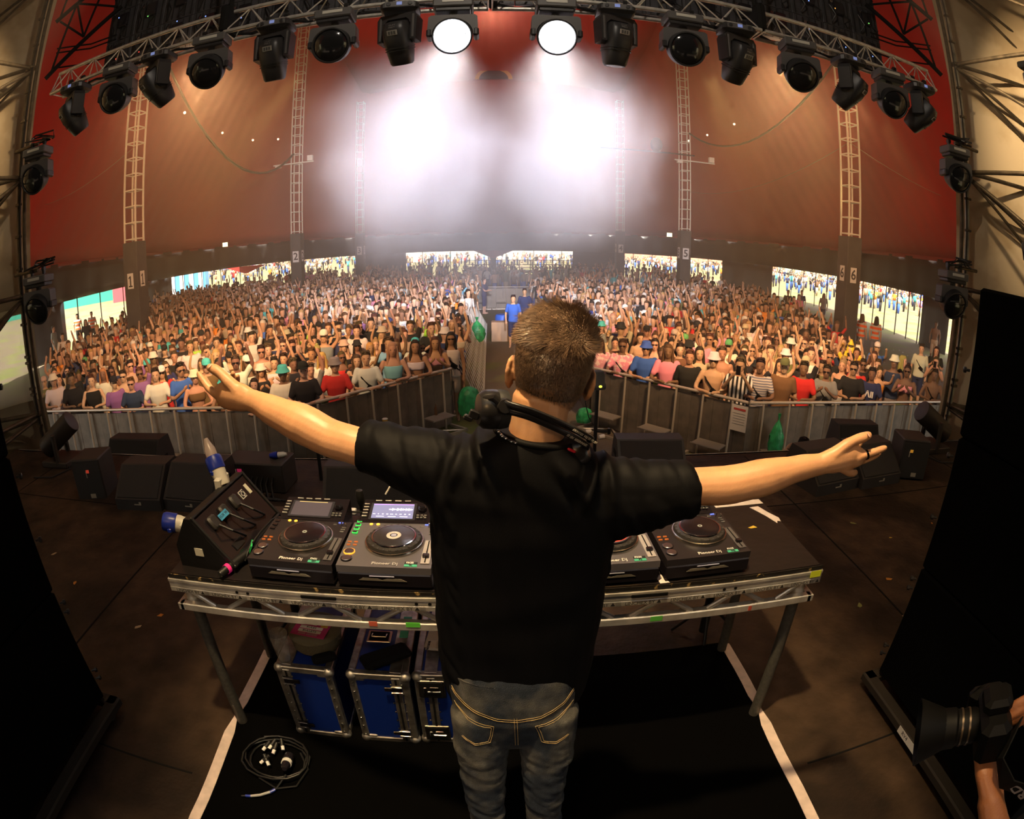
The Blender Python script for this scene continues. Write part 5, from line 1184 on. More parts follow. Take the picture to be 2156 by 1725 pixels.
# ---------------------------------------------------------------- crowd barrier
BH = 1.15
def barrier_proto():
    r = empty('crowd_barrier')
    pm = mat('barrier_plate', (.19, .165, .135), .5, metal=.55, noise=(5, .25), bump=(1.5, .3)); am = mat('barrier_alu', (.62, .56, .47), .42, metal=.6)
    mb = MB()
    for k in range(5): mb.box((-.42 + k * .21, .0, BH / 2 - .02), (.207, .012 + .012 * (k % 2), BH - .10))
    mb.build('front_plate', pm, r)
    mb = MB(); mb.cyl((-.525, -.03, BH), (.525, -.03, BH), .027, n=10); mb.build('top_rail', am, r, smooth=True)
    for x in (-.27, .27): mb = MB(); mb.cyl((x, -.08, BH - .02), (x, -.12, .02), .020, n=8); mb.build('strut', am, r, smooth=True)
    mb = MB(); mb.box((0, -.26, .36), (.50, .30, .022)); mb.cyl((-.27, -.40, .36), (.27, -.40, .36), .014, n=6); mb.build('step', mat('barrier_step', (.30, .27, .22), .6, metal=.4), r)
    mb = MB(); mb.box((0, -.45, .03), (1.0, .05, .05)); mb.box((-.48, -.25, .03), (.05, .45, .05)); mb.box((.48, -.25, .03), (.05, .45, .05)); mb.cyl((-.46, -.44, .03), (.0, -.02, .03), .016, n=6); mb.cyl((.46, -.44, .03), (0, -.02, .03), .016, n=6); mb.build('base_frame', am, r)
    return r
def barriers():
    proto = barrier_proto(); used = [False]
    def run(p, q, seg, grp, end=None):
        p = Vector(p); q = Vector(q); L = (q - p).length; n = max(1, round(L / 1.05)); ang = math.atan2(q.y - p.y, q.x - p.x)
        for i in range(n):
            c = p.lerp(q, (i + .5) / n)
            if not used[0]: r = proto; used[0] = True
            else: r = copy_tree(proto)
            r.location = (c.x, c.y, GZ); r.rotation_euler = (0, 0, ang); r.scale = (L / n / 1.05, 1, 1)
            ordn = ORD
            tag(r, seg % ordn[i], 'crowd barrier', grp)
    run((-9.4, 8.0), (-3.0, 8.1), 'metal crowd barrier bay, %s from the outer end of the straight left run', 'barrier bays, straight left run')
    run((-3.0, 8.1), (-.80, 10.5), 'metal crowd barrier bay, %s from the bend in the slanting left run', 'barrier bays, slanting left run')
    run((1.95, 10.5), (4.15, 8.05), 'metal crowd barrier bay, %s from the walkway in the slanting right run', 'barrier bays, slanting right run')
    run((4.15, 8.05), (9.2, 8.05), 'metal crowd barrier bay, %s from the bend in the straight right run', 'barrier bays, straight right run')
    run((-1.0, 29.4), (-.80, 10.7), 'metal crowd barrier bay, %s from the far end along the left of the walkway', 'barrier bays, left side of the walkway')
    run((1.95, 10.7), (2.3, 26.5), 'metal crowd barrier bay, %s from the near end along the right of the walkway', 'barrier bays, right side of the walkway')
    run((-1.0, 29.6), (9.0, 29.9), 'metal crowd barrier bay, %s from the left in the far cross run', 'barrier bays, far cross run')
barriers()
def lattice():
    # mesh side screen of the walkway, seen edge on
    r = empty('mesh_screen', (-.62, 11.0, GZ)); tag(r, 'white lattice mesh screen slanting along the left side of the walkway', 'mesh screen')
    m = mat('lattice_white', (.60, .56, .48), .6); mb = MB(); n = 34
    L = 12.0
    for i in range(n):
        y = i * L / n; mb.cyl((.42, y, .05), (-.14, y + .9, 1.2), .012, n=4)
        mb.cyl((.42, y + .9, .05), (-.14, y, 1.2), .012, n=4)
    mb.build('mesh', m, r)['kind'] = 'stuff'
    mb = MB(); mb.cyl((.42, 0, .04), (.42, L + .9, .04), .022, n=6); mb.build('bottom_rail', m, r)
    mb = MB(); mb.cyl((-.14, 0, 1.2), (-.14, L + .9, 1.2), .022, n=6); mb.build('top_rail', m, r)
lattice()
def bags():
    def bag(loc, sc, label, seed, hang):
        rnd = random.Random(seed); mb = MB(); rings = []; n = 22
        prof = [(.05, 0), (.62, .03), (.95, .16), (1.0, .35), (.9, .55), (.62, .74), (.34, .86), (.12, .93), (.07, .97), (.16, 1.04), (.20, 1.12)] if hang else [(.3, 0), (.85, .03), (1, .2), (1.02, .45), (.95, .7), (.75, .88), (.5, .96), (.2, 1.0)]
        for rr, h in prof:
            rings.append([Vector((rr * (1 + .10 * math.sin(5 * a + h * 7 + seed) + .07 * math.sin(11 * a + h * 13)) * math.cos(a) * sc[0], rr * (1 + .1 * math.sin(4 * a + h * 9)) * math.sin(a) * sc[1], h * sc[2])) for a in [2 * PI * i / n for i in range(n)]])
        mb.loft(rings); o = mb.build('plastic_bag', mat('bag_green', (.03, .36, .13), .30, spec=.6, noise=(9, .5), bump=(16, .9), alpha=.93), smooth=True, loc=loc)
        tag(o, label, 'plastic bag')
    bag((-.46, 10.75, -1.48), (.21, .18, .60), 'big green rubbish bag at the end of the lattice screen left of the ear', 1, False)
    bag((4.66, 7.84, -1.32), (.14, .11, .66), 'green plastic bag hanging knotted from the barrier right of the paper sign', 2, True)
    bag((1.78, 10.3, -1.5), (.15, .12, .30), 'green bag on the ground just below the right ear', 3, False)
    bag((-.45, 17.2, -1.15), (.25, .2, .7), 'small green bag hanging on the lattice screen halfway down the walkway', 4, True)
bags()
def pit_bits():
    r = empty('sign_sheet', (4.02, 8.08, -.72), (0, 0, -.84)); tag(r, 'white paper notice with a red heading on the slanting right barrier', 'notice')
    mb = MB(); mb.box((0, -.035, 0), (.30, .004, .44)); mb.build('sheet', mat('paper_bright', (.62, .60, .56), .8), r)
    mb = MB(); mb.box((0, -.039, .15), (.22, .003, .035)); mb.build('heading', mat('heading_red', (.45, .06, .05), .7), r)
    for i in range(5): mb = MB(); mb.box((0, -.039, .08 - i * .045), (.22, .003, .008)); mb.build('text_line', mat('grey_print', (.3, .3, .3), .7), r)
    r = empty('beer_cup', (-1.86, 9.15, -1.218)); tag(r, 'tall yellow paper cup standing on a barrier step', 'cup')
    mb = MB(); mb.lathe([(.035, 0), (.050, .19), (.052, .195), (.048, .19), (.033, .01)], n=20); mb.build('cup', mat('cup_yellow', (.80, .50, .05), .5), r, smooth=True)
    mb = MB(); mb.lathe([(.0515, .195), (.053, .205), (.049, .21), (.001, .205)], n=20); mb.build('foam_top', WHT, r)
    mb = MB(); mb.lathe([(.03, 0), (.032, .12), (.012, .17), (.012, .21), (.001, .21)], n=14); tag(mb.build('bottle', mat('bottle_brown', (.10, .05, .02), .3), smooth=True, loc=(-1.05, 10.0, -1.218)), 'small dark bottle on the barrier step nearest the walkway', 'bottle')
    r = empty('barrel', (.42, 20.6, GZ)); tag(r, 'blue barrel with a white top on the walkway beside the short hair', 'barrel')
    mb = MB(); mb.lathe([(.25, 0), (.29, .05), (.29, .80), (.25, .86), (.001, .86)], n=20); mb.build('drum', mat('barrel_blue', (.03, .12, .55), .5), r, smooth=True)
    mb = MB(); mb.box((-.12, -.5, .35), (.62, .5, .70), bev=.02); tag(mb.build('cardboard_box', mat('cardboard', (.42, .30, .20), .8), loc=(.42, 20.4, GZ)), 'brown cardboard box in front of the blue barrel', 'box')
    for (x, y, nm, m, lab) in ((1.75, 9.9, 'paper_cup', WHT, 'crushed white cup lying on the grass in front of the slanting right barrier'), (1.95, 9.6, 'paper_cup', WHT, 'pale blue and white cup on the grass beside the crushed white one'), (-.95, 9.6, 'plastic_bottle', mat('bottle_pale', (.4, .5, .6), .3), 'flattened clear bottle at the foot of the barrier near the walkway')):
        mb = MB(); mb.lathe([(.035, 0), (.045, .11), (.04, .115)], (0, 0, .045), (1, .4, 0), n=12); tag(mb.build(nm, m, smooth=True, loc=(x, y, GZ)), lab, 'cup' if 'cup' in nm else 'bottle')
    mb = MB(); mb.box((0, 0, 0), (.42, .03, .12)); tag(mb.build('yellow_label', mat('cup_yellow', (.80, .50, .05), .5), loc=(3.2, 7.1, -1.2)), 'yellow label on the barrier base left of the hanging green bag', 'label')
    # paper litter over the trampled grass
    rnd = random.Random(77); mb = MB()
    for i in range(220):
        x = rnd.uniform(11, 20); y = rnd.uniform(9, 30)
        s = rnd.uniform(.03, .07); a = rnd.uniform(0, 3); mb.add([(x, y, GZ + .01), (x + s * math.cos(a), y + s * math.sin(a), GZ + .012), (x + s, y + s * 1.3, GZ + .03), (x - s * .3, y + s, GZ + .01)], [(0, 1, 2, 3)])
    tag(mb.build('litter', WHT), 'scattered paper litter on the open ground right of the crowd', 'litter', kind='stuff')
pit_bits()
# fences, stalls and marquees outside
def outside():
    def marquee(x, y, w, d, h, rz, m, lab, stripe=None):
        r = empty('marquee', (x, y, GZ), (0, 0, rz)); tag(r, lab, 'marquee')
        mb = MB(); mb.box((0, 0, h / 2), (w, d, h)); mb.build('side_wall', m, r)
        mb = MB(); n = max(2, int(w / 4)); 
        for i in range(n):
            x0 = -w / 2 + i * w / n; x1 = x0 + w / n; mb.add([(x0, -d / 2 - .1, h), (x1, -d / 2 - .1, h), (x1, d / 2, h), (x0, d / 2, h), ((x0 + x1) / 2, 0, h * 1.5)], [(0, 1, 4), (1, 2, 4), (2, 3, 4), (3, 0, 4)])
        mb.build('roof', m, r)
        if stripe: 
            for i in range(5): mb = MB(); mb.box((-w / 2 + (i + .5) * w / 5, -d / 2 - .05, h / 2), (w / 5 * .45, .1, h)); mb.build('side_panel', stripe, r)
    marquee(-62, 62, 26, 8, 5.0, .55, mat('marquee_green', (.03, .36, .26), .7), 'green marquee wall outside the leftmost opening')
    marquee(-44, 62, 9, 6, 4.5, .5, mat('marquee_red', (.45, .08, .10), .7), 'dark red marquee outside beside the green one')
    marquee(-37, 60.5, 6, 4, 4.0, .4, mat('marquee_blue', (.08, .35, .62), .6), 'blue and white stall outside the opening right of mast box one', WHT)
    marquee(-2, 110, 40, 10, 5, 0, mat('marquee_white', (.7, .68, .62), .7), 'long white marquee far outside the back openings')
    marquee(36, 112, 26, 8, 4.6, -.2, mat('marquee_salmon', (.62, .26, .18), .7), 'salmon coloured marquee far outside beyond mast box five')
    marquee(66, 96, 22, 8, 6, -.5, mat('marquee_sage', (.30, .42, .30), .7), 'pale green marquee far outside beyond the right opening')
    # red drape points in the openings
    for (a, z0, z1, lab) in ((-25.0, 1.0, .35, 'red pennant tip dipping into the back left opening'), (.2, 1.05, .25, 'red pennant tip between the two arched back openings')):
        p = per_at(a); M = Matrix.Translation((p.x * .985, p.y * .985, 0)); mb = MB(); w = 2.1
        mb.add([(-w, 0, z0), (w, 0, z0), (.15, 0, z1), (-.15, 0, z1), (-w, .04, z0), (w, .04, z0), (.15, .04, z1), (-.15, .04, z1)], [(0, 1, 2, 3), (7, 6, 5, 4), (0, 3, 7, 4), (1, 5, 6, 2), (3, 2, 6, 7)])
        tag(mb.build('pennant', mat('hem_red', (.36, .02, .015), .6), loc=(p.x * .985, p.y * .985, 0)), lab, 'pennant')
    # platform with rails seen through the back openings
    r = empty('raised_platform', (3.0, 52, GZ)); tag(r, 'low raised platform with rails and dark figures seen through the haze at the back', 'platform')
    mb = MB(); mb.box((0, 0, .8), (11, 3, .15)); mb.build('deck', SCAF, r)
    mb = MB()
    for i in range(12): mb.cyl((-5.4 + i * .98, -1.5, 0), (-5.4 + i * .98, -1.5, 1.9), .04, n=6)
    mb.build('posts', SCAF, r)['kind'] = 'stuff'
    for z in (1.2, 1.5, 1.9): mb = MB(); mb.cyl((-5.4, -1.5, z), (5.4, -1.5, z), .035, n=6); mb.build('rail', SCAF, r)
outside()
# ---------------------------------------------------------------- people
SKIN = mat('skin', (.58, .33, .20), .55, spec=.35, objcol=True)
CLOTH = mat('cloth', (.5, .5, .5), .85, spec=.2, objcol=True)
HAIR = mat('hair', (.1, .06, .03), .6, spec=.3, objcol=True)
FACE = mat('face_dark', (.06, .025, .018), .6)
CLOTHF = mat('cloth_floral', (.5, .5, .5), .85, spec=.2, objcol=True, twocol=((.80, .62, .60), 14, .48, .56))
def stripes(name, c1, c2, n, axis):
    m = mat(name, c1, .85, spec=.2); nt = m.node_tree; N = nt.nodes; L = nt.links
    tc = N.new('ShaderNodeTexCoord'); sp = N.new('ShaderNodeSeparateXYZ'); L.new(tc.outputs['Object'], sp.inputs[0])
    k = N.new('ShaderNodeMath'); k.operation = 'MULTIPLY'; k.inputs[1].default_value = n; L.new(sp.outputs[axis], k.inputs[0])
    f = N.new('ShaderNodeMath'); f.operation = 'FRACT'; L.new(k.outputs[0], f.inputs[0])
    g = N.new('ShaderNodeMath'); g.operation = 'GREATER_THAN'; g.inputs[1].default_value = .5; L.new(f.outputs[0], g.inputs[0])
    mx = N.new('ShaderNodeMix'); mx.data_type = 'RGBA'; mx.inputs['A'].default_value = (*c1, 1); mx.inputs['B'].default_value = (*c2, 1)
    L.new(g.outputs[0], mx.inputs['Factor']); L.new(mx.outputs['Result'], N['Principled BSDF'].inputs['Base Color']); return m
STRV = stripes('cloth_stripe_upright', (.75, .72, .68), (.02, .02, .02), 14, 'X')
STRH = stripes('cloth_stripe_across', (.55, .50, .46), (.16, .17, .24), 24, 'Z')
HIVIS = stripes('cloth_hivis', (.85, .14, .03), (.50, .50, .48), 5.5, 'Z')
# poses: arm joints (shoulder, elbow, wrist, hand tip) for +x side; mirrored for -x unless a pair is given
def arms(pose):
    sh = (.175, 0, 1.415)
    P = {'down': [sh, (.245, .02, 1.14), (.235, -.07, .90), (.23, -.11, .80)],
         'lean': [sh, (.27, -.12, 1.17), (.10, -.34, 1.175), (.02, -.38, 1.16)],
         'up': [sh, (.30, -.04, 1.60), (.24, -.10, 1.87), (.22, -.12, 1.97)],
         'high': [sh, (.24, -.05, 1.68), (.16, -.10, 1.95), (.13, -.11, 2.06)],
         'phone': [sh, (.24, -.18, 1.28), (.10, -.33, 1.52), (.05, -.35, 1.60)],
         'clap': [sh, (.25, -.10, 1.20), (.08, -.28, 1.34), (.02, -.31, 1.42)],
         'reach': [sh, (.26, -.24, 1.48), (.27, -.42, 1.66), (.27, -.50, 1.74)]}
    Q = {'down': ('down', 'down'), 'lean': ('lean', 'lean'), 'up': ('up', 'up'), 'oneup': ('high', 'down'), 'phone': ('phone', 'phone'), 'clap': ('clap', 'clap'), 'reach': ('reach', 'down'), 'heart': ('clap', 'up')}[pose]
    return P[Q[0]], [(-x, y, z) for x, y, z in P[Q[1]]]
def person_meshes(pose, fem):
    w = .90 if fem else 1.0
    b = MB()
    for s in (-1, 1):
        limb(b, [(s * .085, 0, .92), (s * .095, -.01, .50), (s * .10, .015, .09)], [.085, .055, .036], 10)
        limb(b, [(s * .10, .03, .045), (s * .11, -.14, .03)], [.040, .030], 8)
    X, Y = (1, 0, 0), (0, 1, 0)
    tor = [((0, .0, .84), .13, .10), ((0, 0, .92), .160 if not fem else .17, .115), ((0, 0, 1.08), .135 * w, .098), ((0, -.005, 1.27), .170 * w, .115), ((0, 0, 1.38), .178 * w, .10), ((0, 0, 1.44), .14 * w, .075), ((0, .0, 1.475), .065, .058), ((0, -.005, 1.55), .052, .055)]
    b.loft([ring(c, X, Y, rx, ry, 16, 2.3) for c, rx, ry in tor])
    for c, rx, ry in (((0, 0, 0), 0, 0),): pass
    hd = [((0, -.03, 1.520), .030, .035), ((0, -.025, 1.535), .050, .062), ((0, -.015, 1.575), .064, .082), ((0, -.008, 1.63), .074, .093), ((0, 0, 1.68), .076, .096), ((0, .0, 1.72), .066, .085), ((0, 0, 1.748), .040, .055), ((0, 0, 1.757), .012, .02)]
    b.loft([ring(c, X, Y, rx, ry, 16) for c, rx, ry in hd])
    b.loft([ring((0, -.098, 1.60), X, Y, .010, .012, 8), ring((0, -.103, 1.605), X, Y, .013, .014, 8), ring((0, -.092, 1.64), X, Y, .007, .01, 8)])
    for s in (-1, 1): b.ball((s * .077, .005, 1.625), (.010, .018, .028), n=8)
    A = arms(pose)
    for a in A:
        limb(b, a[:3], [.048, .038, .027], 10)
        limb(b, [a[2], Vector(a[2]).lerp(Vector(a[3]), .55), a[3]], [.026, .036, .014], 8, flat=[1, .55, .5])
        d = (Vector(a[3]) - Vector(a[2])).normalized(); limb(b, [Vector(a[2]) + d * .03, Vector(a[2]) + d * .06 + Vector((-.035 if a[0][0] > 0 else .035, -.01, 0))], [.012, .009], 6)
    body = remesh(b, .0135, 1)
    body.name = 'body'; body.materials.append(SKIN); body.materials.append(FACE)
    for p in body.polygons:        # eyes, brows and mouth
        c = p.center
        if c.y < -.060 and ((abs(abs(c.x) - .033) < .0125 and abs(c.z - 1.650) < .0100) or (abs(c.x) < .024 and abs(c.z - 1.572) < .0055)): p.material_index = 1
    # shirt
    def shirt(kind):
        s_ = MB(); g = .018; z0 = {'tee': .88, 'vest': .90, 'crop': 1.13, 'bra': 1.22}[kind]; z1 = 1.465 if kind == 'tee' else (1.43 if kind == 'vest' else 1.36)
        tt = [t for t in tor if z0 <= t[0][2] <= z1]
        def at(z):
            for i in range(len(tor) - 1):
                (c0, a0, b0), (c1, a1, b1) = tor[i], tor[i + 1]
                if c0[2] <= z <= c1[2]: t = (z - c0[2]) / (c1[2] - c0[2]); return ((c0[0], c0[1] + (c1[1] - c0[1]) * t, z), a0 + (a1 - a0) * t, b0 + (b1 - b0) * t)
        zs = sorted(set([z0, z1] + [t[0][2] for t in tt])); rr = [at(z) for z in zs]
        s_.loft([ring(c, X, Y, rx + g, ry + g, 18, 2.3) for c, rx, ry in rr])
        if kind == 'tee':
            for a in A: p = Vector(a[0]); e = Vector(a[1]); limb(s_, [p + (p - e).normalized() * .02, p.lerp(e, .35), p.lerp(e, .68)], [.062, .058, .056], 10)
        me = remesh(s_, .017, 1); me.name = 'shirt'; return me
    kinds = ('tee', 'vest') if not fem else ('tee', 'vest', 'crop', 'bra')
    shirts = {k: shirt(k) for k in kinds}
    t = MB(); zl = .42 if not fem else .60
    for s in (-1, 1): limb(t, [(s * .082, 0, .93), (s * .09, -.005, .72), (s * .095, -.008, zl)], [.10, .085, .075], 10)
    t.loft([ring((0, 0, z), X, Y, a, c, 16, 2.3) for z, a, c in ((.82, .14, .11), (.90, .172, .125), (.99, .158, .115))])
    sh = remesh(t, .02, 1); sh.name = 'shorts'
    return dict(body=body, shirts=shirts, shorts=sh)
def hair_mesh(kind):
    h = MB()
    if kind in ('short', 'crop'):
        rg = [((0, .035, 1.60), .074, .066), ((0, .035, 1.645), .083, .074), ((0, .026, 1.685), .087, .088), ((0, .006, 1.735), .080, .100), ((0, -.004, 1.772), .055, .075), ((0, -.005, 1.785), .02, .03)]
        h.loft([ring(c, (1, 0, 0), (0, 1, 0), a, b, 16) for c, a, b in rg])
        if kind == 'short':
            for i in range(22): a = i * .7; h.ball((.056 * math.cos(a), -.020 + .060 * math.sin(a * 1.7), 1.768 + .006 * math.sin(i)), (.022, .017, .014), n=6)
    elif kind == 'long':
        rg = [((0, .055, 1.24), .075, .03), ((0, .06, 1.36), .105, .042), ((0, .05, 1.48), .105, .055), ((0, .035, 1.58), .094, .072), ((0, .02, 1.66), .088, .086), ((0, .008, 1.73), .078, .093), ((0, .0, 1.772), .045, .06)]
        h.loft([ring(c, (1, 0, 0), (0, 1, 0), a, b, 16) for c, a, b in rg])
        for s in (-1, 1): limb(h, [(s * .070, -.02, 1.69), (s * .084, -.015, 1.55), (s * .095, -.05, 1.38), (s * .085, -.075, 1.27)], [.022, .028, .03, .014], 8)
    elif kind == 'bun':
        rg = [((0, .02, 1.63), .080, .084), ((0, .01, 1.70), .084, .095), ((0, 0, 1.755), .06, .08), ((0, 0, 1.772), .02, .03)]
        h.loft([ring(c, (1, 0, 0), (0, 1, 0), a, b, 16) for c, a, b in rg]); h.ball((0, .07, 1.76), .045, n=8)
    me = h.mesh('hair', [], smooth=True, angle=60); return me
def hat_mesh(kind):
    h = MB()
    if kind == 'bucket': h.lathe([(.125, 1.665), (.128, 1.672), (.092, 1.715), (.082, 1.77), (.070, 1.785), (.001, 1.787)], n=20, sy=1.08)
    elif kind == 'cap':
        h.lathe([(.088, 1.685), (.088, 1.73), (.070, 1.775), (.03, 1.795), (.001, 1.797)], n=18, sy=1.12)
        h.prism([(.075 * math.cos(a), -.085 - .085 * max(0, math.sin(a))) for a in [PI * i / 8 for i in range(9)]], .010, z0=1.69)
    me = h.mesh('hat', [], smooth=True, angle=50); return me
def small_meshes():
    g = MB()
    for s in (-1, 1): g.box((s * .034, -.104, 1.648), (.046, .010, .028), bev=.004); g.cyl((s * .058, -.098, 1.65), (s * .080, .0, 1.65), .004, n=5)
    g.cyl((-.02, -.104, 1.652), (.02, -.104, 1.652), .004, n=5)
    gl = g.mesh('sunglasses', [BLKG])
    p = MB(); p.box((0, -.37, 1.63), (.075, .012, .15), bev=.006); ph = p.mesh('phone', [BLKG])
    b = MB(); b.tube([(-.16, .0, 1.43), (-.10, -.115, 1.32), (.02, -.135, 1.18), (.12, -.11, 1.06), (.165, 0, 1.0), (.08, .12, 1.16), (-.08, .11, 1.36)], .014, n=6, closed=True); b.box((.05, -.14, 1.13), (.13, .04, .09), rot=(0, .6, 0), bev=.01); bg = b.mesh('shoulder_bag', [BLKM])
    return gl, ph, bg
GLM, PHM, BGM = small_meshes()
PM = {}
def pm(pose, fem):
    k = (pose, fem)
    if k not in PM: PM[k] = person_meshes(pose, fem)
    return PM[k]
HM = {k: hair_mesh(k) for k in ('short', 'crop', 'long', 'bun')}
TM = {k: hat_mesh(k) for k in ('bucket', 'cap')}
for me in HM.values(): me.materials.append(HAIR)
for me in TM.values(): me.materials.append(CLOTH)
SHM = {}
def shirt_mesh(pose, fem, kind, mt):
    k = (pose, fem, kind, mt.name)
    if k not in SHM:
        me = pm(pose, fem)['shirts'][kind].copy(); me.materials.clear(); me.materials.append(mt); SHM[k] = me
    return SHM[k]
SKINS = [(.52, .31, .20), (.60, .37, .25), (.46, .26, .16), (.55, .34, .22), (.36, .20, .12), (.20, .11, .07)]
HAIRS = {'dark': (.022, .014, .010), 'brown': (.07, .038, .02), 'fair': (.36, .23, .10)}
COLS = {'black': (.02, .02, .022), 'white': (.66, .63, .58), 'grey': (.22, .22, .23), 'navy': (.03, .04, .10), 'red': (.50, .03, .03), 'blue': (.05, .13, .48), 'light blue': (.22, .48, .62), 'pink': (.70, .28, .36), 'green': (.10, .32, .12), 'beige': (.45, .36, .26), 'orange': (.75, .26, .04), 'yellow': (.75, .55, .06), 'brown': (.16, .09, .05), 'purple': (.24, .12, .32), 'lime': (.40, .75, .08), 'turquoise': (.08, .48, .50), 'olive': (.12, .13, .06)}
def vary(c, rnd, a=.12): return tuple(min(1, max(0, v * (1 + rnd.uniform(-a, a)))) for v in c) + (1,)
GPH = [(c + (1,)) for c in [(.4, .3, .2)]]
def person(loc, rz, rnd, label, group, pose='down', fem=False, shirt='tee', col='black', hairc='dark', hair='short', hat=None, hatc='white', shades=False, skin=None, scale=1.0, cmat=None, bag=False, phone=False, face=True, shortc=None, bare=False):
    r = empty('person', loc, (0, 0, rz)); r.scale = (scale,) * 3; tag(r, label, 'person', group)
    m = pm(pose, fem)
    def add(name, me, c=None):
        o = bpy.data.objects.new(name, me); link(o, r)
        if c is not None: o.color = c if len(c) == 4 else (*c, 1)
        return o
    sk = vary(skin or rnd.choice(SKINS), rnd, .08)
    add('body', m['body'], sk)
    if m['shorts'].materials.find('cloth') < 0: m['shorts'].materials.clear(); m['shorts'].materials.append(CLOTH)
    add('shorts', m['shorts'], vary(COLS[shortc or rnd.choice(['black', 'navy', 'grey', 'beige', 'blue', 'olive'])], rnd))
    if not bare: add('shirt', shirt_mesh(pose, fem, shirt, cmat or CLOTH), vary(COLS[col], rnd))
    if hair: add('hair', HM['crop' if (hat and hair == 'short') else hair], vary(HAIRS[hairc], rnd, .3))
    if hat: o = add(hat + '_hat', TM[hat], vary(COLS[hatc], rnd))
    if shades: add('sunglasses', GLM)
    if bag: add('shoulder_bag', BGM)
    if phone: add('phone', PHM)
    return r
# rows of the audience: y of the first row as a function of x
def base_y(x):
    if x < -3.0: return 8.10 + (.0)
    if x < -.7: return 8.10 + (x + 3.0) * 1.08
    if x < 1.9: return None
    if x < 4.15: return 8.05 + (4.15 - x) * 1.12
    return 8.05
def left_lim(y): return np.interp(y, [8, 12, 16, 24, 30, 36], [-9.3, -12.5, -14.5, -18, -21, -21])
def right_lim(y): return np.interp(y, [8, 10, 14.4, 20, 28.6], [8.2, 8.6, 10.2, 12.2, 14.6])
SPECIAL = [  # (x, attributes, label) in the front row unless y is given
 (-9.0, dict(pose='lean', hat='bucket', hatc='white', col='white'), 'person in white bucket hat at the far left end of the barrier'),
 (-8.4, dict(pose='lean', col='black', hairc='dark'), 'person in black patterned shirt leaning beside the leftmost white bucket hat'),
 (-3.05, dict(pose='lean', col='black', hat='cap', hatc='black'), 'person in black cap and black t-shirt leaning at the bend of the left barrier'),
 (-2.62, dict(pose='lean', col='red', hat='bucket', hatc='grey', cmat='R'), 'person in red and white football shirt and grey bucket hat at the barrier'),
 (-2.18, dict(pose='lean', col='white', hairc='brown', bag=True), 'person in white t-shirt with black cross strap reaching over the slanting left barrier'),
 (-1.78, dict(pose='lean', fem=True, shirt='crop', col='light blue', hair='long', hairc='fair'), 'person in light blue top with fair hair at the slanting left barrier'),
 (-1.42, dict(pose='lean', fem=True, shirt='bra', col='white', hair='long', hairc='dark'), 'person in white bikini top with dark hair resting on the slanting left barrier'),
 (-1.08, dict(pose='clap', fem=True, shirt='bra', col='pink', hair='long', hairc='brown'), 'person in pink bikini top beside the white bikini top at the barrier'),
 (-.80, dict(pose='down', fem=True, shirt='vest', col='white', hair='long', hairc='dark', shades=True, bag=True), 'person in white halter top and sunglasses at the walkway corner of the barrier'),
 (2.12, dict(pose='lean', col='pink', cmat='F', fem=True, hair='long', hairc='brown'), 'person in pink flowered shirt nearest the walkway on the slanting right barrier'),
 (2.48, dict(pose='lean', col='pink', cmat='F', shades=True, hairc='brown', bag=True), 'person in pink flowered shirt with folded hands over the slanting right barrier'),
 (2.84, dict(pose='lean', col='blue', hat='bucket', hatc='blue', shades=True), 'person in blue football shirt and patterned bucket hat on the right barrier'),
 (3.16, dict(pose='lean', fem=True, col='pink', hair='long', hairc='brown'), 'person in bright pink dress with brown hair on the slanting right barrier'),
 (3.46, dict(pose='down', col='black', hairc='brown'), 'person in plain black t-shirt between the pink dress and the bare chest'),
 (3.78, dict(pose='lean', bare=True, hat='bucket', hatc='white', shades=True, bag=True), 'person bare-chested in white bucket hat and sunglasses on the right barrier'),
 (4.12, dict(pose='phone', col='white', cmat='V', phone=True, hairc='brown'), 'person in black and white upright striped shirt at the bend of the right barrier'),
 (4.50, dict(pose='lean', col='grey', cmat='H', shades=False, bag=True), 'person in grey cross-striped t-shirt with strap above the hanging green bag'),
 (5.0, dict(pose='down', col='brown', hat='cap', hatc='olive'), 'person in brown camouflage shirt beside the red t-shirt'),
 (5.42, dict(pose='lean', col='red', shades=False), 'person in red t-shirt leaning on the straight right barrier'),
 (5.95, dict(pose='clap', col='grey', shades=True, bag=True), 'person in plain grey t-shirt and sunglasses right of the red t-shirt'),
 (6.6, dict(pose='lean', col='black', shades=True), 'person in black top and sunglasses beside the navy lettered shirt'),
 (7.1, dict(pose='lean', col='navy', text='\u039bll'), 'person in navy shirt with white chest lettering leaning on the right barrier'),
 (8.1, dict(pose='clap', fem=True, shirt='bra', col='pink', hair='bun', shades=True), 'person in pink bikini top and glasses near the right end of the barrier'),
 (9.0, dict(pose='lean', bare=True, bag=True), 'person bare-chested with strap at the right end of the barrier')]
MT = {'R': CLOTH, 'F': CLOTHF, 'V': STRV, 'H': STRH, None: None}
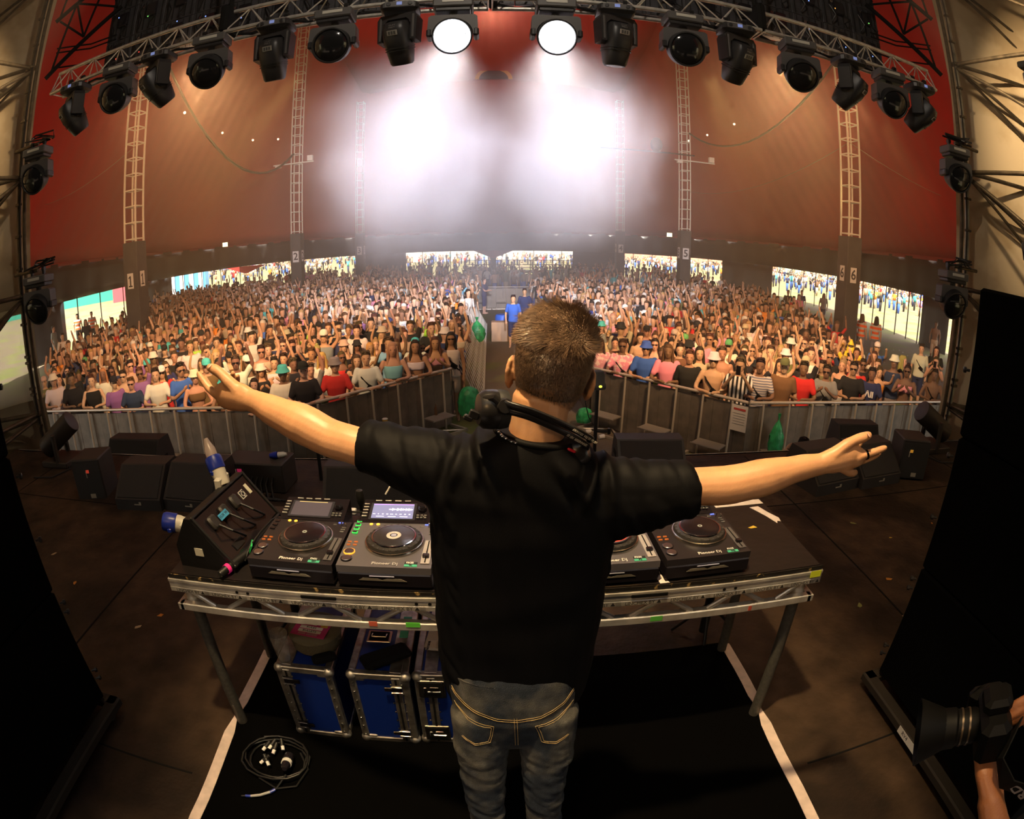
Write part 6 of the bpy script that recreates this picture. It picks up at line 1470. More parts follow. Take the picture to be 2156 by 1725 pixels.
def crowd():
    rnd = random.Random(42); near = []; far = []
    ordn = ['front'] + ORD[1:]
    for side in (-1, 1):
        for row in range(60):
            off = .42 + row * (.58 if row < 14 else .66); items = []
            x = (-.78 if side < 0 else 2.05) + rnd.uniform(0, .2) * side
            while True:
                b = base_y(x)
                if b is None: break
                y = b + off + rnd.uniform(-.13, .13)
                # the rows bend into the walkway line
                if side < 0 and x < left_lim(y): break
                if side > 0 and x > right_lim(y): break
                if y < (34 if side < 0 else 28.8): items.append((x + rnd.uniform(-.08, .08), y))
                x += side * (.46 + rnd.uniform(0, .12)) * (1.0 if row < 14 else 1.12)
                if abs(x) > 24: break
            for k, (px, py) in enumerate(items): (near if row < 14 else far).append((side, row, k, px, py))
    SX = [s[0] for s in SPECIAL]
    for sx, at, lab in SPECIAL:
        at = dict(at); txt = at.pop('text', None); at['cmat'] = MT[at.get('cmat')]
        b = base_y(sx) if base_y(sx) else 10.5
        y = b + .40; sc = rnd.uniform(.95, 1.02)
        o = person((sx, y, GZ), math.atan2(sx, y - 1.0) * -1.0, rnd, lab, 'people leaning on the front barrier', scale=sc, **at)
        if txt: text_obj('lettering', txt, .17, Matrix.Translation((0, -.146, 1.25)) @ Matrix.Rotation(PI / 2, 4, 'X'), WHT, o, extrude=.004, bold=.006)
    near = [n for n in near if not (n[1] == 0 and min(abs(n[3] - s) for s in SX) < .34)]
    near.sort(key=lambda n: math.hypot(n[3], n[4]))
    NEAR_MAX = 262
    far += near[NEAR_MAX:]; near = near[:NEAR_MAX]
    pc = ['black'] * 15 + ['white'] * 9 + ['grey'] * 3 + ['navy'] * 3 + ['beige'] * 4 + ['brown'] * 3 + ['olive'] * 2 + ['light blue', 'pink', 'red', 'blue', 'orange', 'purple', 'lime']
    seen = set()
    kcount = {}
    for side, row, k, x, y in sorted(near, key=lambda n: (n[0], n[1], n[2])):
        fem = rnd.random() < .48; pose = rnd.choices(['down', 'clap', 'up', 'oneup', 'phone', 'reach', 'lean'], [6, 3, 2.2, 2.2, 1.6, 1.2, 0 if row else 8])[0]
        if row == 0: pose = rnd.choice(['lean', 'lean', 'clap', 'down'])
        shirt = rnd.choice(['tee', 'vest', 'crop', 'bra']) if fem else rnd.choice(['tee', 'tee', 'tee', 'vest'])
        bare = (not fem) and rnd.random() < .16
        col = rnd.choice(pc); hair = (rnd.choice(['long', 'long', 'bun']) if fem else 'short'); hc = rnd.choice(['dark', 'dark', 'brown', 'brown', 'fair'] if fem else ['dark', 'dark', 'brown', 'brown'])
        hat = rnd.choice([None] * 7 + ['bucket', 'cap']); hatc = rnd.choice(['white', 'white', 'black', 'beige', 'black', 'turquoise', 'green', 'white', 'beige'])
        shades = rnd.random() < .25
        kc = kcount.get((side, row), 0); kcount[(side, row)] = kc + 1
        g = 'bare-chested' if bare else 'in %s %s' % (col, {'tee': 't-shirt', 'vest': 'vest', 'crop': 'crop top', 'bra': 'bikini top'}[shirt])
        ps = {'down': '', 'clap': ' clapping', 'up': ' arms raised', 'oneup': ' one arm up', 'phone': ' holding a phone', 'reach': ' reaching forward', 'lean': ' leaning'}[pose]
        ht = ' in %s %s' % (hatc, 'bucket hat' if hat == 'bucket' else 'cap') if hat else ''
        kk = 'nearest' if kc == 0 else str(kc + 1) + ({1: 'nd', 2: 'rd'}.get(kc, 'th') if kc < 20 else {0: 'st', 1: 'nd', 2: 'rd'}.get(kc % 10, 'th'))
        lab = 'person %s%s%s, %s block, %s row, %s from the walkway' % (g, ht if not ps or len((g + ps + ht).split()) <= 7 else '', ps, 'left' if side < 0 else 'right', ordn[row], kk)
        if len(lab.replace('-', ' ').split()) > 14: lab = lab.replace(ht, '') if ht else lab.replace(' from the walkway', ' from walkway')
        person((x, y, GZ), -math.atan2(x, y - 1.0) + rnd.uniform(-.35, .35), rnd, lab, 'audience in the %s block' % ('left' if side < 0 else 'right'), pose=pose, fem=fem, shirt=shirt, col=col, hairc=hc, hair=hair, hat=hat, hatc=hatc, shades=shades, scale=rnd.uniform(.90, 1.04) * (.96 if fem else 1), phone=pose == 'phone', bare=bare, bag=rnd.random() < .14 and not fem, face=math.hypot(x, y) < 13.5)
    return far
FAR = crowd()
def singles():
    rnd = random.Random(9)
    def face_to(x, y, tx=0, ty=1): return -math.atan2(x - tx, y - ty)
    P = [((13.9, 17.6), dict(fem=True, col='orange', cmat=HIVIS, hair='long', hairc='brown', shortc='grey'), 'person in orange high-visibility vest beside mast box six, the one further back', 2.6),
         ((14.35, 17.2), dict(fem=True, col='orange', cmat=HIVIS, hair='long', hairc='dark', shortc='grey'), 'person in orange high-visibility vest beside mast box six, the nearer one', 2.9),
         ((11.3, 11.3), dict(col='white', bag=True, shortc='navy'), 'person in pale long shirt standing apart behind the right end of the crowd', 0),
         ((11.75, 11.1), dict(fem=True, pose='clap', col='black', hair='long', shortc='black'), 'person in black standing beside the pale shirted person at the right', 0),
         ((10.2, 9.6), dict(fem=True, pose='phone', col='brown', shirt='vest', hair='long', hairc='brown', phone=True), 'person in brown vest filming with a phone near the right tower', 0),
         ((10.9, 9.3), dict(pose='reach', col='beige', bare=False, shortc='beige'), 'person in beige shirt and pale trousers near the right tower', 0),
         ((7.95, 10.4), dict(fem=False, pose='up', col='yellow', hat=None, hairc='brown'), 'person in yellow banana hood with both arms raised in the right block', 0),
         ((9.3, 11.0), dict(pose='reach', col='blue', hat='cap', hatc='white'), 'person in blue shirt and white cap reaching sideways, right edge of the crowd', 0),
         ((8.9, 9.5), dict(fem=True, col='black', shirt='tee', hair='long', hairc='fair', bag=True), 'person with long blond hair in black top behind the pink bikini top', 1.4),
         ((.72, 18.6), dict(col='blue', hairc='dark', shortc='navy'), 'person in blue uniform shirt nearest on the walkway, left of the short hair', 0),
         ((1.25, 21.2), dict(col='navy', hairc='dark', shortc='navy'), 'person in navy uniform shirt further back on the walkway', 0),
         ((-.35, 27.5), dict(col='navy', hairc='dark', pose='lean', shortc='navy'), 'person in navy bending at the far end of the lattice screen', 1.2),
         ((-15.6, 15.6), dict(col='white', shortc='beige'), 'person in white t-shirt and beige shorts standing apart left of mast box one', 0),
         ((-13.6, 20.0), dict(col='white', fem=False), 'person in white t-shirt beside the foot of mast box one', 0),
         ((-22.5, 24), dict(col='orange', cmat=HIVIS, shortc='black'), 'person in high-visibility vest at the left opening, the further left of two', 0),
         ((-21.3, 24), dict(col='orange', cmat=HIVIS, shortc='black'), 'person in high-visibility vest at the left opening, the further right of two', 0),
         ((-18.2, 20), dict(fem=True, col='black', hair='long', shortc='black'), 'person in black dress standing in the open left of mast box one', 0),
         ((-16.5, 24), dict(fem=True, col='black', hair='long', shortc='black'), 'person in black with long hair in front of the left opening', 0),
         ((-19.6, 19.0), dict(col='grey', shortc='grey'), 'person in grey walking in the open at the far left', 1),
         ((18.6, 17.8), dict(bare=True, shortc='beige'), 'person bare-chested standing by the wall right of the right opening', 0),
         ((19.6, 17.0), dict(fem=True, shirt='crop', col='red', hair='long', shortc='black'), 'person in red crop top by the wall beside the tower lamp', 1),
         ((15.8, 27), dict(col='black', shortc='black'), 'person in black standing before the opening left of mast box six', 0),
         ((17.2, 27.8), dict(col='navy', shortc='black'), 'person in navy standing before the opening left of mast box six', 0),
         ((18.4, 27.2), dict(col='grey', fem=True, hair='long', shortc='navy'), 'person in grey with long hair before the opening left of mast box six', 0),
         ((15.0, 24.5), dict(col='pink', hairc='brown'), 'person in pink top at the back right edge of the crowd', 0),
         ((13.8, 23.0), dict(col='red', hairc='brown'), 'person in red top at the back right edge of the crowd', 0)]
    for (x, y), at, lab, rz in P:
        o = person((x, y, GZ), face_to(x, y) + rz, rnd, lab, None, **at)
        if 'banana' in lab:
            mb = MB(); mb.loft([ring((0, .012, z), (1, 0, 0), (0, 1, 0), a, b, 14) for z, a, b in ((1.50, .10, .09), (1.58, .10, .10), (1.68, .105, .11), (1.76, .085, .09), (1.84, .045, .05), (1.90, .02, .02))]); 
            for s in (-1, 1): limb(mb, [(s * .10, -.03, 1.6), (s * .12, -.07, 1.45), (s * .10, -.11, 1.25)], [.035, .035, .02], 8)
            mb.build('banana_hood', mat('banana', (.85, .60, .04), .7), o, smooth=True)
    # person crouching in the pit, seen from behind the barrier line
    r = empty('person', (4.25, 6.35, -1.15), (0, 0, 2.6)); tag(r, 'person in black cap crouching in the pit below the hanging green bag', 'person')
    b = MB(); X, Y = (1, 0, 0), (0, 1, 0)
    b.loft([ring((0, .0, z), X, Y, a, c, 14, 2.3) for z, a, c in ((-.15, .15, .13), (.0, .16, .12), (.2, .18, .115), (.34, .17, .10), (.42, .06, .06), (.50, .05, .055))])
    b.loft([ring((0, -.02, z), X, Y, a, c, 14) for z, a, c in ((.47, .03, .04), (.52, .064, .082), (.60, .076, .096), (.67, .066, .085), (.70, .03, .04))])
    for s in (-1, 1):
        limb(b, [(s * .17, 0, .32), (s * .30, -.12, .18), (s * .22, -.26, .42), (s * .16, -.26, .50)], [.05, .042, .03, .02], 10)
        limb(b, [(s * .09, 0, -.12), (s * .16, -.36, -.08), (s * .15, -.22, -.42)], [.09, .065, .045], 10)
    me = remesh(b, .014, 1); me.materials.append(SKIN); o = bpy.data.objects.new('body', me); link(o, r); o.color = (.52, .31, .2, 1)
    mb = MB(); mb.loft([ring((0, .0, z), X, Y, a, c, 16, 2.3) for z, a, c in ((-.18, .19, .155), (.0, .19, .145), (.2, .20, .135), (.34, .19, .12), (.41, .09, .075))]); mb.build('shirt', mat('shirt_navy', (.02, .03, .09), .85), r, smooth=True)
    mb = MB(); mb.lathe([(.088, .585), (.088, .63), (.070, .68), (.03, .70), (.001, .702)], (0, -.02, 0), n=18, sy=1.12); mb.build('cap', BLKM, r, smooth=True)
    mb = MB(); mb.lathe([(.032, 0), (.032, .025), (.028, .025), (.028, 0)], (.22, -.26, .40), (-.3, 0, .9), n=14, closed=True); mb.build('wristwatch', BLK, r)
singles()
# everyone further back: one mass of small figures
def mass(name, spots, label, seed, hi=.16, cat='crowd'):
    rnd = np.random.RandomState(seed)
    def tmpl(pose):
        b = MB(); X, Y = (1, 0, 0), (0, 1, 0)
        b.loft([ring((0, 0, z), X, Y, a, c, 8) for z, a, c in ((.88, .17, .12), (1.15, .15, .10), (1.38, .20, .11), (1.46, .12, .07))], mi=0)
        b.loft([ring((0, 0, z), X, Y, a, c, 6) for z, a, c in ((.0, .10, .08), (.5, .13, .09), (.90, .165, .11))], mi=3)
        b.loft([ring((0, -.01, z), X, Y, a, c, 8) for z, a, c in ((1.42, .05, .05), (1.52, .05, .06), (1.60, .072, .09), (1.70, .078, .095), (1.76, .03, .04))], mi=1)
        b.loft([ring((0, cy_, z), X, Y, a, c, 8) for z, a, c, cy_ in ((1.58, .076, .070, .035), (1.66, .086, .085, .026), (1.70, .088, .100, .006), (1.75, .078, .098, -.002), (1.79, .03, .04, 0))], mi=2)
        for a in arms(pose):
            b.cyl(a[0], a[1], .055, .042, n=5, mi=0, cap=False); b.cyl(a[1], a[2], .038, .03, n=5, mi=1, cap=False); b.cyl(a[2], a[3], .032, .02, n=5, mi=1)
        V = np.array(b.v, np.float32); F = [f for f in b.f]; return V, F, b.m
    T = [tmpl(p) for p in ('down', 'clap', 'up', 'oneup', 'reach', 'down')]
    pal = np.array([COLS[c] for c in (['black'] * 8 + ['white'] * 6 + ['beige'] * 3 + ['grey', 'navy', 'brown', 'light blue', 'pink', 'red', 'blue', 'olive', 'orange', 'turquoise', 'brown'])] + [SKINS[0], SKINS[1], SKINS[3], SKINS[1]])
    sk = np.array(SKINS); hr = np.array(list(HAIRS.values()) + [HAIRS['dark'], HAIRS['brown'], (.5, .48, .44)])
    VV = []; FF = []; CC = []; off = 0
    for (x, y) in spots:
        V, F, M = T[rnd.randint(len(T))]; a = -math.atan2(x, y - 1) + rnd.uniform(-.6, .6); s = rnd.uniform(.88, 1.05)
        c, sn = math.cos(a), math.sin(a); P = V.copy(); P[:, 0] = (V[:, 0] * c - V[:, 1] * sn) * s + x; P[:, 1] = (V[:, 0] * sn + V[:, 1] * c) * s + y; P[:, 2] = V[:, 2] * s + GZ
        VV.append(P); cols = [pal[rnd.randint(len(pal))] * rnd.uniform(.85, 1.15), sk[rnd.randint(len(sk))], hr[rnd.randint(len(hr))], COLS[['black', 'navy', 'beige', 'blue'][rnd.randint(4)]]]
        for f, m in zip(F, M): FF.append([i + off for i in f]); CC.append(cols[m])
        off += len(V)
    me = bpy.data.meshes.new(name); me.from_pydata(np.concatenate(VV).tolist(), [], FF)
    at = me.attributes.new('tint', 'FLOAT_COLOR', 'FACE'); at.data.foreach_set('color', np.concatenate([np.array(CC, np.float32), np.ones((len(CC), 1), np.float32)], 1).ravel())
    m = MATS.get('crowd_tint')
    if not m:
        m = mat('crowd_tint', (.3, .3, .3), .8, spec=.2); N = m.node_tree.nodes; an = N.new('ShaderNodeAttribute'); an.attribute_name = 'tint'; m.node_tree.links.new(an.outputs['Color'], N['Principled BSDF'].inputs['Base Color'])
    me.materials.append(m); me.polygons.foreach_set('use_smooth', [True] * len(FF)); me.update()
    o = bpy.data.objects.new(name, me); link(o); tag(o, label, cat, kind='stuff')
mass('crowd', [(x, y) for _, _, _, x, y in FAR], 'dense far part of the audience under the big top', 1)
_r = np.random.RandomState(5)
_sp = [(x, y) for x, y in zip(_r.uniform(-26, 16, 420), _r.uniform(30, 54, 420)) if y > 31 and not (-1 < x < 2 and y < 34)]
_sp = [(x, y) for x, y in _sp if math.hypot(x, y) < per_at(az(x, y)).length - 1.2 and not (-3 < x < 9 and 49 < y < 55)]
mass('crowd', _sp, 'loose groups of the audience standing behind the far cross barrier', 2)
_o = [(x, y) for x, y in zip(_r.uniform(-90, 110, 2600), 62 + 110 * _r.uniform(0, 1, 2600) ** .8)]
_o += [(x, y) for x, y in zip(_r.uniform(30, 75, 500), _r.uniform(38, 80, 500))]
def _clear(x, y): return not any(abs(x - a) < w and abs(y - b) < d for a, b, w, d in ((-62, 62, 14, 9), (-44, 62, 6, 6), (-37, 60.5, 4, 4), (-2, 110, 21, 6), (36, 112, 14, 7), (66, 96, 13, 9)))
_o = [(x, y) for x, y in _o if _clear(x, y) and not (x < -20 and y < 62)]
mass('crowd', _o, 'sunlit festival crowd on the field outside the tent openings', 3)
# ---------------------------------------------------------------- the performer
from mathutils import noise as mnoise
from mathutils.bvhtree import BVHTree
def displace(me, fn):
    n = len(me.vertices); co = np.empty(n * 3, np.float32); me.vertices.foreach_get('co', co); co = co.reshape(-1, 3)
    no = np.array([tuple(v.normal) for v in me.vertices], np.float32)
    d = np.array([fn(Vector(c), Vector(q)) for c, q in zip(co, no)], np.float32)
    co += no * d[:, None]; me.vertices.foreach_set('co', co.ravel()); me.update()
HM_ = Matrix.Translation((.108, 1.128, 1.590)) @ Matrix.Rotation(rad(9), 4, 'Y') @ Matrix.Rotation(rad(-4), 4, 'Z') @ Matrix.Rotation(rad(-4), 4, 'X')
SKULL = [(-.012, .052, .035, .040), (.006, .035, .052, .066), (.035, .022, .063, .084), (.07, .008, .0715, .096), (.105, .0, .0765, .1005), (.14, -.003, .0785, .1015), (.17, -.003, .0765, .097), (.198, -.002, .065, .082), (.218, 0, .045, .058), (.230, 0, .018, .024)]
def dj():
    r = empty('person', (.06, 1.05, 0)); tag(r, 'person in black t-shirt and jeans seen from behind with both arms spread wide', 'person')
    off = Vector((.06, 1.05, 0))
    def place(me, name, m=None):
        o = bpy.data.objects.new(name, me)
        if m: me.materials.clear(); me.materials.append(m)
        link(o, r); o.location = -off; return o
    def P(mb, name, m, smooth=True, angle=60): o = mb.build(name, m, r, smooth=smooth, angle=angle); o.location = -off; return o
    b = MB(); X, Y = (1, 0, 0), (0, 1, 0)
    # torso, legs
    b.loft([ring((cx, cy_, z), X, Y, a, c, 18, 2.3) for z, cx, cy_, a, c in ((.80, .045, 1.06, .13, .10), (.92, .05, 1.09, .15, .11), (1.08, .06, 1.12, .14, .10), (1.28, .07, 1.13, .17, .11), (1.42, .08, 1.125, .175, .10), (1.50, .085, 1.12, .12, .075), (1.535, .088, 1.118, .072, .064))])
    limb(b, [(.088, 1.115, 1.47), (.092, 1.112, 1.55), (.102, 1.118, 1.63)], [.068, .0595, .060], 18)
    for s, hx, kx, ax in ((-1, -.025, -.045, -.05), (1, .125, .130, .140)):
        limb(b, [(hx, 1.05, .80), (kx, .985, .50), (ax, .93, .10)], [.070, .046, .032], 12)
        limb(b, [(ax, .90, .045), (ax, 1.10, .03)], [.038, .03], 10)
    # head
    hd = MB(); hd.M = HM_
    hd.loft([ring((0, cy_, z), X, Y, rx, ry, 24, 2.15) for z, cy_, rx, ry in SKULL])
    hd.loft([ring((0, .108, .065), X, Y, .012, .012, 8), ring((0, .114, .072), X, Y, .015, .013, 8), ring((0, .100, .115), X, Y, .008, .010, 8)])
    hd.loft([ring((0, .098, .036), X, Y, .024, .010, 10), ring((0, .100, .042), X, Y, .022, .009, 10), ring((0, .098, .05), X, Y, .018, .008, 10)])
    for s in (-1, 1):
        hd.ball((s * .081, .004, .078), (.0065, .0175, .030), n=12)
        hd.tube([(s * .076, .018, .056), (s * .083, .006, .047), (s * .088, -.008, .058), (s * .091, -.016, .082), (s * .089, -.012, .103), (s * .084, .006, .111), (s * .078, .020, .100)], [.004, .0055, .0050, .0050, .0050, .0050, .004], n=8)
    b.v, b.f, b.m = b.v + hd.v, b.f + [tuple(i + len(b.v) for i in f) for f in hd.f], b.m + hd.m
    # left arm and hand
    limb(b, [(-.07, 1.118, 1.455), (-.18, 1.136, 1.478), (-.310, 1.162, 1.511), (-.375, 1.186, 1.520), (-.446, 1.210, 1.545), (-.530, 1.240, 1.568), (-.590, 1.262, 1.586), (-.625, 1.270, 1.593)], [.046, .044, .0435, .045, .0485, .040, .0305, .0275], 18, flat=[1, 1, 1, .98, .95, .9, .8, .78])
    limb(b, [(-.606, 1.267, 1.590), (-.640, 1.277, 1.596), (-.674, 1.287, 1.599), (-.708, 1.301, 1.596)], [.029, .038, .0415, .036], 16, flat=[.80, .64, .56, .48])
    F = lambda pts, rr: limb(b, pts, rr, 10, sub=4)
    F([(-.640, 1.276, 1.607), (-.668, 1.279, 1.632), (-.692, 1.284, 1.653), (-.714, 1.289, 1.667), (-.733, 1.293, 1.673)], [.0215, .0175, .0145, .0150, .0118])
    F([(-.700, 1.298, 1.600), (-.722, 1.301, 1.597), (-.752, 1.309, 1.612), (-.776, 1.320, 1.634), (-.791, 1.327, 1.650)], [.0145, .0130, .0115, .0105, .0085])
    F([(-.700, 1.305, 1.588), (-.724, 1.318, 1.582), (-.754, 1.333, 1.598), (-.778, 1.347, 1.618), (-.788, 1.353, 1.634)], [.0125, .0110, .0098, .0090, .0072])
    F([(-.694, 1.312, 1.578), (-.716, 1.334, 1.574), (-.722, 1.354, 1.596), (-.706, 1.360, 1.624), (-.696, 1.356, 1.642)], [.0115, .0105, .0095, .0085, .0075])
    F([(-.682, 1.308, 1.570), (-.698, 1.332, 1.566), (-.700, 1.352, 1.586), (-.688, 1.358, 1.612), (-.680, 1.352, 1.634)], [.0105, .0095, .0085, .0078, .0068])
    # right arm and hand
    limb(b, [(.220, 1.112, 1.400), (.320, 1.102, 1.400), (.437, 1.090, 1.426), (.528, 1.080, 1.432), (.609, 1.070, 1.449), (.706, 1.060, 1.472), (.762, 1.054, 1.482), (.792, 1.050, 1.488)], [.046, .044, .0445, .0455, .0450, .0330, .0275, .0265], 18, flat=[1, 1, 1, .98, .95, .85, .78, .76])
    limb(b, [(.772, 1.052, 1.486), (.808, 1.049, 1.494), (.842, 1.046, 1.500), (.872, 1.042, 1.500)], [.0275, .035, .0365, .0290], 16, flat=[.80, .62, .54, .48])
    F([(.798, 1.048, 1.506), (.826, 1.044, 1.530), (.850, 1.042, 1.543), (.874, 1.040, 1.550), (.894, 1.039, 1.556)], [.0195, .0155, .0125, .0135, .0110])
    F([(.868, 1.038, 1.500), (.892, 1.035, 1.508), (.914, 1.032, 1.514), (.932, 1.029, 1.520), (.949, 1.025, 1.527)], [.0130, .0110, .0100, .0095, .0075])
    F([(.868, 1.044, 1.486), (.894, 1.046, 1.489), (.920, 1.046, 1.494), (.938, 1.045, 1.500), (.950, 1.044, 1.506)], [.0125, .0108, .0098, .0090, .0072])
    F([(.830, 1.046, 1.476), (.852, 1.046, 1.462), (.874, 1.050, 1.454), (.892, 1.058, 1.452)], [.0150, .0115, .0098, .0080])
    F([(.866, 1.056, 1.502), (.884, 1.080, 1.506), (.908, 1.096, 1.506), (.924, 1.102, 1.512), (.926, 1.102, 1.530)], [.0120, .0105, .0095, .0088, .0074])
    me = remesh(b, .0034, 3, .5)
    displace(me, lambda c, n: .0008 * mnoise.noise(c * 30))
    sk = mat('performer_skin', (.62, .33, .17), .42, spec=.45, noise=(16, .07), bump=(180, .04), sss=.12)
    place(me, 'body', sk)
    # nails and brows, eyes
    for nm, p, d in (('fingernail', (.886, 1.029, 1.5615), (.35, -.5, .75)), ('fingernail', (-.727, 1.283, 1.680), (-.35, -.5, .75))):
        mb = MB(); q = Vector(d).to_track_quat('Z', 'Y'); mb.M = Matrix.Translation(p) @ q.to_matrix().to_4x4(); mb.ball((0, 0, 0), (.0062, .0080, .0016), n=10); P(mb, nm, mat('nail', (.70, .42, .32), .25))
    for s in (-1, 1):
        mb = MB(); mb.M = HM_; mb.ball((s * .032, .092, .112), (.013, .008, .007), n=10); P(mb, 'eye', mat('eye_white', (.7, .68, .64), .2))
        mb = MB(); mb.M = HM_; mb.ball((s * .032, .0985, .112), (.006, .003, .006), n=10); P(mb, 'iris', mat('iris', (.05, .08, .10), .2))
        mb = MB(); mb.M = HM_; mb.box((s * .032, .099, .128), (.034, .006, .006), bev=.002); P(mb, 'eyebrow', mat('hair_brown', (.13, .07, .035), .5))
    # hair: a close cap and swept strands
    hb = mat('hair_brown', (.13, .07, .035), .5)
    rnd = random.Random(12); st = MB(); Hi = HM_
    def skull_pt(z, a):
        for i in range(len(SKULL) - 1):
            z0, c0, a0, b0 = SKULL[i]; z1, c1, a1, b1 = SKULL[i + 1]
            if z0 <= z <= z1:
                t = (z - z0) / (z1 - z0); c, rx, ry = c0 + (c1 - c0) * t, a0 + (a1 - a0) * t, b0 + (b1 - b0) * t
                p = 2 / 2.15; ca, sa = math.cos(a), math.sin(a)
                q = Vector((rx * math.copysign(abs(ca) ** p, ca), c + ry * math.copysign(abs(sa) ** p, sa), z)); nrm = Vector((ca / rx, sa / ry, (z - .115) * 60)).normalized(); return q, nrm
    caps = []
    for z, g in ((.045, .0005), (.075, .001), (.105, .002), (.14, .004), (.17, .007), (.198, .010), (.218, .014), (.230, .016)):
        row = []
        for i in range(40):
            a = 2 * PI * i / 40; lim = .045 if math.sin(a) < -.15 else (.105 if math.sin(a) < .35 else .165)
            zz = max(z, lim); q, n = skull_pt(min(zz, .2299), a); row.append(q + n * (g if z >= lim else .0003))
        caps.append(row)
    cm = MB(); cm.M = HM_; cm.loft(caps); o = P(cm, 'hair_base', mat('hair_base', (.15, .088, .048), .7, noise=(60, .45), bump=(220, .8)), angle=180)
    W_ = Vector((.030, -.075, .175))          # crown whorl
    vs, fs = [], []
    R3 = HM_.to_3x3()
    def strand(z, a, L, lift, wd):
        q, n = skull_pt(z, a)
        rel = q - W_; tang = rel - n * rel.dot(n)
        if tang.length < 1e-4: tang = Vector((1, 0, 0))
        tang.normalize(); sw = n.cross(tang); side = tang * .8 + sw * .45
        if z > .15: side = side + Vector((-.55, .55, .0)) * .8
        else: side = Vector((0, 0, -1)) * .9 + side * .5
        side = (side - n * side.dot(n)); side.normalize()
        side += Vector((rnd.uniform(-.3, .3), rnd.uniform(-.3, .3), rnd.uniform(-.2, .2)))
        p0 = q + n * .0005; p1 = q + (side * (1 - lift) + n * lift) * L * .55; p2 = q + (side * (1.2 - lift) + n * lift * .75) * L + n * .002
        b_ = n.cross(side).normalized() * wd; o_ = len(vs)
        for p in (p0 - b_, p0 + b_, p1 + b_ * .8, p1 - b_ * .8, p2): vs.append(HM_ @ p)
        fs.append((o_, o_ + 1, o_ + 2, o_ + 3)); fs.append((o_ + 3, o_ + 2, o_ + 4))
    for _ in range(30000):
        a = rnd.uniform(0, 2 * PI); z = rnd.uniform(.012, .229); sa = math.sin(a)
        lo = .018 if sa < -.15 else (.075 if sa < .3 else .16)
        if sa < -.3: lo = .012 + .02 * abs(math.cos(a * 3))
        if z < lo: continue
        if z < .09 and rnd.random() > (z - lo + .012) / .06: continue
        if z < .10: L = .005 + .05 * max(0, z - .03); lift = .22
        elif z < .155: L = .009 + .18 * (z - .10); lift = .24
        else: L = rnd.uniform(.020, .034) + (.010 if rnd.random() < .10 else 0); lift = rnd.uniform(.30, .62)
        strand(z, a, L, lift, .00042 if z < .15 else .00062)
    for _ in range(60):
        c = rnd.uniform(0, 2 * PI); z = rnd.uniform(.19, .226)
        for k in range(16): strand(min(.2295, z + rnd.uniform(-.006, .006)), c + rnd.uniform(-.12, .12), rnd.uniform(.036, .054), .50, .0007)
    mb = MB(); mb.v = [tuple(v) for v in vs]; mb.f = fs; mb.m = [0] * len(fs)
    hs = mat('hair_strand', (.155, .095, .056), .38, spec=.5, noise=(90, .5)); o = P(mb, 'hair', hs, angle=180); o['kind'] = 'stuff'
    # t-shirt
    s = MB()
    T = [(.905, .052, 1.125, .198, .150), (.95, .055, 1.13, .202, .150), (1.08, .058, 1.135, .206, .148), (1.22, .062, 1.135, .210, .143), (1.34, .068, 1.13, .214, .136), (1.42, .072, 1.125, .220, .125), (1.475, .078, 1.12, .205, .108), (1.515, .084, 1.115, .155, .092), (1.540, .089, 1.112, .105, .080), (1.556, .092, 1.110, .086, .074)]
    rings = []
    for z, cx, cy_, a, c in T:
        row = ring((cx, cy_, z), X, Y, a, c, 30, 2.4)
        for p in row:
            k = (cy_ - p.y) / c
            if z < 1.0: p.z -= max(0, k) * .115 * (1.0 - z) / .095
            if z > 1.40: p.z += (-(p.x - cx) * .16)
        rings.append(row)
    s.loft(rings)
    def sleeve(cs):
        rr = []
        for (cx, cy_, cz), ry, rz, tilt in cs:
            rr.append(ring((cx, cy_, cz), (math.sin(tilt), math.cos(tilt), 0), (0, 0, 1), ry, rz, 20, 2.1))
        s.loft(rr)
    sleeve([((-.02, 1.120, 1.43), .088, .105, .17), ((-.10, 1.125, 1.462), .082, .094, .17), ((-.17, 1.136, 1.482), .075, .080, .17), ((-.24, 1.150, 1.500), .067, .067, .17), ((-.296, 1.160, 1.510), .061, .058, .17)])
    sleeve([((.17, 1.120, 1.40), .085, .105, -.1), ((.25, 1.112, 1.395), .082, .100, -.1), ((.32, 1.104, 1.400), .075, .086, -.1), ((.39, 1.096, 1.412), .068, .072, -.1), ((.442, 1.090, 1.425), .062, .059, -.1)])
    me = remesh(s, .0062, 4, .5)
    def wr(c, n):
        d = 0
        # folds running down the back from the shoulders and across the sleeves
        sh = max(0, min(1, (c.z - 1.25) / .22))
        q = Vector((c.x * 9 + c.z * 4, c.y * 5, c.z * 2.2)); d += .010 * (abs(mnoise.noise(q)) - .22) * (.45 + .5 * sh)
        q = Vector((c.x * 3.0 - c.z * 6, c.y * 4, c.z * 9)); d += .006 * mnoise.noise(q) * (.5 + sh)
        if c.x < -.08 or c.x > .26: q = Vector((c.x * 34 + c.z * 16, c.y * 8, c.z * 9)); d += .009 * (abs(mnoise.noise(q)) - .2)
        for px, pz, ang in ((-.075, 1.50, 1.2), (-.02, 1.52, 1.9), (.20, 1.475, 1.3), (.245, 1.47, 1.75), (.165, 1.47, 2.2)):   # pinched folds by the collar
            u = (c.x - px) * math.cos(ang) + (c.z - pz) * math.sin(ang); w = -(c.x - px) * math.sin(ang) + (c.z - pz) * math.cos(ang)
            d += .013 * math.exp(-(w / .011) ** 2) * math.exp(-(u / .06) ** 2)
            d -= .008 * math.exp(-((w - .022) / .012) ** 2) * math.exp(-(u / .06) ** 2)
        return d
    displace(me, wr)
    ts = mat('tshirt_black', (.0012, .0011, .0014), .66, spec=.17, bump=(350, .05)); place(me, 'tshirt', ts)
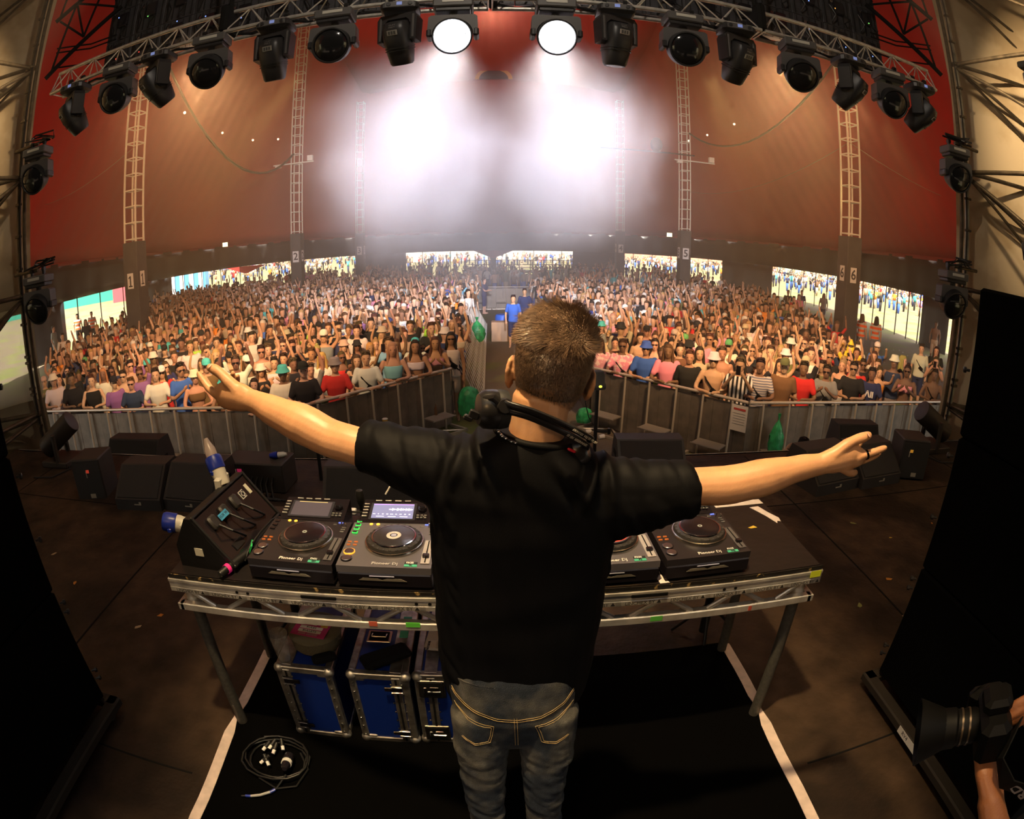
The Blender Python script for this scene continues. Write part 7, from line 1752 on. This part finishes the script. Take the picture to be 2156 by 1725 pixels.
    # neck rib
    mb = MB(); mb.tube([Vector((.092 + .084 * math.cos(a), 1.110 + .073 * math.sin(a), 1.553 - .084 * math.cos(a) * .16)) for a in [2 * PI * i / 40 for i in range(40)]], .0075, n=8, closed=True); P(mb, 'neck_rib', ts)
    # jeans
    j = MB()
    j.loft([ring((cx, cy_, z), X, Y, a, c, 24, 2.3) for z, cx, cy_, a, c in ((.70, .048, 1.050, .120, .085), (.76, .047, 1.055, .150, .102), (.82, .045, 1.065, .166, .118), (.88, .045, 1.075, .172, .118), (.94, .047, 1.085, .168, .112), (.97, .048, 1.09, .160, .105))])
    for L in ([(-.040, 1.035, .80), (-.044, 1.015, .69), (-.045, .99, .58), (-.043, .965, .47), (-.040, .945, .36), (-.045, .93, .22), (-.05, .925, .10)], [(.132, 1.035, .80), (.134, 1.015, .69), (.131, .985, .58), (.130, .962, .47), (.133, .945, .36), (.138, .93, .22), (.14, .925, .10)]):
        limb(j, L, [.086, .079, .067, .059, .053, .048, .046], 18)
    me = remesh(j, .0058, 3, .5)
    def jw(c, n):
        k = max(0, min(1, (.78 - c.z) / .15)); q = Vector((c.x * 7 + .3 * math.sin(c.z * 20), c.y * 5, c.z * 26)); d = .0085 * (abs(mnoise.noise(q)) - .2) * k
        q = Vector((c.x * 12, c.y * 12, c.z * 40 + c.x * 18)); return d + .004 * mnoise.noise(q) * k
    displace(me, jw)
    dn = mat('denim', (.020, .025, .034), .85, spec=.15, twocol=((.10, .095, .08), 6.5, .48, .68), bump=(420, .3), noise=(40, .25)); place(me, 'jeans', dn)
    bv = BVHTree.FromPolygons([v.co for v in me.vertices], [tuple(p.vertices) for p in me.polygons])
    def on_seat(pts, nsub=10):
        out = []
        for i in range(len(pts) - 1):
            for k in range(nsub + (i == len(pts) - 2)):
                t = k / nsub; x = pts[i][0] * (1 - t) + pts[i + 1][0] * t; z = pts[i][1] * (1 - t) + pts[i + 1][1] * t
                h = bv.ray_cast(Vector((x, .5, z)), Vector((0, 1, 0)))
                if h[0]: out.append(h[0] + Vector((0, -.0012, 0)))
        return out
    thr = mat('thread_gold', (.36, .26, .11), .6)
    def stitch(pts, nm='stitching', r_=.0007):
        q = on_seat(pts)
        if len(q) > 2: mb = MB(); mb.tube(q, r_, n=5); P(mb, nm, thr)
    stitch([(-.115, .895), (-.06, .862), (0, .845), (.05, .842), (.11, .848), (.165, .870), (.195, .895)])
    stitch([(-.115, .902), (-.06, .869), (0, .852), (.05, .849), (.11, .855), (.165, .877), (.195, .902)])
    stitch([(.048, .855), (.050, .80), (.052, .735)]); stitch([(.041, .855), (.043, .80), (.045, .735)])
    stitch([(-.11, .862), (-.075, .838), (-.035, .826), (-.010, .824), (-.014, .79), (-.020, .762), (-.06, .752), (-.095, .77)])
    stitch([(-.107, .856), (-.075, .832), (-.035, .820), (-.016, .818), (-.019, .79), (-.025, .767), (-.06, .757), (-.092, .774)])
    stitch([(.195, .860), (.155, .838), (.120, .825), (.094, .823), (.104, .79), (.112, .758), (.15, .750), (.185, .765)])
    stitch([(.192, .854), (.155, .832), (.120, .819), (.102, .817), (.111, .79), (.118, .762), (.15, .756), (.182, .769)])
    mb = MB(); mb.loft([ring((.045, 1.088, z), X, Y, a, .113, 24, 2.3) for z, a in ((.905, .174), (.945, .171))]); P(mb, 'waistband', dn)
    # shoes
    for x in (-.05, .14):
        mb = MB(); mb.loft([ring((x, 1.0 + dy, z), X, Y, a, c, 16, 2.6) for z, dy, a, c in ((.0, 0, .047, .135), (.02, 0, .05, .14), (.05, -.01, .045, .125), (.085, -.05, .04, .075), (.12, -.07, .042, .05))]); P(mb, 'shoe', mat('shoe_black', (.02, .02, .02), .5))
    # ring and necklace
    mb = MB(); mb.lathe([(.0128, -.0028), (.0134, 0), (.0128, .0028), (.0112, .0028), (.0112, -.0028)], (.896, 1.0345, 1.509), (.022, -.003, .0065), n=24, closed=True); P(mb, 'finger_ring', mat('ring_black', (.03, .028, .03), .12, metal=1))
    mb = MB(); pts = [Vector((.004, 1.085, 1.588)), Vector((.010, 1.068, 1.578)), Vector((.020, 1.054, 1.570)), Vector((.034, 1.043, 1.564)), Vector((.050, 1.036, 1.561))]
    for i in range(len(pts) - 1):
        for k in range(4): c = pts[i].lerp(pts[i + 1], k / 4); mb.lathe([(.0030, -.0012), (.0030, .0012), (.0018, .0012), (.0018, -.0012)], c, (1, (i + k) % 2 - .5, .3), n=8, closed=True)
    P(mb, 'necklace', STEEL)['kind'] = 'stuff'
    return r
DJ = dj()
def headphones():
    r = empty('headphones', (.09, 1.0, 1.62)); tag(r, 'black headphones worn round the neck of the performer', 'headphones'); off = Vector((.09, 1.0, 1.62))
    def P(mb, name, m, **k): o = mb.build(name, m, r, **k); o.location = -off; return o
    hp = mat('headphone_black', (.014, .013, .013), .30); hq = mat('headphone_pad', (.012, .012, .012), .62)
    path = [Vector(p) for p in ((.022, 1.008, 1.645), (.040, .998, 1.643), (.068, .992, 1.636), (.105, .992, 1.620), (.145, 1.002, 1.598), (.178, 1.025, 1.573), (.196, 1.055, 1.552), (.196, 1.085, 1.540))]
    Q = []
    for i in range(len(path) - 1):
        a, b, c, d = path[max(i - 1, 0)], path[i], path[i + 1], path[min(i + 2, len(path) - 1)]
        for k in range(6): t = k / 6; Q.append(0.5 * ((2 * b) + (c - a) * t + (2 * a - 5 * b + 4 * c - d) * t * t + (3 * b - a - 3 * c + d) * t ** 3))
    Q.append(path[-1])
    for lane, (h0, h1) in enumerate(((.0012, .0145), (-.0145, -.0012))):
        mb = MB(); rings = []
        for i, p in enumerate(Q):
            d = (Q[min(i + 1, len(Q) - 1)] - Q[max(i - 1, 0)]).normalized(); up = Vector((.25, -.45, 1)); up = (up - d * up.dot(d)).normalized(); n = d.cross(up); taper = 1.15 if i < 4 else 1
            hc = (h0 + h1) / 2; hh = (h1 - h0) / 2 * taper; c = p + up * hc
            rings.append([c + up * (hh * u) + n * (.0032 * w) for u, w in ((-1, -.5), (-.75, -1), (.75, -1), (1, -.5), (1, .5), (.75, 1), (-.75, 1), (-1, .5))])
        mb.loft(rings); P(mb, 'headband', hp, smooth=True, angle=50)
    # printing on the band
    for (k, dz, txt) in ((29, .0075, 'HD 25  ULTRA  KRONOST'), (28, -.0080, 'SENNHEISER  HD 25')):
        p = Q[k]; d = (Q[k + 3] - Q[k - 3]).normalized(); up = Vector((.25, -.45, 1)); up = (up - d * up.dot(d)).normalized(); n = -d.cross(up)
        if n.y > 0: n = -n
        # lettering reads upside down, running back up the band
        xa = -d; za = n; ya = za.cross(xa); M = Matrix((xa, ya, za)).transposed().to_4x4(); M.translation = p + up * dz + n * .0036 - off
        text_obj('lettering', txt, .0078, M, mat('print_pale', (.55, .52, .42), .6), r, extrude=.0002)
    # left cup seen from behind
    ax = Vector((-.55, -.15, .05)).normalized(); c = Vector((.004, 1.035, 1.632))
    mb = MB(); mb.lathe([(.010, .034), (.028, .032), (.0355, .022), (.037, .004), (.036, -.004)], c, ax, n=28, sx=1.0, sy=1.05); P(mb, 'ear_cup', hp, smooth=True)
    mb = MB(); mb.lathe([(.036, -.004), (.0375, -.010), (.035, -.024), (.024, -.028), (.018, -.020)], c, ax, n=28, sx=1.0, sy=1.05); P(mb, 'ear_pad', hq, smooth=True)
    mb = MB(); mb.lathe([(.013, -.010), (.0155, -.008), (.0155, .006), (.013, .010), (.006, .0105)], (.022, 1.008, 1.646), (.25, -.9, .25), n=20); P(mb, 'hinge', hp, smooth=True)
    mb = MB(); mb.tube([(.022, 1.004, 1.648), (.004, 1.006, 1.664), (-.012, 1.016, 1.660), (-.022, 1.026, 1.640)], [.006, .007, .007, .005], n=8); P(mb, 'cup_yoke', hp, smooth=True)
    mb = MB(); mb.box((-.034, 1.016, 1.628), (.020, .012, .016), rot=(0, .4, 0), bev=.002); mb.box((-.046, 1.014, 1.622), (.018, .010, .010), rot=(0, .5, 0), bev=.002); P(mb, 'cable_plug', hp)
    # right cup, mostly below the band
    ax = Vector((.6, -.1, .25)).normalized(); c = Vector((.168, 1.085, 1.520))
    mb = MB(); mb.lathe([(.010, .034), (.028, .032), (.0355, .022), (.037, .004), (.036, -.004)], c, ax, n=28); P(mb, 'ear_cup', hp, smooth=True)
    mb = MB(); mb.lathe([(.036, -.004), (.0375, -.010), (.035, -.024), (.024, -.028)], c, ax, n=28); P(mb, 'ear_pad', hq, smooth=True)
    mb = MB(); mb.box((.158, 1.045, 1.541), (.020, .006, .006), rot=(0, .5, .2), bev=.002); o = P(mb, 'red_mark', mat('mark_red', (.55, .02, .04), .35)); o['label'] = 'red mark'
    mb = MB(); mb.tube([(.196, 1.085, 1.540), (.185, 1.075, 1.520), (.175, 1.07, 1.510)], .007, n=8); P(mb, 'cup_yoke', hp, smooth=True)
headphones()
# ---------------------------------------------------------------- photographer at the lower right edge
def photographer():
    CAMB = mat('camera_black', (.002, .002, .002), .55, spec=.15)
    C = Vector((.855, .34, 1.262)); fw = Vector((-.72, .52, -.30)).normalized()   # lens direction
    up = Vector((0, 0, 1)); sd = fw.cross(up).normalized(); up = sd.cross(fw)
    r = empty('camera', tuple(C)); tag(r, 'black photo camera with a hooded lens held at the lower right edge', 'camera')
    R = Matrix((sd, fw, up)).transposed().to_4x4()
    mb = MB(); mb.M = R; mb.box((0, 0, 0), (.145, .065, .10), bev=.014); mb.box((0, .0, .06), (.065, .06, .035), bev=.01); mb.box((.055, .02, -.005), (.04, .06, .10), bev=.014); mb.build('camera_body', CAMB, r)
    mb = MB(); mb.M = R; mb.lathe([(.032, .03), (.036, .04), (.036, .075), (.040, .08), (.041, .10), (.042, .105)], (0, 0, 0), (0, 1, 0), n=28); mb.build('lens_barrel', CAMB, r, smooth=True)
    mb = MB(); mb.M = R; mb.lathe([(.040, .100), (.043, .105), (.066, .155), (.063, .155), (.040, .108)], (0, 0, 0), (0, 1, 0), n=32, closed=True); mb.build('lens_hood', CAMB, r, smooth=True)
    mb = MB(); mb.M = R; mb.lathe([(.038, .106), (.02, .112), (.001, .113)], (0, 0, 0), (0, 1, 0), n=28); mb.build('front_element', FXL, r, smooth=True)
    for y in (.05, .065, .085): mb = MB(); mb.M = R; mb.lathe([(.0375, y), (.0375, y + .004)], (0, 0, 0), (0, 1, 0), n=28); mb.build('grip_ring', mat('ring_bronze', (.06, .045, .03), .35, metal=.6), r, smooth=True)
    # neck strap with big lettering, hanging below
    mb = MB(); st = [C + Vector(p) for p in ((.02, -.05, .04), (-.03, -.08, -.01), (-.02, -.13, -.04), (.05, -.20, -.05), (.16, -.26, .02))]; rr = []
    for i, p in enumerate(st):
        d = (st[min(i + 1, 4)] - st[max(i - 1, 0)]).normalized(); u = Vector((-.35, -.1, 1)); u = (u - d * u.dot(d)).normalized(); n = d.cross(u); rr.append([p - C + u * .024 + n * .0015, p - C - u * .024 + n * .0015, p - C - u * .024 - n * .0015, p - C + u * .024 - n * .0015])
    mb.loft(rr); mb.build('strap', BLKM, r)
    d = (st[3] - st[1]).normalized(); u = Vector((-.35, -.1, 1)); u = (u - d * u.dot(d)).normalized(); n = d.cross(u)
    if n.dot(Vector((0, 0, CAMH)) - C) < 0: n = -n
    xa = -d; ya = n.cross(xa); M = Matrix((xa, ya, n)).transposed().to_4x4(); M.translation = (st[2] - C) * .7 + (st[3] - C) * .3 + n * .004
    text_obj('lettering', 'RDE', .038, M, mat('strap_print', (.20, .20, .22), .7), r, bold=.0008)
    # the person: forearm, hand on the camera, dark clothes, mostly outside the frame
    r = empty('person', (1.22, -.10, 0)); tag(r, 'person with tanned hands holding a camera, cut off by the lower right corner', 'person'); off = Vector((1.22, -.10, 0))
    b = MB(); X, Y = (1, 0, 0), (0, 1, 0)
    b.loft([ring((1.26, -.12, z), X, Y, a, c, 18, 2.3) for z, a, c in ((.85, .16, .13), (1.1, .16, .12), (1.32, .19, .12), (1.42, .17, .09), (1.47, .07, .06), (1.56, .055, .06))])
    b.loft([ring((1.26, -.09, z), X, Y, a, c, 18) for z, a, c in ((1.53, .03, .04), (1.58, .064, .082), (1.66, .076, .096), (1.73, .068, .085), (1.77, .03, .04))])
    for s in (-1, 1): limb(b, [(1.26 + s * .09, -.12, .9), (1.26 + s * .1, -.10, .5), (1.26 + s * .1, -.14, .08)], [.08, .055, .04], 12)
    limb(b, [(1.08, -.12, 1.40), (.98, -.10, 1.10), (.87, .10, 1.10), (.84, .22, 1.165)], [.055, .046, .036, .028], 14)
    limb(b, [(.845, .21, 1.16), (.85, .27, 1.19), (.85, .31, 1.20)], [.03, .038, .026], 12, flat=[.8, .6, .5])
    limb(b, [(1.42, -.10, 1.40), (1.30, .02, 1.14), (1.08, .16, 1.20), (.99, .25, 1.25)], [.055, .046, .036, .028], 14)
    H0 = Vector((.975, .27, 1.26))
    limb(b, [H0, H0 + Vector((-.03, .02, .03)), H0 + Vector((-.055, .03, .055))], [.03, .038, .028], 12, flat=[.8, .6, .6])
    for k, (a, t) in enumerate((((-.045, .045, .058), (-.115, .055, .050)), ((-.045, .040, .050), (-.122, .045, .028)), ((-.040, .035, .038), (-.118, .040, .006)), ((-.03, .03, .03), (-.105, .038, -.014)))):
        p = H0 + Vector(a); q = H0 + Vector(t); m = (p + q) / 2 + Vector((-.01, -.012, .020)); limb(b, [p, m, q], [.0115, .0105, .0085], 10)
    limb(b, [H0 + Vector((-.02, -.01, .02)), H0 + Vector((-.06, -.035, .035)), H0 + Vector((-.09, -.03, .02))], [.014, .012, .010], 10)
    me = remesh(b, .0045, 3); me.materials.append(mat('photographer_skin', (.26, .10, .04), .45, bump=(200, .1))); o = bpy.data.objects.new('body', me); link(o, r); o.location = -off
    mb = MB(); mb.loft([ring((1.26, -.12, z), X, Y, a, c, 18, 2.3) for z, a, c in ((.82, .19, .15), (1.1, .19, .145), (1.32, .215, .145), (1.42, .19, .11), (1.46, .10, .08))])
    for L in ([(1.10, -.12, 1.39), (1.02, -.11, 1.22)], [(1.40, -.10, 1.39), (1.35, -.04, 1.26)]): limb(mb, L, [.07, .065], 12)
    o = mb.build('shirt', BLKM, r, smooth=True); o.location = -off
    mb = MB()
    for s in (-1, 1): limb(mb, [(1.26 + s * .09, -.12, .88), (1.26 + s * .1, -.10, .5), (1.26 + s * .1, -.14, .12)], [.10, .075, .06], 12)
    o = mb.build('trousers', BLKM, r, smooth=True); o.location = -off
    mb = MB(); mb.lathe([(.088, 1.665), (.09, 1.72), (.070, 1.77), (.03, 1.79), (.001, 1.792)], (1.26, -.09, 0), n=18, sy=1.12); o = mb.build('hair', mat('hair_base', (.15, .088, .048), .7), r, smooth=True); o.location = -off
photographer()
